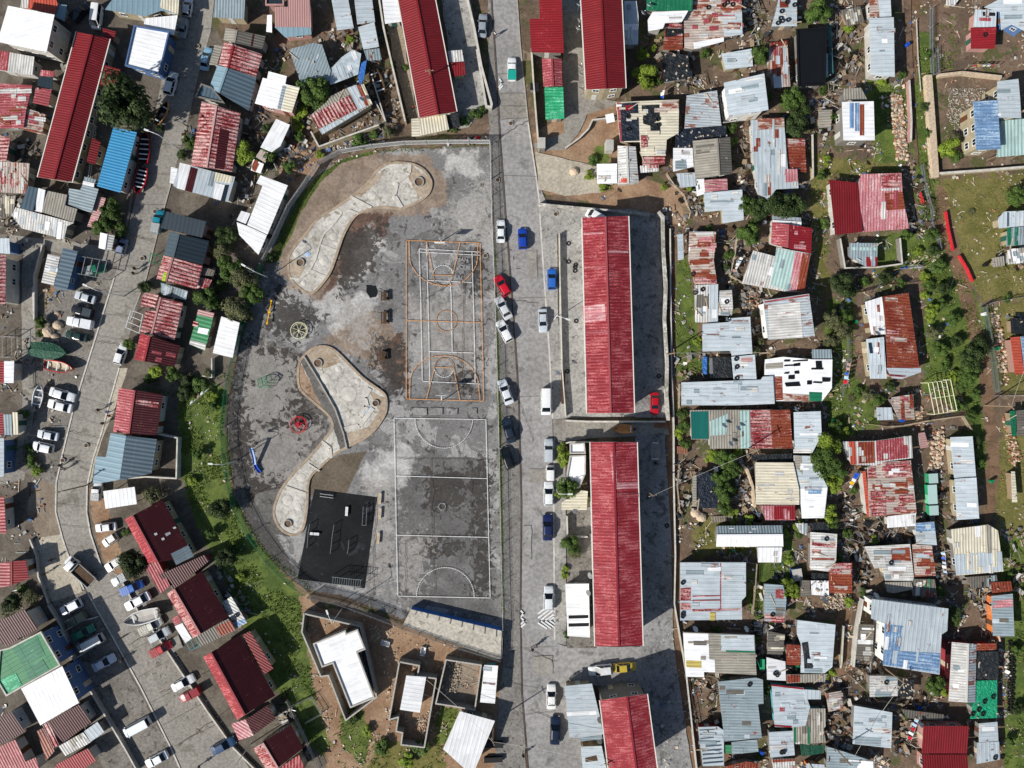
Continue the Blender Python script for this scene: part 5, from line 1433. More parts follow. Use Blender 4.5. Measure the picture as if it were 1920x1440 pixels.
TREES="""232,190,44,D,1.3 207,391,20,M 192,424,16,M 224,432,12,M 455,287,19,L 355,265,13,M 340,290,10,u 585,172,27,M 570,205,14,t 603,205,12,s 555,228,11,t 520,262,10,s 505,288,14,M 542,310,12,M 560,240,10,t
425,440,18,D 412,470,18,O 432,500,22,M 455,522,22,O 470,548,20,M 385,560,20,M 440,575,24,O 462,592,12,O 413,535,12,s 398,568,14,M 272,537,12,D 242,645,10,M 507,482,10,u 76,605,11,M 74,625,8,s 290,695,12,t 322,700,14,M 280,712,10,s 372,722,14,s 350,715,12,u 395,745,12,t 345,738,12,D
412,955,20,D 425,1045,18,D 440,1030,10,M 248,1058,24,D 285,928,17,O 236,1000,7,s 20,1132,17,D 58,1120,14,O 40,1105,10,s 60,865,12,s 70,885,10,t 55,840,9,s 28,690,7,s 45,775,9,s
1208,133,20,L,1 1212,155,12,L 1206,100,11,L 1427,103,17,M,1.2 1535,24,22,M 1590,50,10,t 1487,183,20,M 1499,206,17,D 1493,236,20,D 1372,240,10,M 1373,265,9,t 1398,383,17,M 1426,393,20,D 1463,383,24,D 1490,384,22,D 1440,372,14,D 1403,440,20,M 1413,425,12,M 1580,532,22,D 1590,545,14,D 1562,600,18,O 1583,595,14,M 1577,622,16,O 1558,640,14,O 1610,215,8,s
1551,838,22,L 1548,868,26,M 1572,880,18,M 1563,905,16,L 1555,962,16,L 1562,980,12,M 1362,862,18,M 1340,850,12,L 1378,880,14,M 1352,895,16,M 1360,925,18,M 1358,950,14,M 1374,960,9,t 1375,975,8,t 1405,975,9,t 1375,920,7,t 1282,800,12,s 1285,830,10,s 1272,815,10,t 1280,775,9,s
1057,860,14,L,1.1 1056,840,10,L 1063,915,20,M,1.1 1050,925,10,L 1068,1022,17,M 1078,1035,12,O 1059,1068,7,t 1059,1080,6,t 1062,1190,7,M 1780,272,16,L 1766,283,11,t 1790,290,12,s 1790,258,12,O 1908,366,19,M,.8 1736,520,10,t 1740,537,10,s 1735,555,9,t 1748,580,12,L 1742,597,8,t 1752,625,13,O 1763,655,13,M 1775,685,12,s 1788,705,10,t 1822,672,20,D 1838,650,17,D 1818,700,18,M 1806,722,12,M
1630,742,11,O 1650,750,12,s 1608,735,9,s 1670,725,10,u 1755,1284,18,M 1768,1292,12,L 1788,1150,14,D 1795,1165,10,s 1480,1104,16,L 1490,1112,10,L 1433,1292,11,M 1556,1258,11,L 1546,1268,8,t 1498,985,10,t 1500,1000,9,s 1575,1045,8,s 1462,770,6,s 1640,1012,8,t 1415,660,12,O 1425,640,8,O 1545,420,9,s
1367,480,9,s 1362,500,8,u 715,1402,15,s 790,1400,14,s 762,1425,14,t 660,1352,10,s 690,1370,10,t 740,1345,8,u 700,252,8,s 728,248,11,O 675,262,14,s 1110,300,9,s 1105,328,9,t 1130,352,8,t 735,120,7,s 760,125,6,s 890,215,10,s 905,205,8,s 870,228,9,s 655,75,8,t 850,244,6,s 1320,650,7,s 1748,440,11,M 1752,470,10,D 1760,500,12,M 1772,540,12,D 1768,570,10,M 1790,600,12,M 1795,640,11,D 1800,760,12,M 1822,780,10,M 1830,830,11,D 1838,870,9,M 1832,740,10,M 1738,250,8,M 1735,200,8,D 1740,100,8,M 1905,1220,9,M 1910,1330,10,D 1895,1390,9,M 1478,860,7,s 1290,350,8,t 1330,428,7,s 1393,700,6,s 1420,1200,8,s 1500,1230,7,t 1345,1180,7,s 1410,1290,8,M 1340,1400,7,u 1425,1420,8,s 1590,1130,9,t 1620,1110,8,s 1650,1300,8,s 1700,1340,9,M 1720,1050,8,t 1765,1110,10,M 1740,990,7,s 1590,1000,9,M 1600,920,8,s 1570,800,12,M 1585,810,9,t 1530,1040,7,s 1480,1050,9,t 1545,170,9,s 1560,220,10,M 1655,150,9,t 1690,140,8,s 1700,440,10,M 1720,470,9,t 1660,520,12,D 1690,530,9,M 1620,530,9,s 1540,330,9,M 1550,300,8,t 1235,150,8,s 1225,90,7,t 1320,100,8,s 1400,180,9,M 1440,180,8,s 1245,350,7,t 1900,470,7,s 1890,560,8,s 1850,1250,8,t 1885,1160,9,M 1895,1080,8,s 560,255,9,M 600,290,8,t 480,300,8,M 500,240,9,D 300,240,8,D 390,700,9,O 400,760,10,M 370,850,11,M 360,900,9,t 395,1000,10,M 450,1080,8,t 330,420,9,D 345,470,10,D 1308,640,8,t 1475,1000,8,t 1330,860,9,t 1385,845,9,t 350,505,0,s"""
def uniq(base,px,py,h=0):
    rel,lab=near(px,py,h); s=f'{base} {rel} the {lab}'
    return shorten(s)
PEND=[]
def later(root,base,px,py,grp=None): PEND.append([root,base,px,py,grp])
for t in TREES.split():
    f=t.split(','); x,y,r_,k=float(f[0]),float(f[1]),float(f[2])/S,f[3]; hs=float(f[4]) if len(f)>4 else (.9 if k in 'DMLO' else .6)
    if r_<=0: continue
    sc=r_*1.36; rnd=random.Random(int(x*7+y)); hh=sc*1.0*hs; wx,wy=P(x,y,hh)
    nm,ds,ct=KIND[k]; root=emp(nm,(wx,wy,0),rnd.random()*6.3,cat=ct,group='trees and shrubs between the houses')
    link('crown',rnd.choice(CR[k]),root,(0,0,0),(0,0,0),(sc,sc*rnd.uniform(.85,1.1),sc*hs)); link('trunk',rnd.choice(TR),root,(0,0,0),(0,0,0),(sc,sc,sc*hs))
    later(root,('small ' if r_<1.0 and k in 'DMLO' else 'large ' if r_>2.1 else '')+ds,x,y)
def agave(px,py,r_):
    b=MB(); rnd=random.Random(3)
    for i in range(46):
        a=i*2.4; el=.15+1.2*(i/46); L=r_*(1-.35*i/46); c,s_=math.cos(a),math.sin(a); m=Vector((c*L*.5*math.cos(el),s_*L*.5*math.cos(el),L*.5*math.sin(el)+.1)); e=Vector((c*L*math.cos(el*.6),s_*L*math.cos(el*.6),L*math.sin(el*.6)*.9)); w_=Vector((-s_,c,0))*.055
        b.face([Vector((0,0,.1))-w_,m-w_*1.2,e,m+w_*1.2,Vector((0,0,.1))+w_],'leafO')
    x,y=P(px,py); o=b.build('agave'); o.location=(x,y,0); return setp(o,cat='plant')
later(agave(1595,747,1.15),'spiky agave rosette',1595,747); later(agave(1821,397,.9),'small spiky agave',1821,397)
# grass and weeds as tufts
def inpx(poly): return pts(poly)
def tufts(name,label,polys,dens,mat,size,seed,solid=False):
    rnd=random.Random(seed); b=MB()
    for pl in polys:
        q=wp(pl); xs=[t[0] for t in q]; ys=[t[1] for t in q]; n=int((max(xs)-min(xs))*(max(ys)-min(ys))*dens)
        for i in range(n):
            x,y=rnd.uniform(min(xs),max(xs)),rnd.uniform(min(ys),max(ys))
            if not solid and mnoise.noise(Vector((x*.22,y*.22,seed)))+.35*mnoise.noise(Vector((x*1.1,y*1.1,seed+4)))<-.02: continue
            if not inside(x,y,q): continue
            for k in range(3):
                a=rnd.random()*6.3; L=size*rnd.uniform(.5,1.4); c,s_=math.cos(a),math.sin(a); w_=size*.28; lx,ly=c*L*.7,s_*L*.7
                b.face([(x-s_*w_,y+c*w_,.02),(x+s_*w_,y-c*w_,.02),(x+lx+s_*w_*.3,y+ly-c*w_*.3,L*.8),(x+lx,y+ly,L*.85)],mat)
    o=b.build(name); return setp(o,label=label,cat='grass',kind='stuff')
GR_BANK='335,735 360,700 425,730 418,800 425,930 480,1060 560,1130 575,1180 585,1280 620,1400 600,1420 545,1340 480,1220 430,1110 380,1010 350,930 335,860'
tufts('grass','tall green grass on the bank below the playground',[GR_BANK],9,'grassM',.30,1)
tufts('grass','grass strip growing along the playground fences',['505,485 530,430 560,370 590,335 640,298 665,292 700,285 700,289 640,306 600,340 565,395 545,440 515,490','925,450 931,450 944,900 946,1150 941,1150 934,800','700,282 915,270 918,274 702,288','432,790 440,930 500,1030 585,1100 580,1106 495,1040 436,940 426,850'],22,'grassM',.2,2,True)
tufts('grass','weeds and grass between the shacks on the hillside',['1255,487 1290,485 1305,600 1312,665 1262,670','1262,670 1320,670 1340,700 1265,712','1545,560 1600,560 1600,700 1640,740 1650,790 1560,820 1545,740','1520,280 1600,300 1700,300 1700,330 1560,335 1550,420 1560,600 1530,560 1520,440','1620,150 1700,160 1705,300 1640,305','1320,965 1420,1000 1430,1040 1300,1045','1460,985 1485,990 1500,1100 1440,1180 1400,1140 1405,1060 1468,1050','1640,505 1760,430 1790,600 1800,760 1735,715 1735,560','1265,740 1290,765 1290,850 1262,900','1120,270 1150,270 1150,360 1100,330'],6,'grassM',.28,3)
tufts('grass','green grass along the stream bed on the right',['1722,60 1748,60 1752,330 1765,420 1800,500 1850,640 1830,740 1850,830 1840,900 1818,800 1805,700 1780,600 1745,480 1722,380 1718,200','1870,1000 1925,1000 1925,1445 1880,1445 1885,1200','1750,30 1790,30 1790,130 1752,135'],8,'grassM',.3,4)
tufts('grass','dry yellow grass in the fields on the right',['1755,335 1925,320 1925,560 1840,565 1800,470 1765,410','1850,575 1925,560 1925,735 1880,740 1865,680','1880,780 1925,770 1925,1100 1890,1060 1865,960'],3.5,'grassD',.24,5)
tufts('grass','weeds on the rubble slope at the bottom',['640,1330 700,1320 720,1400 840,1395 840,1445 640,1445 620,1400','820,1320 862,1330 835,1400 812,1400','430,330 500,230 560,230 520,330'],4,'grassM',.28,6)
tufts('grass','weeds in the yards left of the street',['20,1105 95,1105 100,1130 30,1170 0,1150','30,770 75,880 55,900 25,890','255,685 440,700 420,730 330,745 250,735','68,520 95,545 90,640 66,640'],4,'grassM',.28,7)
# ---------------- loose rubbish ----------------
def litter(label,region,n,seed,size=(.1,.45),pal=('plS','plW','blockcap','brickR','woodP','metal','plG','stoneL','woodP','woodD','woodD','stoneG','plB'),name='litter',avoid=True):
    rnd=random.Random(seed); b=MB(); q=wp(region); xs=[t[0] for t in q]; ys=[t[1] for t in q]; feet=[f for f in FOOT]; k=0;tr=0
    while k<n and tr<n*8:
        tr+=1; x,y=rnd.uniform(min(xs),max(xs)),rnd.uniform(min(ys),max(ys))
        if not inside(x,y,q) or mnoise.noise(Vector((x*.35,y*.35,seed)))+.4*mnoise.noise(Vector((x*1.2,y*1.2,seed)))<.12: continue
        if avoid and any(abs(x-f[2][0])<14 and abs(y-f[2][1])<14 and inside(x,y,f[0]) for f in feet): continue
        k+=1; m=rnd.choice(pal); s_=rnd.uniform(*size)*(1 if rnd.random()<.85 else 1.6)
        if m in('woodP','woodD','metal') and rnd.random()<.6: b.box((x,y,.05+rnd.random()*.1),(s_*4,.07+s_*.1,.05),rnd.random()*3.1,m,0,rnd.uniform(-.1,.1))
        else: b.box((x,y,s_*.2),(s_,s_*rnd.uniform(.4,1),s_*.4),rnd.random()*3.1,m,rnd.uniform(-.4,.4),rnd.uniform(-.4,.4))
    return setp(b.build(name),label=label,cat='litter',kind='stuff')
litter('scattered rubbish and scraps between the upper right shacks','1255,0 1720,0 1720,330 1540,480 1250,480',1300,1)
litter('scattered rubbish and scraps between the middle right shacks','1260,480 1740,330 1800,700 1850,980 1262,980',1500,2)
litter('scattered rubbish and scraps between the lower right shacks','1262,980 1900,980 1890,1440 1300,1440',2200,3)
litter('white scraps strewn over the grassy bank','345,740 420,740 425,930 560,1130 620,1400 480,1210 360,960',260,4,(.08,.3),('plW','plW','blockcap','stoneL'))
litter('rubble and scraps on the bottom orange slope','570,1130 940,1225 940,1240 830,1440 620,1440 580,1250',600,5,(.08,.35),('stoneL','stoneL','plW','brickR','stoneG','woodP'))
litter('rubbish in the yards around the upper left houses','330,240 560,60 740,0 790,260 560,330 430,460 380,300',700,6)
litter('rubbish in the yards at the left edge','0,100 200,100 200,480 0,1440 0,480',500,7)
litter('rubbish along the ditch behind the long red gables','1240,400 1270,400 1275,1200 1320,1440 1240,1440 1235,1000',260,8,(.1,.4),('plW','plW','blockcap','woodP','plB'))
litter('rubbish heap against the top playground fence','830,262 915,256 918,268 835,272',160,9,(.1,.4),('plW','plW','rubber','plB','redP','rubber'))
litter('rubbish heap under the top red gable','600,235 740,225 740,262 640,282 600,285',240,10,(.1,.4))
litter('scattered scraps over the stream side fields','1725,0 1925,0 1925,1440 1890,1440 1860,900 1730,400',600,11,(.08,.35),('plW','stoneL','brickR','stoneG','woodP'))
litter('scraps on the verge by the main road','922,280 975,400 980,1440 945,1440 935,800',200,12,(.05,.2),('plW','stoneL','woodD','stoneG'))
def heap(label,region,seed,dens=1.3,pal=('plW','plG','woodD','woodD','metal','stoneG','trim','wood','blockcap','plG','wood','trim')):
    q=wp(region); n=int(abs(area(q))*dens*1.15); rnd=random.Random(seed); xs=[t[0] for t in q]; ys=[t[1] for t in q]; b=MB(); k=0; tr=0
    while k<n and tr<n*20:
        tr+=1; x,y=rnd.uniform(min(xs),max(xs)),rnd.uniform(min(ys),max(ys))
        if not inside(x,y,q) or any(abs(x-f[2][0])<14 and abs(y-f[2][1])<14 and inside(x,y,f[0]) for f in FOOT): continue
        k+=1; m=rnd.choice(pal); u=rnd.random()
        if u<.45: b.box((x,y,.1+rnd.random()*.7),(rnd.uniform(.6,2.4),rnd.uniform(.06,.12),.05),rnd.random()*3.1,m,0,rnd.uniform(-.35,.35))
        elif u<.75: b.box((x,y,.15+rnd.random()*.5),(rnd.uniform(.5,1.5),rnd.uniform(.4,.9),.04),rnd.random()*3.1,m,rnd.uniform(-.5,.5),rnd.uniform(-.5,.5))
        else: b.box((x,y,.2),(rnd.uniform(.25,.7),rnd.uniform(.25,.6),rnd.uniform(.3,.7)),rnd.random()*3.1,m,rnd.uniform(-.2,.2),rnd.uniform(-.2,.2))
    return setp(b.build('scrap_heap'),label=label,cat='scrap heap',kind='stuff')
for i,(r_,lab) in enumerate((('457,325 480,340 467,388 442,377','scrap covered yard roof left of the big white roof'),('500,255 560,235 590,290 540,320 500,320','scrap in the garden right of the slanting white roof'),
 ('436,215 500,215 480,290 440,250','scrap between the red striped gable and white roof'),('650,55 680,60 690,110 640,100 610,70','rubble and timber between the blue white roofs'),('690,120 740,130 745,250 700,255 690,190','dark scrap strip left of the top red gable'),
 ('25,257 75,265 72,303 25,300','scrap yard at the upper left edge'),('0,365 60,362 40,430 0,430','scrap around the slatted timber deck'),('1230,60 1250,60 1245,160 1228,130','scrap left of the two black plastic shacks'),
 ('1395,0 1455,0 1440,90 1400,80','scrap on the dark slope at the top'),('1555,30 1625,0 1622,130 1560,170','scrap and timber left of the long top right roof'),('1385,235 1415,235 1425,380 1395,370','timber and scrap left of the slender striped roof'),
 ('1500,165 1575,165 1570,260 1510,255','bricks and scrap below the jet black roof'),('1245,320 1300,330 1320,400 1290,410','broken fence timber by the white cluster'),('1345,430 1400,430 1395,540 1350,540','scrap in the yard right of the long patchwork roof'),
 ('1380,540 1440,540 1430,660 1400,600','scrap left of the smoke stained roof'),('1528,640 1560,640 1565,700 1560,760 1530,660','scrap right of the dotted white roof'),('1262,660 1320,665 1320,712 1266,712','scrap left of the black netted yard'),
 ('1400,760 1560,760 1560,772 1400,768','scrap between the long blue roof and row roof'),('1262,860 1306,860 1306,975 1264,975','scrap pens left of the black plastic roof'),('1375,860 1416,850 1420,985 1380,990','thatch and scrap left of cream ribbed roof'),
 ('1400,1165 1500,1170 1490,1200 1440,1235 1415,1200','scrap between the large roofs of lower middle'),('1320,1262 1350,1262 1350,1360 1325,1350','scrap left of the tall dull grey roof'),('1540,1285 1592,1280 1592,1420 1550,1400','large timber scrap heap by the lower path'),
 ('1576,935 1620,930 1640,1020 1600,1060 1580,1000','scrap left of the big patchwork house'),('1640,965 1720,962 1718,1022 1640,1020','scrap under the big patchwork house'),('1735,880 1780,885 1795,985 1740,980','scrap around the pale green tanks'),
 ('1755,985 1782,990 1792,1100 1760,1090','laundry and scrap left of the stepped cream roof'),('1800,1080 1880,1080 1858,1200 1830,1150','scrap in the orange walled yard'),('1600,1160 1640,1165 1650,1260 1598,1260','pale scrap left of the largest blue roof'),
 ('1688,1310 1740,1300 1730,1420 1670,1420','washing and scrap between lower right roofs'),('1880,980 1925,990 1925,1120 1900,1120','scrap field at the lower right edge'),('1700,310 1740,310 1745,470 1710,440','scrap right of the faded pink roof'),
 ('1420,1090 1440,1090 1436,1240 1415,1240','scrap alley beside the narrow striped roof'),('1565,1000 1625,1000 1640,1120 1600,1130','scrap along the path right of rust red square'),('1885,590 1925,590 1925,632 1888,632','dark scrap at the right edge above rust brown roof'),
 ('1280,0 1262,160 1300,165 1300,95','scrap under the big patchwork roof at top'),('120,85 145,60 140,130 110,230','scrap between long red gable and pink square'),('385,560 400,500 420,600 395,640','scrap under the hedge trees'),
 ('1862,470 1925,460 1925,505 1862,505','scrap around the right field shacks'),('400,1050 440,1090 480,1150 450,1180','scrap behind the long maroon gable'),('530,1290 600,1440 520,1380','scrap behind the bottom maroon gable'))): heap(lab,r_,i,1.1)
def manhole(px,py,lab,r_=.45):
    x,y=P(px,py); root=emp('manhole_cover',(x,y,0),label=lab,cat='manhole cover'); b=MB(); z=.006*(LV[0]+3); b.ring((0,0),r_*.85,r_,z,z+.01,20,'concL'); b.face([(r_*.85*math.cos(k*.314),r_*.85*math.sin(k*.314),z+.004) for k in range(20)],'woodD'); b.build('cover',root)
for px,py,lab in ((371,88,'manhole cover beside the pale blue sedan'),(292,397,'manhole cover beside the teal pickup'),(268,485,'manhole cover near the two people on left street'),(163,835,'manhole cover on the left street bend'),(119,863,'manhole cover beside the two people at the bend'),(958,232,'manhole cover at the broken road patch'),(933,338,'manhole cover beside the playground fence'),(910,480,'small round cover right of orange court',),(1042,402,'manhole on the pavement above the upper boundary wall')): manhole(px,py,lab,1.1 if 'pit' in lab else .42)
def rocks(label,region,n,seed,size=(.25,.7),pal=('stoneL','stoneL','stoneG','stoneL','brickR')):
    rnd=random.Random(seed); b=MB(); q=wp(region); xs=[t[0] for t in q]; ys=[t[1] for t in q]; k=0
    while k<n:
        x,y=rnd.uniform(min(xs),max(xs)),rnd.uniform(min(ys),max(ys))
        if not inside(x,y,q): continue
        k+=1; r_=rnd.uniform(*size)/2; vs=[]; m=rnd.choice(pal)
        for z,rr,nn in ((0,1,6),(.6,.95,6),(1.1,.5,6)):
            for j in range(nn):
                a=2*math.pi*j/nn+z; vs.append((x+math.cos(a)*r_*rr*rnd.uniform(.75,1.2),y+math.sin(a)*r_*rr*rnd.uniform(.75,1.2),z*r_))
        fs=[(i,(i+1)%6,6+(i+1)%6,6+i) for i in range(6)]+[(6+i,6+(i+1)%6,12+(i+1)%6,12+i) for i in range(6)]+[tuple(range(12,18))]
        b.poly3(vs,fs,m)
    return setp(b.build('rubble'),label=label,cat='rubble',kind='stuff')
rocks('pink broken rocks heaped right of the framed white house','1668,175 1690,180 1702,300 1680,300',420,1)
rocks('pale rocks packed between the patchwork house and tanks','1742,812 1768,800 1770,840 1760,880 1740,890 1745,850',260,2)
rocks('line of pale stones behind the green mesh fence','1858,582 1870,585 1882,640 1892,720 1885,722 1872,690',140,3)
rocks('rubble heap above the smoke stained roof','1385,545 1430,545 1420,575 1400,590 1385,570',160,4,(.2,.6))
rocks('stones piled in the square walled pen','842,1236 868,1238 858,1300 828,1308',200,5,(.15,.4),('stoneG','stoneG','stoneL'))
rocks('stone pile in the narrow walled yard','786,1345 802,1335 798,1370 786,1375',90,6,(.15,.4))
rocks('gravel and building rubble in the top right yard','1780,165 1850,165 1835,215 1800,260 1775,220',700,7,(.08,.3),('stoneG','blockcap','stoneG'))
rocks('broken bricks beside the two rust striped sheds','1718,760 1730,760 1728,795 1718,800',80,8,(.2,.5),('brickR','stoneL'))
rocks('rubble around the right edge sheds','1880,780 1893,780 1915,860 1905,880 1890,860',160,9,(.2,.5),('brickR','stoneL'))
rocks('loose stones beside the path at the lower middle','1535,1120 1580,1110 1585,1140 1550,1150',150,10,(.15,.5),('stoneG','stoneL'))
def boulder(px,py,r_,lab):
    rnd=random.Random(int(px)); b=MB(); vs=[];
    for z,rr in ((0,1),(.35,1.05),(.7,.8),(.95,.35)):
        for j in range(9):
            a=2*math.pi*j/9; k=rnd.uniform(.82,1.15)*rr*r_; vs.append((math.cos(a)*k,math.sin(a)*k*.85,z*r_*.8))
    fs=[(9*l+i,9*l+(i+1)%9,9*l+9+(i+1)%9,9*l+9+i) for l in range(3) for i in range(9)]+[tuple(range(27,36))]
    b.poly3(vs,fs,'stoneL'); o=b.build('boulder'); x,y=P(px,py); o.location=(x,y,0); setp(o,label=lab,cat='rock')
boulder(92,622,1.1,'largest pale boulder beside the parked green sedan'); boulder(110,610,.9,'upright brown boulder above the largest pale boulder'); boulder(104,632,.7,'small pale boulder touching the largest pale boulder'); boulder(1077,322,.9,'lone pink boulder above the paved slope'); boulder(108,588,.5,'low round brown rock behind the white pickup')
for i,(x,y) in enumerate(((1304,962),(1315,970))): boulder(x,y,.9,('upper','lower')[i]+' of two rounded pale rocks under the black plastic roof')
# ---------------- walls and fences ----------------
def wall(name,label,line,h,t,mat,cap='blockcap',cat=None,closed=False):
    q=wp(line); 
    if closed: q.append(q[0])
    x0,y0=q[0]; b=MB()
    for i in range(len(q)-1):
        a=Vector(q[i]);c=Vector(q[i+1]); L=(c-a).length
        if L<.05: continue
        u=(c-a)/L; 
        b.bar((*a,h/2),(*(c+u*t*.45),h/2),t,h-.003*(i%3),mat)
    cb=MB()
    for i in range(len(q)-1):
        a=Vector(q[i]);c=Vector(q[i+1]); L=(c-a).length
        if L<.05: continue
        u=(c-a)/L; cb.bar((*a,h+.03),(*(c+u*t*.4),h+.03),t+.05,.06-.003*(i%3),cap)
    root=emp(name,(x0,y0,0),label=label,cat=cat or name); o=(x0,y0,0); b.build('panel',root,o); cb.build('coping',root,o); return root
BW=[('576,1144 680,1168 710,1298 653,1341 621,1258 607,1260 572,1178',1.9,'rough block wall around the blinding white L roof'),
('752,1233 789,1240 785,1259 820,1264 798,1391 755,1386 758,1364 746,1361 750,1335 733,1340',1.9,'stepped block wall around the narrow red earth yard'),
('838,1230 903,1240 891,1323 846,1315 819,1311',1.7,'block wall pen filled with stones and sand')]
for l,h,lab in BW: wall('block_wall',lab,l,h,.2,'block',cat='wall',closed=True)
WL=[('245,895 282,892 338,895 340,820 300,812',1.5,.2,'plW','long white yard wall of the blue grey gable house'),
('712,-5 722,60 738,130 762,233',1.6,.25,'plY','tall cream boundary wall left of the long red gable'),
('875,-5 890,60 903,130 922,200 921,206 912,204 895,100',1.2,.35,'conc','mossy retaining wall beside the top of the main road'),
('587,252 602,280 650,262 712,240',1.4,.2,'plY','pale wall below the skewed striped shack'),
('706,195 725,232 700,150',1.2,.15,'plY','short yellowish wall right of the skewed striped shack'),
('996,97 1000,160 1003,200 1010,285',1.3,.2,'plY','yellowish wall along the right kerb beside green carport'),
('1060,280 1085,262 1102,245 1110,228 1160,222',.8,.2,'conc','curved grey kerb wall above the orange earth slope'),
('1008,385 1060,390 1150,398 1215,405',1.1,.25,'rockw','jagged pale rock wall above the upper long red gable'),
('1232,400 1240,410 1241,470 1246,540 1243,600 1248,680 1247,740 1250,785',1.3,.5,'rockw','jagged pale rock wall right of the upper long red gable'),
('1255,430 1256,560 1258,700 1262,800 1262,900 1265,1040 1263,1130 1285,1260 1305,1440',.6,.2,'conc','low concrete drain kerb beside the brown footpath'),
('1048,440 1049,520 1052,640 1053,690 1060,780',1.1,.15,'plW','thin white boundary wall in front of upper red gable'),
('1060,788 1100,790 1180,790 1245,790',.9,.25,'conc','concrete edge wall between the two long red gables'),
('1060,830 1068,828 1110,828',1.1,.2,'conc','short wall at the corner of the lower red gable'),
('1062,965 1063,1003',1.4,.18,'plW','white gate wall in front of the lower red gable'),
('1063,1004 1100,1004',1.2,.15,'plW','thin cross wall in front of the lower red gable'),
('60,1010 72,1040 76,1080 95,1130',.6,.2,'conc','low kerb wall left of the grey paved square'),
('96,1132 120,1170 150,1250 180,1300 240,1400 262,1440',.9,.2,'conc','long low wall behind the parked car row'),
('68,540 70,600 70,520 85,462',.9,.2,'plW','white curved wall at the side street corner'),
('119,1185 158,1162 185,1155',.7,.12,'plW','thin wall between the olive pickup and green pickup'),
('118,1186 146,1232 196,1200',.7,.12,'plW','thin wall around the green pickup and white van bay'),
('232,1090 265,1150 300,1195 330,1240 390,1330 440,1400 490,1450',.5,.2,'conc','low kerb wall between parking lot and maroon gables'),
('575,840 575,850',.3,.2,'conc','stub'),
('1735,145 1742,240 1748,330',1.0,1.1,'stoneL','thick rough stone wall left of the top right yard'),
('1755,145 1800,140 1870,148',.8,.5,'stoneL','rough stone bank at the top of the gravel yard'),
('1755,328 1840,322 1925,315',.9,.35,'plY','pale wall along the lower side of gravel yard'),
('1699,155 1703,230 1702,268',1.0,.25,'plP','pinkish wall right of the pink rock heap'),
('1569,450 1578,505 1640,503 1684,497 1680,450',1.3,.2,'plG','grey wall around the scrappy shack under pink roof'),
('1520,255 1521,335',.8,.2,'plY','low pale wall by the dark rust lean-to'),
('1388,870 1398,880 1408,910 1412,948',1.0,.3,'stoneL','stone edge wall left of the cream ribbed roof'),
('1577,1170 1573,1240 1571,1248',1.0,.18,'plC','cream wall right of the pale blue seamed roof'),
('1612,1120 1600,1190 1595,1245',1.2,.2,'plW','white wall left of the largest blue ribbed roof'),
('1845,1130 1862,1195',1.8,.15,'plO','orange painted yard wall left of the pale ribbed roof'),
('372,560 350,650',0.01,.1,'plW','stub'),
('402,672 402,708 385,705',1.1,.15,'plW','thin white wall under the clean white ribbed shed'),
('425,1345 445,1330 480,1300 553,1308 545,1240',.01,.1,'plW','stub')]
for l,h,t,m,lab in WL:
    if lab=='stub': continue
    wall('boundary_wall',lab,l,h,t,m,'concL' if m not in('rockw','stoneL') else m,'wall')
def fence(label,line,h,mat,step=.14,pst='metal',name='palisade_fence',rail=True,pw=.05):
    q=wp(line); x0,y0=q[0]; root=emp(name,(x0,y0,0),label=label,cat='fence'); o=(x0,y0,0); b=MB(); ps=0; carry=0
    for i in range(len(q)-1):
        a=Vector(q[i]);c=Vector(q[i+1]); L=(c-a).length; u=(c-a)/L; t=carry
        while t<L:
            p=a+u*t; b.box((p.x,p.y,h/2+.05),(pw,.03,h),math.atan2(u.y,u.x),mat); t+=step
        carry=t-L
        if rail:
            for z in (.35,h-.3): b.bar((*a,z),(*c,z),.05,.05,mat)
    b.build('pales',root,o); d_=0; cnt=0
    for i in range(len(q)-1):
        a=Vector(q[i]);c=Vector(q[i+1]); L=(c-a).length; u=(c-a)/L; k=max(1,int(L/3))
        for j in range(k):
            if cnt>90: break
            p=a+u*L*j/k; pb=MB(); pb.box((p.x,p.y,h/2+.08),(.09,.09,h+.16),0,pst); pb.build('post',root,o); cnt+=1
    return root
fence('pale green palisade fence curving round the playground top','498,490 520,445 545,390 580,340 600,310 640,288 700,278 760,272 842,270 919,270',2.2,'steelW')
fence('green palisade fence curving round the playground left side','495,498 470,560 455,620 440,680 428,740 421,800 424,850 432,900 442,945 470,1000 505,1050 545,1090 578,1112',2.2,'greenP')
fence('palisade fence along the bottom of the playground','582,1115 640,1128 700,1150 757,1172 850,1205 938,1232',2.2,'metal')
fence('white pipe fence between the playground and main road','919,272 922,400 927,520 931,650 935,800 938,950 941,1090 943,1175 941,1230',1.6,'steelW',.22,'steelW')
fence('green mesh fence left of the line of pale stones','1840,575 1848,620 1858,680 1864,735',1.6,'meshG',.12,'meshG')
fence('wire fence running right from the green mesh fence','1840,575 1860,567 1890,562 1925,556',1.3,'metal',.3)
fence('wire fence below the line of pale stones','1864,742 1925,742',1.2,'plW',.3)
fence('teal picket fence right of the jet black roof','1551,50 1553,100 1555,145',1.5,'plT',.12,'wood','picket_fence')
fence('white pipe along the ditch near the top right','1717,38 1720,110 1725,172',.35,'plW',.1,'plW','pipeline',False,.12)
fence('grey mesh fence of the top right plot','1742,20 1742,90 1744,145 1754,140 1752,92',1.3,'metal',.2)
fence('wooden paling fence left of the long very pale roof','1272,720 1271,765',1.4,'woodP',.12,'wood','picket_fence')
fence('crooked timber fence left of the white cluster of sheets','1248,328 1262,350 1280,368 1292,400 1290,412',1.2,'woodP',.15,'wood','picket_fence')
fence('green sided timber fence around the bare earth pen','1366,455 1380,440 1375,480 1368,510 1366,518 1392,533',1.2,'woodP',.14,'greenP','picket_fence')
fence('timber fence on the left of black plastic roofed shack','1272,870 1268,910 1273,960',1.2,'woodP',.16,'wood','picket_fence')
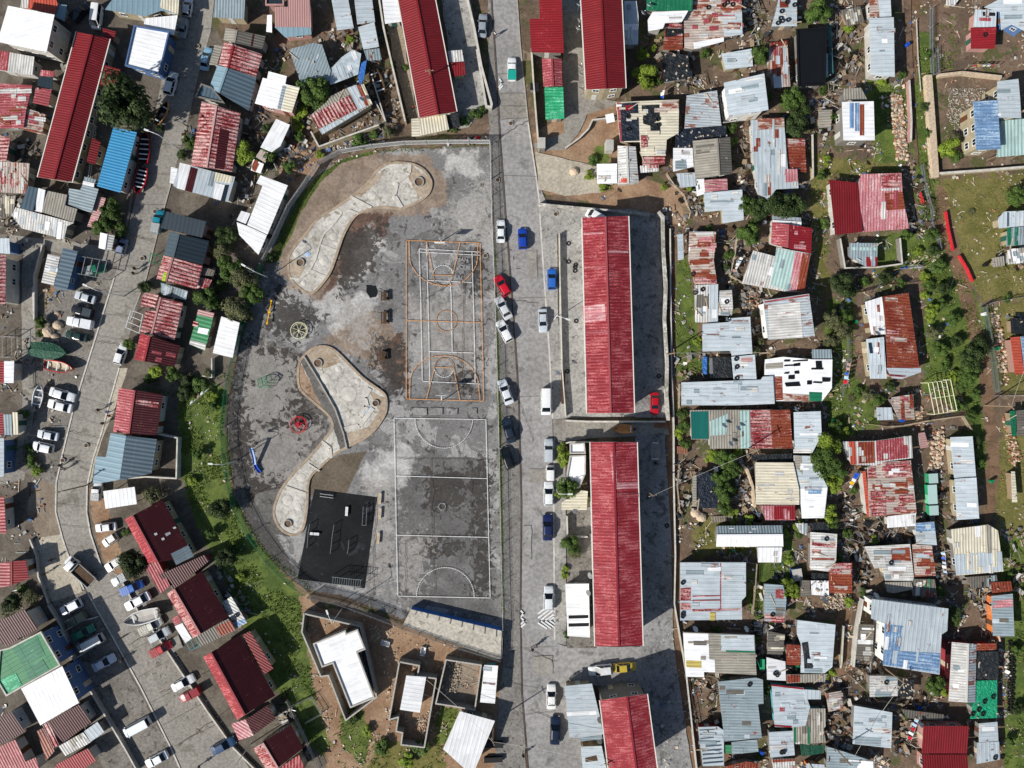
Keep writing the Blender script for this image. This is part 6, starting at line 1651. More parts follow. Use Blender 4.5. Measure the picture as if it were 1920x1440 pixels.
fence('timber fence right of the large bluish white square roof','1416,1055 1412,1110 1408,1150 1415,1158',1.2,'woodP',.14,'wood','picket_fence')
fence('fence of thin poles beside the pale crossbar roof','1290,1270 1300,1330 1312,1400 1316,1440',1.1,'woodD',.25,'wood','picket_fence')
fence('crooked wire fence between agave and the half rust house','1588,620 1588,680 1580,720 1577,745',1.1,'metal',.3)
fence('timber fence below the two rust striped sheds','1625,795 1660,800 1690,798 1740,788 1800,780 1815,805',1.2,'woodP',.18,'wood','picket_fence')
fence('timber fence right of the pergola frame','1790,720 1805,780 1818,808',1.2,'woodD',.2,'wood','picket_fence')
fence('fence right of the deep red and faded pink roof','1725,312 1733,360 1745,400 1742,420 1756,450 1760,470',1.2,'metal',.22)
fence('fence above the half rust tiled house','1610,550 1660,535 1730,528',1.2,'woodD',.25,'wood','picket_fence')
fence('timber fence around the white stoned black shack','1588,1262 1640,1310 1690,1318',1.1,'woodP',.2,'wood','picket_fence')
fence('white pipe fence behind the blue roofed house','182,238 176,300 168,360',1.2,'steelW',.4,'steelW')
fence('thin railing fence beside the parked red boats','255,330 245,400 236,445',.9,'metal',.3)
fence('grey fence line dividing the grass bank plots','552,1320 585,1304 605,1335 575,1352',1.2,'plW',.2,'plW')
fence('pale fence line behind the bottom maroon gables','540,1310 570,1370 600,1440',1.3,'plW',.16,'plW')
fence('carport pole frame over the dark empty bay, left edge','7,632 35,632 35,670 7,670 7,632',2.0,'plW',1.2,'plW')
fence('thin garden fence round the red earth strip','68,770 80,740 60,728 58,700',.9,'plW',.3,'plW')
# long red panels lying as a fence in the field
for l,lab,m in (('1770,398 1775,430 1784,470','long straight red sheet fence in the dry field','redP'),('1795,480 1810,505 1820,528','short red and white sheet fence below the long one','redP'),('1722,362 1728,382','short red sheet standing beside the pink roof house','redP')): wall('sheet_fence',lab,l,.7,.12,'TR','TR','fence')
# open timber pergola
def frame(label,cat,name,quad,h,nx,ny,mat,roof=None):
    a,b_,c,d_=[Vector(P(*q,h)) for q in pts(quad)]; cx=(a+b_+c+d_)/4; root=emp(name,(cx.x,cx.y,0),label=label,cat=cat); o=(cx.x,cx.y,0)
    for q in (a,b_,c,d_):
        p=MB(); p.box((q.x,q.y,h/2),(.1,.1,h),0,mat); p.build('post',root,o)
    for i in range(nx+1):
        t=i/nx; p=MB(); p.bar((*(a.lerp(b_,t)),h+.05),(*(d_.lerp(c,t)),h+.05),.09,.1,mat); p.build('rafter',root,o)
    for i in range(ny+1):
        t=i/ny; p=MB(); p.bar((*(a.lerp(d_,t)),h-.03),(*(b_.lerp(c,t)),h-.03),.08,.1,mat); p.build('beam',root,o)
    return root
frame('bare white timber pergola on the grass by the stream','pergola','pergola','1740,718 1782,712 1794,770 1752,777',2.2,5,2,'creamP')
frame('bare pole carport over the green pickup','carport','pole_carport','147,480 201,489 192,522 140,512',2.2,4,1,'metal')
frame('white pipe frame beside the white numbered porch','carport','pole_carport','246,582 268,590 261,625 236,614',2.1,1,3,'steelW')
frame('teal pole frame over a dark bay, lower left','carport','pole_carport','348,1202 366,1194 374,1212 357,1219',2,2,1,'plT')
frame('green pole frame porch on the street corner','carport','pole_carport','283,475 304,480 300,496 280,490',2,2,1,'greenP')
def netcover(): pass
# ---------------- roof things ----------------
def _tyre(b):
    n=20
    for i in range(n):
        for j in range(8):
            v=[]
            for ii,jj in ((i,j),(i+1,j),(i+1,j+1),(i,j+1)):
                t=2*math.pi*ii/n; p_=2*math.pi*jj/8; r_=.24+.085*math.cos(p_); v.append((math.cos(t)*r_,math.sin(t)*r_,.09+.085*math.sin(p_)))
            b.face(v,'rubber')
TY=unit('tyre',_tyre)
def _dish(b):
    n=14
    for i in range(n):
        a,c=2*math.pi*i/n,2*math.pi*(i+1)/n
        for r0,r1,z0,z1 in ((.0,.22,.0,.04),(.22,.42,.04,.14)): b.face([(r0*math.cos(a),r0*math.sin(a),z0),(r1*math.cos(a),r1*math.sin(a),z1),(r1*math.cos(c),r1*math.sin(c),z1),(r0*math.cos(c),r0*math.sin(c),z0)],'whiteL')
DS=unit('dish',_dish); ARM=unit('feed_arm',lambda b:(b.bar((0,-.35,.1),(0,0,.45),.03,.03,'metal'),b.box((0,0,.45),(.08,.08,.1),0,'metal')))
MST=unit('mast',lambda b:b.bar((0,0,-.7),(0,0,0),.05,.05,'metal'))
BR=unit('brick',lambda b:b.box((0,0,.06),(.32,.2,.12),0,'stoneL')); BR2=unit('brick',lambda b:b.box((0,0,.06),(.34,.18,.12),0,'blockcap')); PLK=unit('plank',lambda b:b.box((0,0,.04),(2.0,.14,.06),0,'woodP'))
def onroof(name,me,px,py,base,cat,grp,rnd,sc=1,tilt=0):
    r_=roofz(px,py)
    if r_ is None: x,y=P(px,py); z=.02; lab=None
    else: x,y,z,lab=r_
    o=link(name,me,None,(x,y,z+.06),(tilt,0,rnd.random()*6.3),(sc,sc,sc)); setp(o,cat=cat,group=grp)
    o['label']=shorten(f'{base} on the {lab}' if lab else uniq(base,px,py)); return o
rnd=random.Random(77)
for t in """1465,22 1463,35 1466,40 1458,44 1477,38 1475,5 1489,10 1328,15 1357,10 1363,6 1373,9 1178,219 1234,235 1233,224 1178,243 1317,543 1362,566 1381,709 1381,688 1380,673 1549,1010 1280,1092 1280,1150 1280,1155 1448,1152 1465,1410 1469,1409 1670,1055 1661,1279 1823,1338 1834,1330 1845,1315 1842,1338 1861,1306 1878,1418 1453,1262 1457,1265 1301,549 1299,514 1404,385 1615,274 1846,66 1405,1283 1078,501 1066,457 1066,491 1079,497 1078,508 1080,602 1064,696 444,1153 1312,982 1785,890 1783,898 1865,1420 1250,985 1235,705 1893,1204 1899,1209 1893,1214 1899,1220 1893,1225 1899,1230 1893,1235 1899,1240 1893,1246 1899,1251 1893,1256 1899,1261 1893,1266 1899,1272 1891,1277 1897,1282 1891,1287 1897,1292 1891,1298 1897,1303 1891,1308 1897,1313 1891,1318 1897,1324 1891,1329 1897,1334""".split():
    x,y=map(float,t.split(',')); onroof('tyre',TY,x,y,'black tyre lying','tyre','old tyres on roofs and yards',rnd,1.25)
for t in """1606,320 1363,600 1492,768 1641,626 1420,965 1367,832 1341,880 1078,960 1130,372 1082,595 1215,15 1105,1080 1101,1110 1205,25 1085,10 1086,40 1083,55 1087,125 1088,140 1090,168 1355,798 1381,803 1725,1359 1642,1117 1398,1180 1303,1180 680,190 470,508 1045,700 1122,1347 1123,1390 1545,1125""".split():
    x,y=map(float,t.split(',')); r_=roofz(x,y)
    if r_: X,Y,Z,lab=r_; Z+=.7
    else: X,Y=P(x,y,2.5); Z=2.5; lab=None
    root=emp('satellite_dish',(X,Y,Z),rnd.random()*.6+2.2,cat='satellite dish',group='satellite dishes on the houses'); d_=link('dish',DS,root,(0,0,0),(R(50),0,0),(1.3,1.3,1.3)); link('feed_arm',ARM,d_)
    m_=link('mast',MST,root,(0,0,0),(0,0,0),(1,1,1) if lab else (1,1,3.5))
    root['label']=shorten(f'satellite dish on the {lab}') if lab else uniq('satellite dish',x,y)
# bricks and planks holding roof sheets down
brk=0
for out,lab,c,h,nm,zf in FOOT:
    if not(nm.startswith('shack') or (nm.startswith('shed') and c[0]>25)) or h>3.1: continue
    A_=abs(area(out)); n=min(5,int(A_/12)+1)
    if 'dotted' in lab or 'speckled' in lab or 'white stones' in lab: n=16
    xs=[t[0] for t in out]; ys=[t[1] for t in out]; k=0; tr=0
    while k<n and tr<90 and brk<200:
        tr+=1; x,y=rnd.uniform(min(xs),max(xs)),rnd.uniform(min(ys),max(ys))
        if not inside(x,y,out): continue
        k+=1; brk+=1; pl=rnd.random()<.25 and n<10
        o=link('plank' if pl else 'brick',PLK if pl else rnd.choice((BR,BR2)),None,(x,y,zf(x,y)+.05),(0,0,rnd.random()*3.1),(1,1,1)); setp(o,cat='plank' if pl else 'brick',group='weights holding the roof sheets down',label=shorten(('weathered plank' if pl else 'loose brick')+f' on the {lab}'))
# ---------------- vehicles ----------------
PAINT={}
def paint(k):
    if k not in PAINT:
        n=NT('paint_'+k); o=n.obj(); f=n.noise(o,3,4); c=n.mix(1.0,col(k),n.grey(n.step(f,.3,.7,.9,1.04)),'MULTIPLY'); n.fin(c,.32,spec=.5); n.b.inputs['Coat Weight'].default_value=.4; PAINT[k]=n.m
    return PAINT[k]
plain('glass','#10161a',.08,var=.05,spec=.7); plain('lampW','#d8dcdc',.2); plain('lampR','#7a1015',.3)
def loft(secs,m):   # secs: (y, halfwidth bottom, halfwidth mid, z0, z1, shoulder halfwidth)
    b=MB(); rows=[]
    for (y,wb,wm,z0,z1,ws) in secs:
        zm=z0+(z1-z0)*.55; rows.append([(-wb,y,z0),(-wm,y,zm),(-ws,y,z1-.03),(-ws*.72,y,z1),(0,y,z1+.02),(ws*.72,y,z1),(ws,y,z1-.03),(wm,y,zm),(wb,y,z0)])
    n=9; vs=[v for r_ in rows for v in r_]; fs=[]
    for i in range(len(rows)-1):
        for j in range(n-1): fs.append((i*n+j,i*n+j+1,(i+1)*n+j+1,(i+1)*n+j))
        fs.append((i*n+n-1,i*n,(i+1)*n,(i+1)*n+n-1))
    fs.append(tuple(range(n))[::-1]); fs.append(tuple((len(rows)-1)*n+j for j in range(n))); b.poly3(vs,fs,m); return b
# y is forward; L is length, W width
def carproto(kind):
    root=emp('parked_car',(0,0,0)); L=dict(sedan=4.4,hatch=3.9,suv=4.4,pickup=4.9,van=4.6,mini=3.0,truck=6.2,micro=4.9)[kind]; W=dict(truck=2.1,micro=1.75,van=1.75,pickup=1.72).get(kind,1.68); w2=W/2; y0,y1=-L/2,L/2
    bh=dict(sedan=.86,hatch=.88,suv=1.0,pickup=.98,van=1.05,mini=1.0,truck=1.1,micro=1.1)[kind]; rh=dict(sedan=1.40,hatch=1.42,suv=1.68,pickup=1.62,van=1.9,mini=1.65,truck=2.1,micro=1.95)[kind]
    boot={'sedan':bh-.02}.get(kind,bh)
    secs=[(y0,w2*.78,w2*.84,.38,boot-.12,w2*.74),(y0+.12,w2*.92,w2*.95,.28,boot-.03,w2*.86),(y0+.7,w2*.96,w2,.22,boot,w2*.9),(0,w2*.96,w2,.22,bh,w2*.92),(y1-1.3,w2*.96,w2,.22,bh-.02,w2*.9),(y1-.5,w2*.93,w2*.97,.24,bh-.13,w2*.84),(y1-.12,w2*.8,w2*.87,.3,bh-.26,w2*.72),(y1,w2*.62,w2*.7,.36,bh-.36,w2*.55)]
    if kind=='truck': secs=[(y1-2.0,w2*.9,w2*.92,.4,bh,w2*.88),(y1-1.0,w2*.9,w2*.92,.4,bh,w2*.86),(y1-.3,w2*.86,w2*.88,.4,bh-.1,w2*.8),(y1,w2*.7,w2*.75,.45,bh-.3,w2*.6)]
    if kind in('van','micro'): secs=secs[:5]+[(y1-.35,w2*.95,w2*.97,.24,bh-.04,w2*.88),(y1-.08,w2*.88,w2*.9,.3,bh-.2,w2*.78),(y1,w2*.75,w2*.8,.36,bh-.34,w2*.66)]
    bd=loft(secs,'PAINT')
    # cabin: stations (y base rear, y roof rear, y roof front, y base front)
    cb=dict(sedan=(y0+.62,y0+1.15,y1-2.0,y1-1.22),hatch=(y0+.08,y0+.42,y1-1.95,y1-1.12),suv=(y0+.06,y0+.25,y1-2.0,y1-1.3),pickup=(y0+1.95,y0+2.15,y1-1.85,y1-1.25),van=(y0+.04,y0+.12,y1-1.35,y1-.55),mini=(y0+.04,y0+.12,y1-.9,y1-.4),truck=(y1-1.95,y1-1.85,y1-.95,y1-.45),micro=(y0+.04,y0+.12,y1-1.35,y1-.5))[kind]
    zb=bh-.02; wb=w2*.88; wr=w2*(.70 if kind in('sedan','hatch') else .78); yA,yB,yC,yD=cb
    g=lambda x,y,z:(x,y,z)
    # roof panel with pillars as part of the body
    rs=[(yB-.06,wr),(yB+.2,wr+.02),(yC-.2,wr+.02),(yC+.06,wr-.02)]
    vs=[];fs=[]
    for y,w_ in rs: vs+=[(-w_,y,rh-.05),(-w_*.8,y,rh-.005),(0,y,rh+.02),(w_*.8,y,rh-.005),(w_,y,rh-.05),(w_,y,rh-.09),(-w_,y,rh-.09)]
    for i in range(3):
        for j in range(7): fs.append((i*7+j,i*7+(j+1)%7,(i+1)*7+(j+1)%7,(i+1)*7+j))
    fs+=[tuple(range(7)),tuple(range(21,28))]; bd.poly3(vs,fs,'PAINT')
    for sx in (-1,1):
        for (ya,yb) in ((yA,yB),(yD,yC),((yA+yD)/2,(yB+yC)/2)): bd.bar((sx*wb,ya,zb),(sx*wr,yb,rh-.06),.07,.07,'PAINT')
    if kind in('pickup','truck'):
        if kind=='pickup':
            for sx in (-1,1): bd.box((sx*(w2-.08),y0+.95,bh+.02),(.08,1.85,.14),0,'PAINT')
            bd.box((0,y0+.06,bh+.02),(W-.2,.07,.14),0,'PAINT')
        bd.box((0,yA-.05,bh+.05),(W-.2,.06,.2),0,'PAINT')
    b_=bd.build('body',root)
    if kind=='pickup':
        m=MB(); m.box((0,y0+.98,bh+.012),(W-.3,1.7,.03),0,'trim'); m.build('load_bed',root)
    if kind=='truck':
        m=MB(); m.box((0,y0+2.0,1.0),(2.1,3.95,.14),0,'woodD')
        for sx in (-1,1): m.box((sx*1.05,y0+2,1.22),(.06,3.95,.34),0,'metal')
        m.box((0,y0+.03,1.22),(2.1,.06,.34),0,'metal'); m.box((0,y0+3.97,1.3),(2.1,.06,.5),0,'metal'); m.build('load_bed',root); m=MB(); m.box((0,-.4,.6),(.8,5.2,.25),0,'trim'); m.build('chassis',root)
    e=.012
    m=MB(); m.face([g(-wb*.96,yD,zb),g(wb*.96,yD,zb),g(wr*.94,yC,rh-.05),g(-wr*.94,yC,rh-.05)],'glass'); m.build('windscreen',root)
    m=MB(); m.face([g(wb*.96,yA,zb),g(-wb*.96,yA,zb),g(-wr*.94,yB,rh-.05),g(wr*.94,yB,rh-.05)],'glass'); m.build('rear_window',root)
    for sx in (-1,1):
        m=MB(); q=[g(sx*wb,yA,zb),g(sx*wb,yD,zb),g(sx*wr,yC,rh-.06),g(sx*wr,yB,rh-.06)]; m.face(q if sx>0 else q[::-1],'glass'); m.build('side_window',root)
    for sx in (-1,1):
        m=MB(); m.box((sx*(w2+.07),yD-.25,zb+.04),(.16,.1,.12),0,'PAINT'); m.build('mirror',root)
        m=MB(); m.box((sx*w2*.6,y1-.06,bh-.42),(.3,.1,.14),0,'lampW'); m.build('headlight',root)
        m=MB(); m.box((sx*w2*.72,y0+.02,boot-.26),(.26,.06,.16),0,'lampR'); m.build('tail_light',root)
    wy=(y1-.78,y0+.8) if kind!='truck' else (y1-.8,y0+1.1)
    for sx in (-1,1):
        for y in wy:
            r_=.31 if kind!='truck' else .4; m=MB(); m.tube([(sx*(w2-.2),y,r_),(sx*(w2-.005),y,r_)],[r_,r_],16,'rubber'); wh_=m.build('wheel',root); m=MB(); m.tube([(sx*(w2-.02),y,r_),(sx*(w2+.008),y,r_)],[r_*.6,r_*.55],12,'metal'); m.build('rim',wh_)
    return root,L
PR={}
def place(kind,px,py,head,Lpx,colr,label,cat,name,grp='vehicles parked along the streets',extra=None):
    if kind not in PR: PR[kind]=carproto(kind)+([],)
    src,L,used=PR[kind]
    x,y=P(px,py,.8); k=Lpx/S/L; 
    if used: 
        root=src.copy(); COL.objects.link(root); kids=[]
        for ch in src.children:
            if ch.name.startswith('x_'): continue
            c=ch.copy(); COL.objects.link(c); c.parent=root; kids.append(c)
            for g2 in ch.children: d2=g2.copy(); COL.objects.link(d2); d2.parent=c
    else: root=src; kids=list(src.children)
    used.append(1)
    root.name=name; root.location=(x,y,0.02); root.rotation_euler=(0,0,-R(head)); root.scale=(max(.92,min(1.06,k*1.02)),k,max(.92,min(1.06,k)))
    pm=paint(colr)
    for c in kids:
        for i,s_ in enumerate(c.material_slots):
            if c.data.materials[i] and c.data.materials[i].name=='PAINT': s_.link='OBJECT'; s_.material=pm
    root['label']=label; root['category']=cat; root['group']=grp
    return root,kids,k
M['PAINT']=bpy.data.materials.new('PAINT')
CARS="""sedan,939,433,0,43,#dfe2e3,white sedan parked facing up beside the playground fence top
hatch,980,447,-2,40,#1a3fa0,bright blue hatchback driving up the main road
hatch,1035,523,0,40,#2a62b4,mid blue hatchback parked in front of upper red gable
hatch,942,535,-31,42,#c0142a,bright red hatchback angled against the playground fence
sedan,944,577,-28,46,#c3c7ca,silver sedan angled just below the red hatchback
hatch,946,621,-28,44,#e0e2e2,white hatchback angled below the angled silver sedan
sedan,1018,601,178,44,#b4bcc4,silver grey sedan driving down the main road
sedan,948,735,-20,48,#cfd4d9,lone pale silver sedan beside the orange court corner
van,1024,753,180,50,#e4e5e6,white estate van facing down opposite the silver sedan
sedan,954,807,-15,48,#1f2a3a,dark navy sedan angled beside the white court
hatch,951,859,-20,42,#14181b,black hatchback angled below the dark navy sedan
suv,1029,845,0,44,#b5bcc2,silver hatchback facing up above the small white van
mini,1032,887,0,28,#e2e3e2,very small white van between two parked cars
hatch,1029,926,0,45,#dfe2e4,white hatchback parked by the roadside tree
sedan,1027,989,0,49,#1a2450,navy blue sedan parked beside the white gate wall
hatch,1029,1122,0,45,#d3d8db,white hatchback parked above the chevron road markings
sedan,1034,1307,0,46,#e4e4e2,white sedan parked beside the pale annex roof
sedan,1041,1370,2,53,#18233a,dark navy sedan parked lowest on the main road
hatch,1126,1257,-97,45,#d0d3d4,silver white hatchback in front of the mustard sedan
sedan,1172,1252,86,44,#b8a03c,mustard yellow sedan beside the tall grey end wall
sedan,905,47,3,44,#8f98a0,grey sedan parked at the top of the main road
sedan,1228,757,180,43,#a8131f,red sedan parked in shade behind upper red gable
van,1118,406,-60,40,#dfe1e3,white van half hidden under upper red gable roof
sedan,158,557,-73,40,#b9c0c8,silver sedan highest in the left parking strip
hatch,149,636,0,0,#000000,x
sedan,142,630,-78,42,#14322c,dark green sedan lowest in the left parking strip
hatch,226,664,17,40,#dfe1e2,white hatchback on the kerb beside the maroon gable
sedan,116,740,107,48,#e0e3e5,upper of two white sedans beside the small white boat
sedan,111,761,-76,47,#e3e5e6,lower of two white sedans beside the small white boat
sedan,88,816,-80,40,#cdd4dc,silver white sedan above the white hatchback, left lot
hatch,79,839,-78,41,#e1e4e8,white hatchback lowest in the left lot
sedan,197,989,-96,40,#e0e3e3,white sedan parked across the red sand strip
hatch,205,1013,-124,31,#e3e3df,white hatchback tilted on the red sand strip
hatch,215,1057,-122,42,#dededa,white hatchback half under the dark tree
sedan,257,1128,-118,52,#e4e6e8,long white sedan above the white motorboat
hatch,132,1139,-118,43,#dfe3ea,white hatchback at the top of the left bay row
sedan,155,1187,62,44,#2c7d60,green and white sedan inside the walled bay
micro,170,1206,-118,52,#c9cccc,silver white minibus inside the walled bay
sedan,194,1243,62,46,#ccd3de,pale silver sedan in the wide bay, lower left
micro,257,1363,-118,53,#dde5ea,long white minibus in the bay row, lower left
sedan,293,1425,-118,46,#dfe3e6,white sedan at the bottom edge of the bay row
sedan,343,1281,62,46,#e2e4e4,white sedan beside the dark red pickup
sedan,418,1399,62,48,#2c4a6c,dark blue sedan alone at the bottom of the lot
hatch,298,1191,62,42,#bcc2c4,silver hatchback between cream pickup and red van
hatch,228,462,15,30,#7d8aa0,grey blue hatchback in the shade by small white roof
hatch,320,156,14,45,#d9dcde,white hatchback in the shade of the largest tree
hatch,351,12,8,36,#dedfe3,white hatchback at the top of the left street
sedan,386,109,12,44,#88b0c8,pale blue sedan beside the streaked red gable
micro,181,32,187,44,#e0e2e2,white minibus above the long dark red gable
hatch,245,1013,-28,14,#101418,x"""
for ln in CARS.split('\n'):
    f=ln.split(',',6)
    if f[6]=='x': continue
    r_,kd,k=place(f[0],float(f[1]),float(f[2]),float(f[3]),float(f[4]),f[5],f[6],'minibus' if f[0]=='micro' else ('van' if f[0] in('van','mini') else 'car'),'minibus' if f[0]=='micro' else ('parked_van' if f[0] in('van','mini') else 'parked_car'))
PK="""960,129,0,44,#dfe3e3,white pickup with a turquoise load cover driving up,C,#1f9c8c
153,583,-74,42,#191d22,black pickup with a grey canopy in left strip,C,#5f6870
149,605,-79,51,#dfe2e4,white double cab pickup in the left parking strip,,
179,505,76,38,#14664a,green and white pickup under the bare pole carport,C,#c8d0cc
342,52,190,34,#8e979e,grey pickup on the kerb beside the pale green roof,,
296,415,12,44,#1f7f93,teal pickup with a white canopy beside slate roofs,C,#dadcdc
182,921,5,34,#dfe1e2,white pickup by the white ribbed carport,C,#e2e4e4
223,1087,-120,32,#dfe2e2,white pickup between the tree and blue pickup,C,#e4e6e6
248,1102,66,42,#2c62b0,blue pickup loaded with tools beside the dark tree,,
283,1174,62,44,#cfd0c4,cream pickup with a canopy beside the white motorboat,C,#d8d6c8
302,1217,62,40,#b3202a,red covered van pickup under the silver hatchback,C,#c01f30
142,1162,-118,42,#5a6450,olive pickup with a yellow cab roof in the bays,,
356,1303,-118,42,#8e1f2a,dark red pickup beside the white sedan,,
150,22,40,40,#23282c,black pickup with a red cab at the top left,,"""
for ln in PK.split('\n'):
    f=ln.split(','); root,kd,k=place('pickup',float(f[0]),float(f[1]),float(f[2]),float(f[3]),f[4],f[5],'pickup','pickup_truck')
    if f[6]=='C':
        b=MB(); b.tube([(0,-2.4,1.25),(0,-2.3,1.25),(0,-.55,1.25),(0,-.45,1.25)],[.6,.95,.95,.6],4,'PAINT'); 
        b=MB()
        for i in range(5):
            y=-2.4+i*.48; 
            if i<4: b.face([(-.78,y,1.5),(.78,y,1.5),(.78,y+.46,1.52),(-.78,y+.46,1.52)],'PAINT')
        for sx in(-1,1): b.face([(sx*.82,-2.42,1.0),(sx*.82,-.5,1.0),(sx*.76,-.5,1.5),(sx*.76,-2.4,1.5)],'PAINT')
        b.face([(-.82,-2.42,1.0),(.82,-2.42,1.0),(.76,-2.4,1.5),(-.76,-2.4,1.5)],'PAINT'); b.face([(-.77,-2.4,1.495),(.77,-2.4,1.495),(.77,-.5,1.495),(-.77,-.5,1.495)],'PAINT')
        c=b.build('canopy',root); s_=c.material_slots[0]; s_.link='OBJECT'; s_.material=paint(f[7])
        if '960' in f[0]:
            for c2 in kd: pass
place('truck',151,1070,-48,66,'#e0e3e6','flatbed truck with white cab and brown bed turning','truck','flatbed_truck')
# ---------------- boats ----------------
def boat(label,px,py,head,Lm,Wm,hull,deck,nb=4,cover=None,z=.35,outboard=True,cat='boat'):
    x,y=P(px,py,.8); root=emp('boat',(x,y,z),-R(head),label=label,cat=cat,group='boats parked on the street and yards'); b=MB(); n=13; rows=[]
    for i in range(n):
        t=i/(n-1); yy=-Lm/2+Lm*t; w_=Wm/2*(.78+.22*math.sin(min(1,t/.45)*math.pi/2)) if t<.5 else Wm/2*math.cos((t-.5)/.5*math.pi/2)**.7*1.0; w_=max(w_,.03); zt=.75+.25*t**3; k=.0+.35*max(0,t-.6)**1.5
        rows.append([(-w_,yy,zt),(-w_*.8,yy,.3+k),(0,yy,k),(w_*.8,yy,.3+k),(w_,yy,zt),(w_*.86,yy,zt),(w_*.66,yy,.36+k),(0,yy,.2+k),(-w_*.66,yy,.36+k),(-w_*.86,yy,zt)])
    vs=[v for r_ in rows for v in r_]; m=10
    for i in range(n-1):
        for j in range(m):
            f=[i*m+j,i*m+(j+1)%m,(i+1)*m+(j+1)%m,(i+1)*m+j]; q=[vs[k] for k in f]; b.face(q,hull if j in(0,1,2,3,4,9) else deck)
    b.face([vs[j] for j in (0,1,2,3,4)],hull); b.build('hull',root)
    for i in range(nb):
        yy=-Lm*.38+Lm*.62*i/max(1,nb-1); s_=MB(); s_.box((0,yy,.6),(Wm*.72,.22,.06),0,'whiteL' if not cover else 'trim'); s_.build('bench',root)
    if outboard:
        s_=MB(); s_.box((0,-Lm/2-.15,.8),(.35,.4,.5),0,'trim'); s_.build('engine',root)
    if cover:
        s_=MB(); 
        for i in range(n-1):
            for sx in (-1,1):
                w0,w1=abs(rows[i][0][0])*1.04,abs(rows[i+1][0][0])*1.04; z0,z1=rows[i][0][2],rows[i+1][0][2]; r0=.35*math.sin(math.pi*i/(n-1)); r1=.35*math.sin(math.pi*(i+1)/(n-1))
                s_.face([(0,rows[i][0][1],z0+r0),(sx*w0,rows[i][0][1],z0),(sx*w1,rows[i+1][0][1],z1),(0,rows[i+1][0][1],z1+r1)],cover); s_.face([(sx*w0,rows[i][0][1],z0),(sx*w0,rows[i][0][1],z0-.4),(sx*w1,rows[i+1][0][1],z1-.4),(sx*w1,rows[i+1][0][1],z1)],cover)
        s_.build('cover',root)
    k=MB(); 
    for yy in (-Lm*.25,Lm*.2): k.box((0,yy,-.15),(Wm*.6,.2,.5),0,'woodD')
    k.build('cradle',root); return root
boat('upper of two open red fishing boats by the street',271,276,4,5.6,2.2,'redP','trim',5)
boat('lower of two open red fishing boats by the street',264,339,193,4.6,2.1,'redP','trim',5)
boat('large boat under a dark green tarpaulin cover',94,658,97,6.6,2.8,'GD','GD',0,'GD',.6)
boat('red and cream open boat below the green covered boat',113,688,100,5.2,2.0,'redP','woodP',3,None,.5)
boat('small grey white rowing boat beside two white sedans',73,742,12,4.0,1.8,'whiteL','metal',3)
boat('white motorboat with a blue bow on the lot',268,1156,-105,6.3,2.5,'whiteL','plW',2,None,.6)
boat('orange and black boat between the long red gables',1168,804,-88,3.6,1.6,'orangeL','orangeL',1,None,.3)
boat('grey inflatable boat in the shade behind lower gable',1229,842,0,4.6,1.7,'metal','conc',2,None,.1)
boat('small dinghy in the shade of the largest tree',305,212,30,4.2,1.6,'orangeL','trim',2)
boat('slim dark upturned wooden boat frame beside red gable',705,150,-20,5.0,2.4,'woodD','woodD',3,None,.1,False)
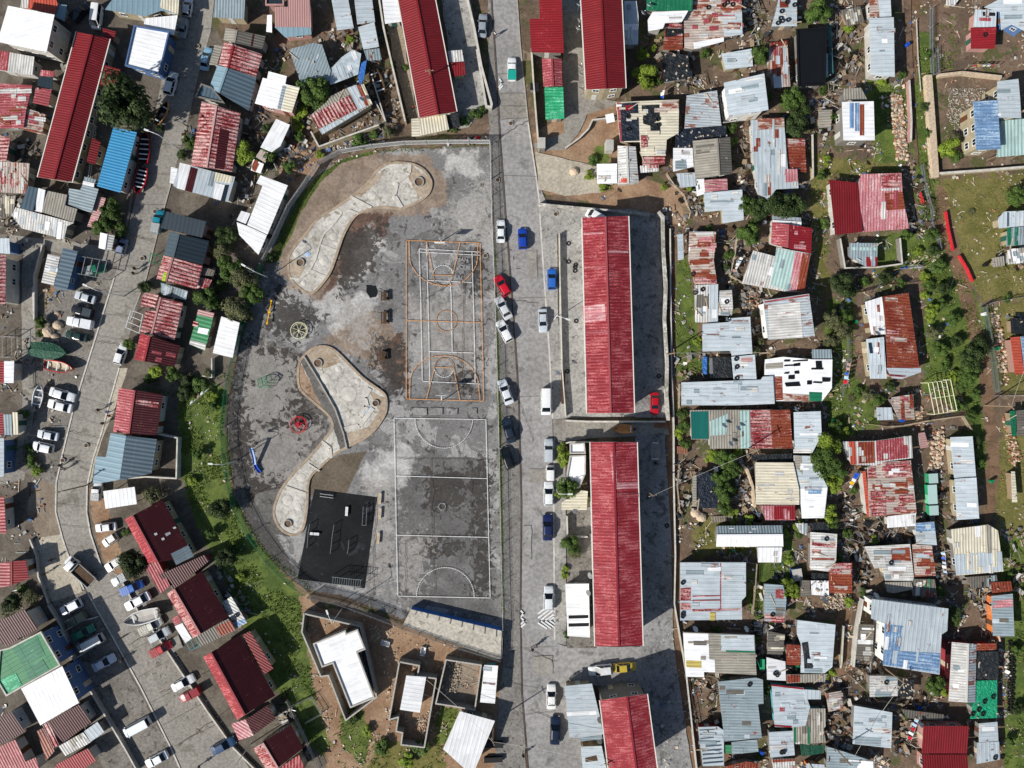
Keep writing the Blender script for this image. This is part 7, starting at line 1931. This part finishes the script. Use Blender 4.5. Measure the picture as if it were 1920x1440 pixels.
# ---------------- people ----------------
def skinmesh(name,V,E,Rd,mat,parent,sub=1):
    me=bpy.data.meshes.new(name); me.from_pydata(V,E,[]); me.materials.append(M[mat]); o=link(name,me,parent)
    o.modifiers.new('skin','SKIN'); 
    for v,r_ in zip(me.skin_vertices[0].data,Rd): v.radius=(r_,r_)
    me.skin_vertices[0].data[0].use_root=True
    s_=o.modifiers.new('sub','SUBSURF'); s_.levels=sub; s_.render_levels=sub; return o
def person(px,py,label,top,bot,head=0,stride=.18,sit=False):
    x,y=P(px,py,0); root=emp('person',(x,y,0.05 if not sit else -.35),-R(head),label=label,cat='person')
    V=[(0,0,.95),(0,0,1.15),(0,.01,1.38),(0,.01,1.5),(0,.03,1.60),(0,.04,1.70)]; E=[(0,1),(1,2),(2,3),(3,4),(4,5)]; Rr=[.13,.12,.14,.055,.095,.085]
    for sx in (-1,1):
        k=len(V); st=stride*sx; V+=[(sx*.18,0,1.40),(sx*.24,-.05+st*.3,1.14),(sx*.25,.05+st*.8,.90),(sx*.25,.07+st*.9,.82)]; E+=[(2,k),(k,k+1),(k+1,k+2),(k+2,k+3)]; Rr+=[.06,.045,.035,.035]
        for f_ in range(5):
            j=len(V); dx=(f_-2)*.018 if f_<4 else -sx*.045; V.append((sx*.25+dx,.08+st*.9,.735 if f_<4 else .78)); E.append((k+3,j)); Rr.append(.009)
        k=len(V); 
        if sit: V+=[(sx*.1,.02,.9),(sx*.12,.42,.9),(sx*.12,.45,.48),(sx*.12,.58,.44)]
        else: V+=[(sx*.1,0,.9),(sx*.11,.02-st*.6,.5),(sx*.11,-.02-st*1.2,.08),(sx*.11,.12-st*1.2,.04)]
        E+=[(0,k),(k,k+1),(k+1,k+2),(k+2,k+3)]; Rr+=[.085,.06,.04,.035]
    skinmesh('body',V,E,Rr,'skin',root)
    tv=[(0,0,.92),(0,0,1.15),(0,.01,1.38),(0,.01,1.46)]; te=[(0,1),(1,2),(2,3)]; tr=[.145,.14,.165,.08]
    for sx in (-1,1): k=len(tv); st=stride*sx; tv+=[(sx*.18,0,1.40),(sx*.24,-.05+st*.3,1.16)]; te+=[(2,k),(k,k+1)]; tr+=[.075,.06]
    skinmesh('shirt',tv,te,tr,top,root)
    bv=[(0,0,.96)]; be=[]; br=[.14]
    for sx in (-1,1):
        k=len(bv); st=stride*sx; bv+=[(sx*.1,0,.88),(sx*.12,.42,.9),(sx*.12,.45,.55)] if sit else [(sx*.1,0,.88),(sx*.11,.02-st*.6,.5),(sx*.11,-.02-st*1.1,.14)]; be+=[(0,k),(k,k+1),(k+1,k+2)]; br+=[.1,.075,.06]
    skinmesh('trousers',bv,be,br,bot,root); 
    hb=MB()
    for i in range(8):
        for j in range(3):
            q=[]
            for ii,jj in ((i,j),(i+1,j),(i+1,j+1),(i,j+1)):
                a=2*math.pi*ii/8; t=jj/3*math.pi/2; q.append((math.cos(a)*.105*math.cos(t),.02+math.sin(a)*.115*math.cos(t),1.66+.12*math.sin(t)))
            hb.face(q,'hair')
    hb.build('hair',root); return root
for a in ((929,69,'person in a white shirt walking near the grey sedan','whiteL','woodD',200),(777,204,'person in red seated beside the tall cream wall','redP','trim',90),(258,505,'upper of two people in dark clothes on the left street','trim','trim',100),(256,514,'lower of two people in dark clothes on the left street','trim','woodD',100),
 (120,871,'person in black crossing the left street bend','trim','trim',80),(127,878,'person in a white hat shirt beside person in black','whiteL','trim',80),(191,768,'person lying on the pavement left of the patchy red gable','trim','trim',-90),(208,772,'person in a light blue top by the patchy red gable','skyP','blueP',90),(211,779,'person in a red top by the patchy red gable','redP','trim',60),(199,793,'person in dark clothes below the red topped person','trim','trim',60),
 (103,1047,'person in dark clothes on the grey paved square, upper','trim','trim',120),(90,1073,'person in dark clothes on the grey paved square, lower','trim','trim',120),(998,1214,'person in black walking down below the chevron markings','trim','trim',180),(1006,1207,'person pushing a stroller below the chevron markings','woodD','metal',90),
 (1068,1270,'person at the corner left of the white hatchback','woodP','trim',60),(981,1411,'person in dark clothes walking near the bottom kerb','trim','trim',20),(378,1432,'person in dark clothes left of dark blue sedan','trim','trim',90),(233,1234,'person in grey stepping over the kerb, lower left','metal','trim',60)): person(a[0],a[1],a[2],a[3],a[4],a[5])
def dog(px,py,head,label):
    x,y=P(px,py); root=emp('dog',(x,y,.03),-R(head),label=label,cat='dog')
    V=[(0,-.28,.48),(0,0,.47),(0,.26,.48),(0,.42,.62),(0,.55,.64),(0,.66,.61),(0,-.45,.5),(0,-.6,.62)]; E=[(0,1),(1,2),(2,3),(3,4),(4,5),(0,6),(6,7)]; Rr=[.1,.095,.13,.07,.07,.035,.03,.02]
    for sx in(-1,1):
        k=len(V); V+=[(sx*.09,.24,.34),(sx*.09,.22,.18),(sx*.09,.25,.02)]; E+=[(2,k),(k,k+1),(k+1,k+2)]; Rr+=[.05,.03,.025]
        k=len(V); V+=[(sx*.09,-.24,.34),(sx*.09,-.36,.2),(sx*.09,-.3,.02)]; E+=[(0,k),(k,k+1),(k+1,k+2)]; Rr+=[.06,.03,.025]
        k=len(V); V+=[(sx*.05,.5,.73)]; E+=[(4,k)]; Rr+=[.02]
    skinmesh('body',V,E,Rr,'hair',root)
dog(231,1194,60,'dark dog standing in the middle of the parking lot')
# ---------------- street lamps, poles and wires ----------------
def lamp(px,py,hh,ang,label):
    x,y=P(px,py); root=emp('street_lamp',(x,y,0),R(ang),label=label,cat='street lamp',group='street lamps along the roads')
    b=MB(); b.tube([(0,0,0),(0,0,hh*.5),(0,0,hh)],[.1,.08,.06],10,'steelW'); b.build('pole',root)
    b=MB(); b.tube([(0,0,hh),(.6,0,hh+.3),(1.6,0,hh+.4)],[.05,.045,.04],8,'steelW'); b.build('arm',root)
    b=MB(); b.box((1.95,0,hh+.4),(.8,.28,.14),0,'steelW'); hd=b.build('lamp_head',root); b=MB(); b.box((1.95,0,hh+.32),(.6,.2,.04),0,'whiteL'); b.build('lens',hd)
for a in ((340,283,8,160,'street lamp beside the upper red fishing boat'),(232,556,8,155,'street lamp left of the white numbered porch'),(502,520,6.5,150,'street lamp at the white shed corner by playground fence'),(444,864,6,175,'street lamp on the grassy bank left of playground'),(1040,598,6,-20,'street lamp in front of the upper long red gable'),(1043,916,6,0,'street lamp hidden by the roadside tree'),(641,1142,7,110,'street lamp behind the block wall of white L roof'),(470,1395,7,225,'street lamp right of the dark blue sedan')): lamp(*a)
def upole(px,py,hh,label):
    x,y=P(px,py); root=emp('utility_pole',(x,y,0),random.Random(int(px)).random()*3,label=label,cat='utility pole',group='wooden utility poles'); b=MB(); b.tube([(0,0,0),(0,0,hh)],[.13,.09],10,'wood'); b.build('pole',root); b=MB(); b.box((0,0,hh-.4),(1.4,.1,.1),0,'wood'); c=b.build('crossarm',root)
    for k in(-.6,0,.6): b=MB(); b.tube([(k,0,hh-.35),(k,0,hh-.2)],[.04,.03],8,'whiteL'); b.build('insulator',c)
    return Vector((x,y,hh-.25))
UP=[upole(*a) for a in ((162,910,8,'utility pole at the white pickup by the street bend'),(926,1352,7.5,'utility pole at the wide white roadside roof'),(1131,1396,7,'utility pole behind the white roof with a hole'),(1395,838,7,'utility pole below the row roof with teal end'),(1210,918,7,'utility pole behind the lower long red gable'),(1248,665,7,'utility pole on the ditch right of upper red gable'),(1418,664,6.5,'utility pole left of the white cluster patches'),(1846,760,7,'utility pole in the stream side field'),(1655,1250,7,'utility pole below the largest blue ribbed roof'),(1560,1395,7,'utility pole at the lower path bottom'),(1905,640,6,'utility pole right of the green mesh fence'),(812,159,6,'utility pole at the long red gable wing'))]
def wire(a,c,label,sag=.6):
    b=MB(); n=14; q=[]
    for i in range(n+1):
        t=i/n; p=a.lerp(c,t); p.z-=sag*4*t*(1-t); q.append(p)
    for i in range(n): b.bar(q[i],q[i+1],.035,.035,'concL')
    o=b.build('wire',None,tuple(a)); setp(o,label=label,cat='wire')
wire(UP[1],UP[2],'overhead wire crossing the main road at the bottom'); wire(UP[4],UP[3],'overhead wire from lower red gable to the hillside'); wire(UP[5],UP[6],'overhead wire above the bluish notch roof'); wire(UP[7],UP[10],'overhead wire above the stream side grass'); wire(UP[8],UP[9],'overhead wire above the plain pale blue square roof'); wire(UP[1],Vector((*P(800,1275,3),3)),'overhead wire above the square stone pen')
# ---------------- playground things ----------------
ZP=ZL
def merry(px,py,mat,label,solid=False):
    x,y=P(px,py,.5); root=emp('merry_go_round',(x,y,0),.4,label=label,cat='merry-go-round'); b=MB(); b.ring((0,0),1.42,1.52,.62,.70,36,mat); b.build('rail',root); b=MB(); b.ring((0,0),1.2,1.27,.42,.48,36,mat); b.build('lower_rail',root)
    for k in range(6 if solid else 8):
        a=2*math.pi*k/(6 if solid else 8); b=MB(); b.bar((0,0,.5),(math.cos(a)*1.5,math.sin(a)*1.5,.5),.06,.06,mat); b.bar((math.cos(a)*1.48,math.sin(a)*1.48,.25),(math.cos(a)*1.48,math.sin(a)*1.48,.66),.05,.05,mat); b.build('spoke',root)
    b=MB(); b.tube([(0,0,0),(0,0,.75)],[.22 if solid else .14,.14],14,mat); b.build('hub',root)
    if solid:
        for k in range(5): a=k*1.256; b=MB(); b.box((math.cos(a)*.38,math.sin(a)*.38,.55),(.4,.26,.05),a,mat); b.build('seat',root)
merry(561,620,'creamP','cream painted merry-go-round above the play rink'); merry(560,796,'redP','pinkish red merry-go-round left of the play rink',True)
x,y=P(507,586); root=emp('seesaw',(x,y,0),R(80),label='yellow seesaw at the left edge of the playground',cat='seesaw')
b=MB(); b.bar((-2.2,0,.75),(2.2,0,.45),.16,.08,'yellowP'); b.build('plank',root)
for k in(-1,1):
    b=MB(); b.box((k*2.0,0,.72-.15*(k+1)/2+.04),(.35,.32,.06),0,'yellowP'); b.build('seat',root); b=MB(); b.bar((k*1.6,-.2,.9-.12*(k+1)),(k*1.6,.2,.9-.12*(k+1)),.04,.04,'yellowP'); b.build('handle',root)
b=MB(); b.tube([(0,0,0),(0,0,.6)],[.12,.09],10,'yellowP'); b.box((0,0,.6),(.3,.5,.12),0,'yellowP'); b.build('pivot',root)
x,y=P(480,862); root=emp('slide',(x,y,0),R(0),label='blue slide on the left of the playground',cat='slide')
b=MB(); q=[(-.1,2.3,2.0),(0,1.4,1.5),(.05,.3,.9),(.0,-.8,.4),(.35,-1.6,.3),(.85,-2.2,.25)]
for i in range(5):
    a,c=Vector(q[i]),Vector(q[i+1]); b.bar(a,c,.5,.05,'skyP' if i<3 else 'blueP')
    for sx in(-1,1): u=(c-a).normalized(); nn=Vector((-u.y,u.x,0)).normalized()*.26*sx; b.bar(a+nn+Vector((0,0,.1)),c+nn+Vector((0,0,.1)),.04,.2,'blueP')
b.build('chute',root); b=MB()
for sx in(-1,1): b.bar((-.1+sx*.25,2.9,0),(-.1+sx*.25,2.35,2.1),.06,.06,'trim')
for k in range(6): b.bar((-.35,2.85-.09*k,.3+.3*k),(.15,2.85-.09*k,.3+.3*k),.04,.04,'trim')
b.build('ladder',root)
x,y=P(502,716); root=emp('climbing_frame',(x,y,0),.2,label='green bar climbing frame near the left fence',cat='climbing frame')
for k in range(5):
    b=MB(); a0=k*1.256
    for j in range(5):
        t0,t1=j/5*math.pi/2,(j+1)/5*math.pi/2; f=lambda t,a:(math.cos(a)*2.0*math.cos(t),math.sin(a)*1.3*math.cos(t),1.6*math.sin(t)); b.bar(f(t0,a0),f(t1,a0),.06,.06,'greenP'); b.bar(f(t0,a0),f(t0,a0+1.256),.05,.05,'greenP')
    b.build('bars',root)
def hoop(px,py,hd,label):
    x,y=P(px,py); root=emp('basketball_hoop',(x,y,0),R(hd),label=label,cat='basketball hoop'); b=MB(); b.tube([(0,.9,0),(0,.8,2.9),(0,.1,3.2)],[.09,.08,.06],10,'steelW'); b.build('pole',root); b=MB(); b.box((0,0,3.3),(1.8,.06,1.1),0,'whiteL'); b.build('backboard',root); b=MB(); b.ring((0,-.35),.21,.24,3.04,3.07,18,'orangeL'); b.build('ring',root)
hoop(828,462,0,'basketball hoop at the top end of orange court'); hoop(831,741,180,'basketball hoop at the bottom end of orange court')
def bench(px,py,rz,L,label,mats=('woodD','woodD'),table=False,cat='bench',name='park_bench'):
    x,y=P(px,py); root=emp(name,(x,y,0),R(rz),label=label,cat=cat)
    if table:
        b=MB(); [b.box((k*.2,0,.75),(.17,L,.05),0,mats[0]) for k in(-1,0,1)]; b.build('tabletop',root)
        for sx in(-1,1): b=MB(); b.box((sx*.62,0,.45),(.26,L,.05),0,mats[0]); b.build('seat',root)
        for sy in(-1,1): b=MB(); b.box((0,sy*L*.38,.38),(1.2,.08,.7),0,mats[1]); b.build('leg',root)
    else:
        b=MB(); [b.box((k*.16,0,.45),(.14,L,.05),0,mats[0]) for k in(-1,0,1)]; b.build('seat',root)
        for sy in(-1,1): b=MB(); b.box((0,sy*L*.4,.21),(.4,.1,.42),0,mats[1]); b.build('leg',root)
bench(723,556,0,1.6,'dark picnic table above the two other picnic tables',table=True,cat='picnic table',name='picnic_table'); bench(723,596,0,2.2,'dark picnic table in the middle of the playground',table=True,cat='picnic table',name='picnic_table'); bench(720,667,0,1.6,'dark picnic table lowest beside the orange court',table=True,cat='picnic table',name='picnic_table')
for i,(px,py) in enumerate(((713,934),(713,962),(710,1008))): bench(px,py,-4,2.0,('top','middle','bottom')[i]+' of three tan concrete benches beside the black mat',('stoneL','conc'))
bench(651,958,-4,1.6,'upright pale bench on the black play mat',('whiteL','metal')); bench(591,1000,86,1.6,'sideways pale bench on the black play mat',('whiteL','metal'))
def bars(label,pp,hh,m='metal'):
    q=wp(pp); root=emp('exercise_bar',(*q[0],0),label=label,cat='exercise bars',group='exercise bars on the black play mat'); o=(*q[0],0)
    for p in q: b=MB(); b.box((*p,hh/2),(.09,.09,hh),0,m); b.build('post',root,o)
    [ (lambda b:(b.bar((*q[i],hh),(*q[i+1],hh),.05,.05,m),b.build('rail',root,o)))(MB()) for i in range(len(q)-1) if not (len(q)==4 and hh==.5 and i==1)]
bars('row of posts on the left of the play mat','584,981 581,997 580,1010 579,1024',1.1); bars('row of posts down the middle of play mat','629,982 626,1001 624,1020 622,1035',1.1); bars('short row of three posts lower right of mat','657,1011 656,1023 654,1034',1.1); bars('double row of posts at the upper right of mat','690,950 689,967 688,983 681,983 682,967 683,949',.9); bars('white parallel bars at the top of the play mat','602,925 625,928 625,933 602,930',.5,'whiteL')
x,y=P(655,1085); root=emp('monkey_bars',(x,y,0),R(-6),label='long monkey bars ladder at the mat bottom edge',cat='monkey bars')
for sx in(-1,1):
    b=MB(); b.bar((-2.6,sx*.6,2.1),(2.6,sx*.6,2.1),.06,.06,'metal'); b.build('rail',root)
    for k in(-2.6,0,2.6): b=MB(); b.bar((k,sx*.6,0),(k,sx*.6,2.1),.08,.08,'metal'); b.build('post',root)
b=MB(); [b.bar((-2.4+.4*k,-.6,2.1),(-2.4+.4*k,.6,2.1),.04,.04,'metal') for k in range(13)]; b.build('rungs',root)
# stepped grandstand with painted blue front
a,c,d_,e=[Vector(P(*q)) for q in ((773,1137),(941,1177),(939,1232),(757,1168))]
root=emp('grandstand',(a.x,a.y,0),label='stepped concrete grandstand with a blue painted front',cat='grandstand'); o=(a.x,a.y,0)
for k in range(2):
    t0,t1=(0,.28)[k],(.28,1)[k]; z=(1.6,1.45)[k]; q=[a.lerp(e,t0),c.lerp(d_,t0),c.lerp(d_,t1),a.lerp(e,t1)]; b=MB(); b.prism(ccw([tuple(v) for v in q]),0,z,'COL2' if k<1 else 'COL2'); b.build('step',root,o)
b=MB(); u=(c-a).normalized(); nn=Vector((-u.y,u.x))*.1; b.face([(*(a+nn),0),(*(c+nn),0),(*(c+nn*.2),1.68),(*(a+nn*.2),1.68)],'TB'); b.build('painted_front',root,o)
for k in range(8): b=MB(); p=a.lerp(c,(k+.5)/8); q=a.lerp(e,.25).lerp(c.lerp(d_,.25),(k+.5)/8); b.bar((*p,1.73),(*q,1.73),.12,.06,'conc'); b.build('seat_divider',root,o)
# ---------------- yard things ----------------
def thingbox(name,cat,label,px,py,dx,dy,h,rz,mat,lid=None,hollow=False):
    x,y=P(px,py,h); root=emp(name,(x,y,0),R(rz),label=label,cat=cat); b=MB()
    if hollow:
        for c_,s_ in (((0,dy/2,h/2),(dx,.06,h)),((0,-dy/2,h/2),(dx,.06,h)),((dx/2,0,h/2),(.06,dy-.06,h)),((-dx/2,0,h/2),(.06,dy-.06,h)),((0,0,.04),(dx-.1,dy-.1,.06))): b.box(c_,s_,0,mat)
    else: b.box((0,0,h/2),(dx,dy,h),0,mat)
    b.build('body',root)
    if lid: b=MB(); b.box((0,0,h+.03),(dx+.08,dy+.08,.06),0,lid); b.build('lid',root)
for k,(px,py) in enumerate(((1750,897),(1748,918),(1749,936),(1751,957))): thingbox('water_tank','water tank',('topmost','second','third','lowest')[k]+' pale green tank in a column beside the narrow blue edged roof',px,py,1.5,1.6,1.2,3,'GNT','TLL')
for k,(px,py,lab) in enumerate(((722,1207,'white tub holding black bags on the orange earth'),(793,1222,'white bathtub left of the gate post'),(1115,-10,'x'))):
    if lab!='x': thingbox('bathtub','bathtub',lab,px,py,1.5,.8,.5,(-15,80)[k],'whiteL',None,True)
thingbox('toilet_cubicle','toilet','white toilet cubicle with a green door above cluster',1143,272,1.3,1.8,1.9,0,'plW','plW'); thingbox('toilet_cubicle','toilet','grey cabin at the foot of the narrow lane',1015,268,1.3,1.8,2.0,0,'plG','plW'); thingbox('water_tank','water tank','grey tank beside the green tiled carport',1002,162,1.4,1.2,1.2,0,'metal','trim')
thingbox('shed_box','crate','upright green crate by the wide half white roof',1429,1246,.8,1.8,1.2,0,'greenP','GNT'); thingbox('crate','crate','blue and white cart near the red banded roof',1495,1078,1.6,2.0,1.0,8,'TB','plW'); thingbox('scrap_rack','rack','dark steel scrap rack beside wide white roadside roof',925,1397,3.4,.9,.8,0,'trim','trim'); thingbox('scrap_rack','rack','second dark scrap rack with a white box',925,1425,3.2,.8,.6,3,'trim','trim')
thingbox('workbench','workbench','long brown bench along the upper gable boundary wall',1056,727,.6,5.6,.6,0,'woodP','woodD')
for k,(px,py,m,lab) in enumerate(((1247,393,'plW','upper white drum beside the rock wall corner'),(1249,408,'plW','lower white drum beside the rock wall corner'),(1363,683,'TR','crumpled red sheet beside the pale square annex'),(1322,686,'TB','upright blue canoe shape left of annex'),(1335,690,'metal','rolled silver foil bundle beside the blue canoe shape'))):
    thingbox('drum' if k<2 else 'bundle','drum' if k<2 else 'bundle',lab,px,py,.7,(.7,.7,1.9,3.2,3.6)[k],.5,(0,0,-25,0,0)[k],m)
rd=random.Random(5); nd=0; tr=0
while nd<34 and tr<4000:
    tr+=1; px,py=rd.uniform(1262,1880),rd.uniform(5,1435); x,y=P(px,py)
    if any(abs(x-f[2][0])<16 and abs(y-f[2][1])<16 and inside(x,y,f[0]) for f in FOOT): continue
    ds=min(math.hypot(x-f[2][0],y-f[2][1]) for f in FOOT)
    if ds>6: continue
    nd+=1; cm,cn=rd.choice((('blueP','blue'),('whiteL','white'),('trim','black'),('greenP','green'),('whiteL','white'),('blueP','blue'))); r_=rd.choice((.22,.3,.32)); hh=.9 if r_>.25 else .45
    root=emp('plastic_drum' if hh>.5 else 'bucket',(x,y,0),cat='drum' if hh>.5 else 'bucket',group='plastic drums and buckets in the shack yards'); b=MB(); b.tube([(0,0,0),(0,0,hh*.3),(0,0,hh*.7),(0,0,hh)],[r_*.92,r_,r_,r_*.95],14,cm); b.build('body',root); b=MB(); b.ring((0,0),r_*.6,r_*1.0,hh,hh+.04,14,cm); b.build('rim',root)
    later(root,cn+(' plastic drum' if hh>.5 else ' bucket'),px,py)
for i,(px,py,L,rz) in enumerate(((1583,700,5,80),(1705,1360,5,70),(1762,1050,5,95),(1240,190,4,80),(1470,1130,4,30),(1595,900,4,60),(1835,130,5,0),(1700,505,5,5),(380,745,5,40),(1380,500,4,60))):
    x,y=P(px,py); root=emp('washing_line',(x,y,0),R(rz),cat='washing line',group='washing lines in the yards'); b=MB()
    for k in(-1,1): b=MB(); b.box((k*L/2,0,.9),(.08,.08,1.8),0,'wood'); b.build('post',root)
    b=MB(); b.bar((-L/2,0,1.75),(L/2,0,1.75),.02,.02,'whiteL'); b.build('line',root)
    for k in range(5):
        m=rd.choice(('whiteL','redP','skyP','blueP','plP','whiteL','yellowP')); b=MB(); xx=-L/2+.6+k*(L-1.0)/5; w_=rd.uniform(.35,.6); d_=rd.uniform(.25,.6); b.face([(xx,0,1.75),(xx+w_,0,1.75),(xx+w_,d_,1.2),(xx,d_*.8,1.15)],m); b.face([(xx,0,1.75),(xx,-.05,1.2),(xx+w_,-.05,1.2),(xx+w_,0,1.75)],m); b.build('garment',root)
    later(root,'washing line',px,py)
# steps
def steps(label,quad,n,h,mat='wood'):
    a,b_,c,d2=[Vector(q) for q in wp(quad)]; root=emp('steps',(a.x,a.y,0),label=label,cat='steps'); o=(a.x,a.y,0)
    for i in range(n):
        t0,t1=i/n,(i+.75)/n; q=[a.lerp(d2,t0),b_.lerp(c,t0),b_.lerp(c,t1),a.lerp(d2,t1)]; b=MB(); b.prism(ccw([tuple(v) for v in q]),0,h*(i+1)/n,mat); b.build('step',root,o)
steps('timber steps up the earth slope by crooked fence','1277,388 1289,386 1291,402 1279,404',5,.9); steps('brick steps crossing the ditch between red gables','1222,790 1222,802 1250,802 1250,790',7,.6,'brickR'); steps('brown steps left of the black plastic roofed shack','1265,836 1265,850 1288,850 1288,838',6,.8,'brickR'); steps('curved sleeper steps under leafy vines','1332,968 1335,980 1372,975 1372,965',9,.9,'stoneG')
def label_pending():
    seen={}
    for root,base,px,py,g in PEND:
        s=uniq(base,px,py); seen.setdefault(s,[]).append((root,px,py,base))
    for s,l in seen.items():
        if len(l)==1: l[0][0]['label']=s; continue
        xs=[t[1] for t in l]; ys=[t[2] for t in l]; hor=max(xs)-min(xs)>max(ys)-min(ys); l.sort(key=lambda t:t[1] if hor else t[2])
        nm=(('leftmost','rightmost') if hor else ('upper','lower'))
        for i,t in enumerate(l):
            w_=nm[0] if i==0 else nm[1] if i==len(l)-1 else ('second','third','fourth','fifth','sixth','seventh')[min(i-1,5)]; t[0]['label']=shorten(w_+' '+s)
label_pending()
bpy.data.materials.remove(M['PAINT']) if False else None
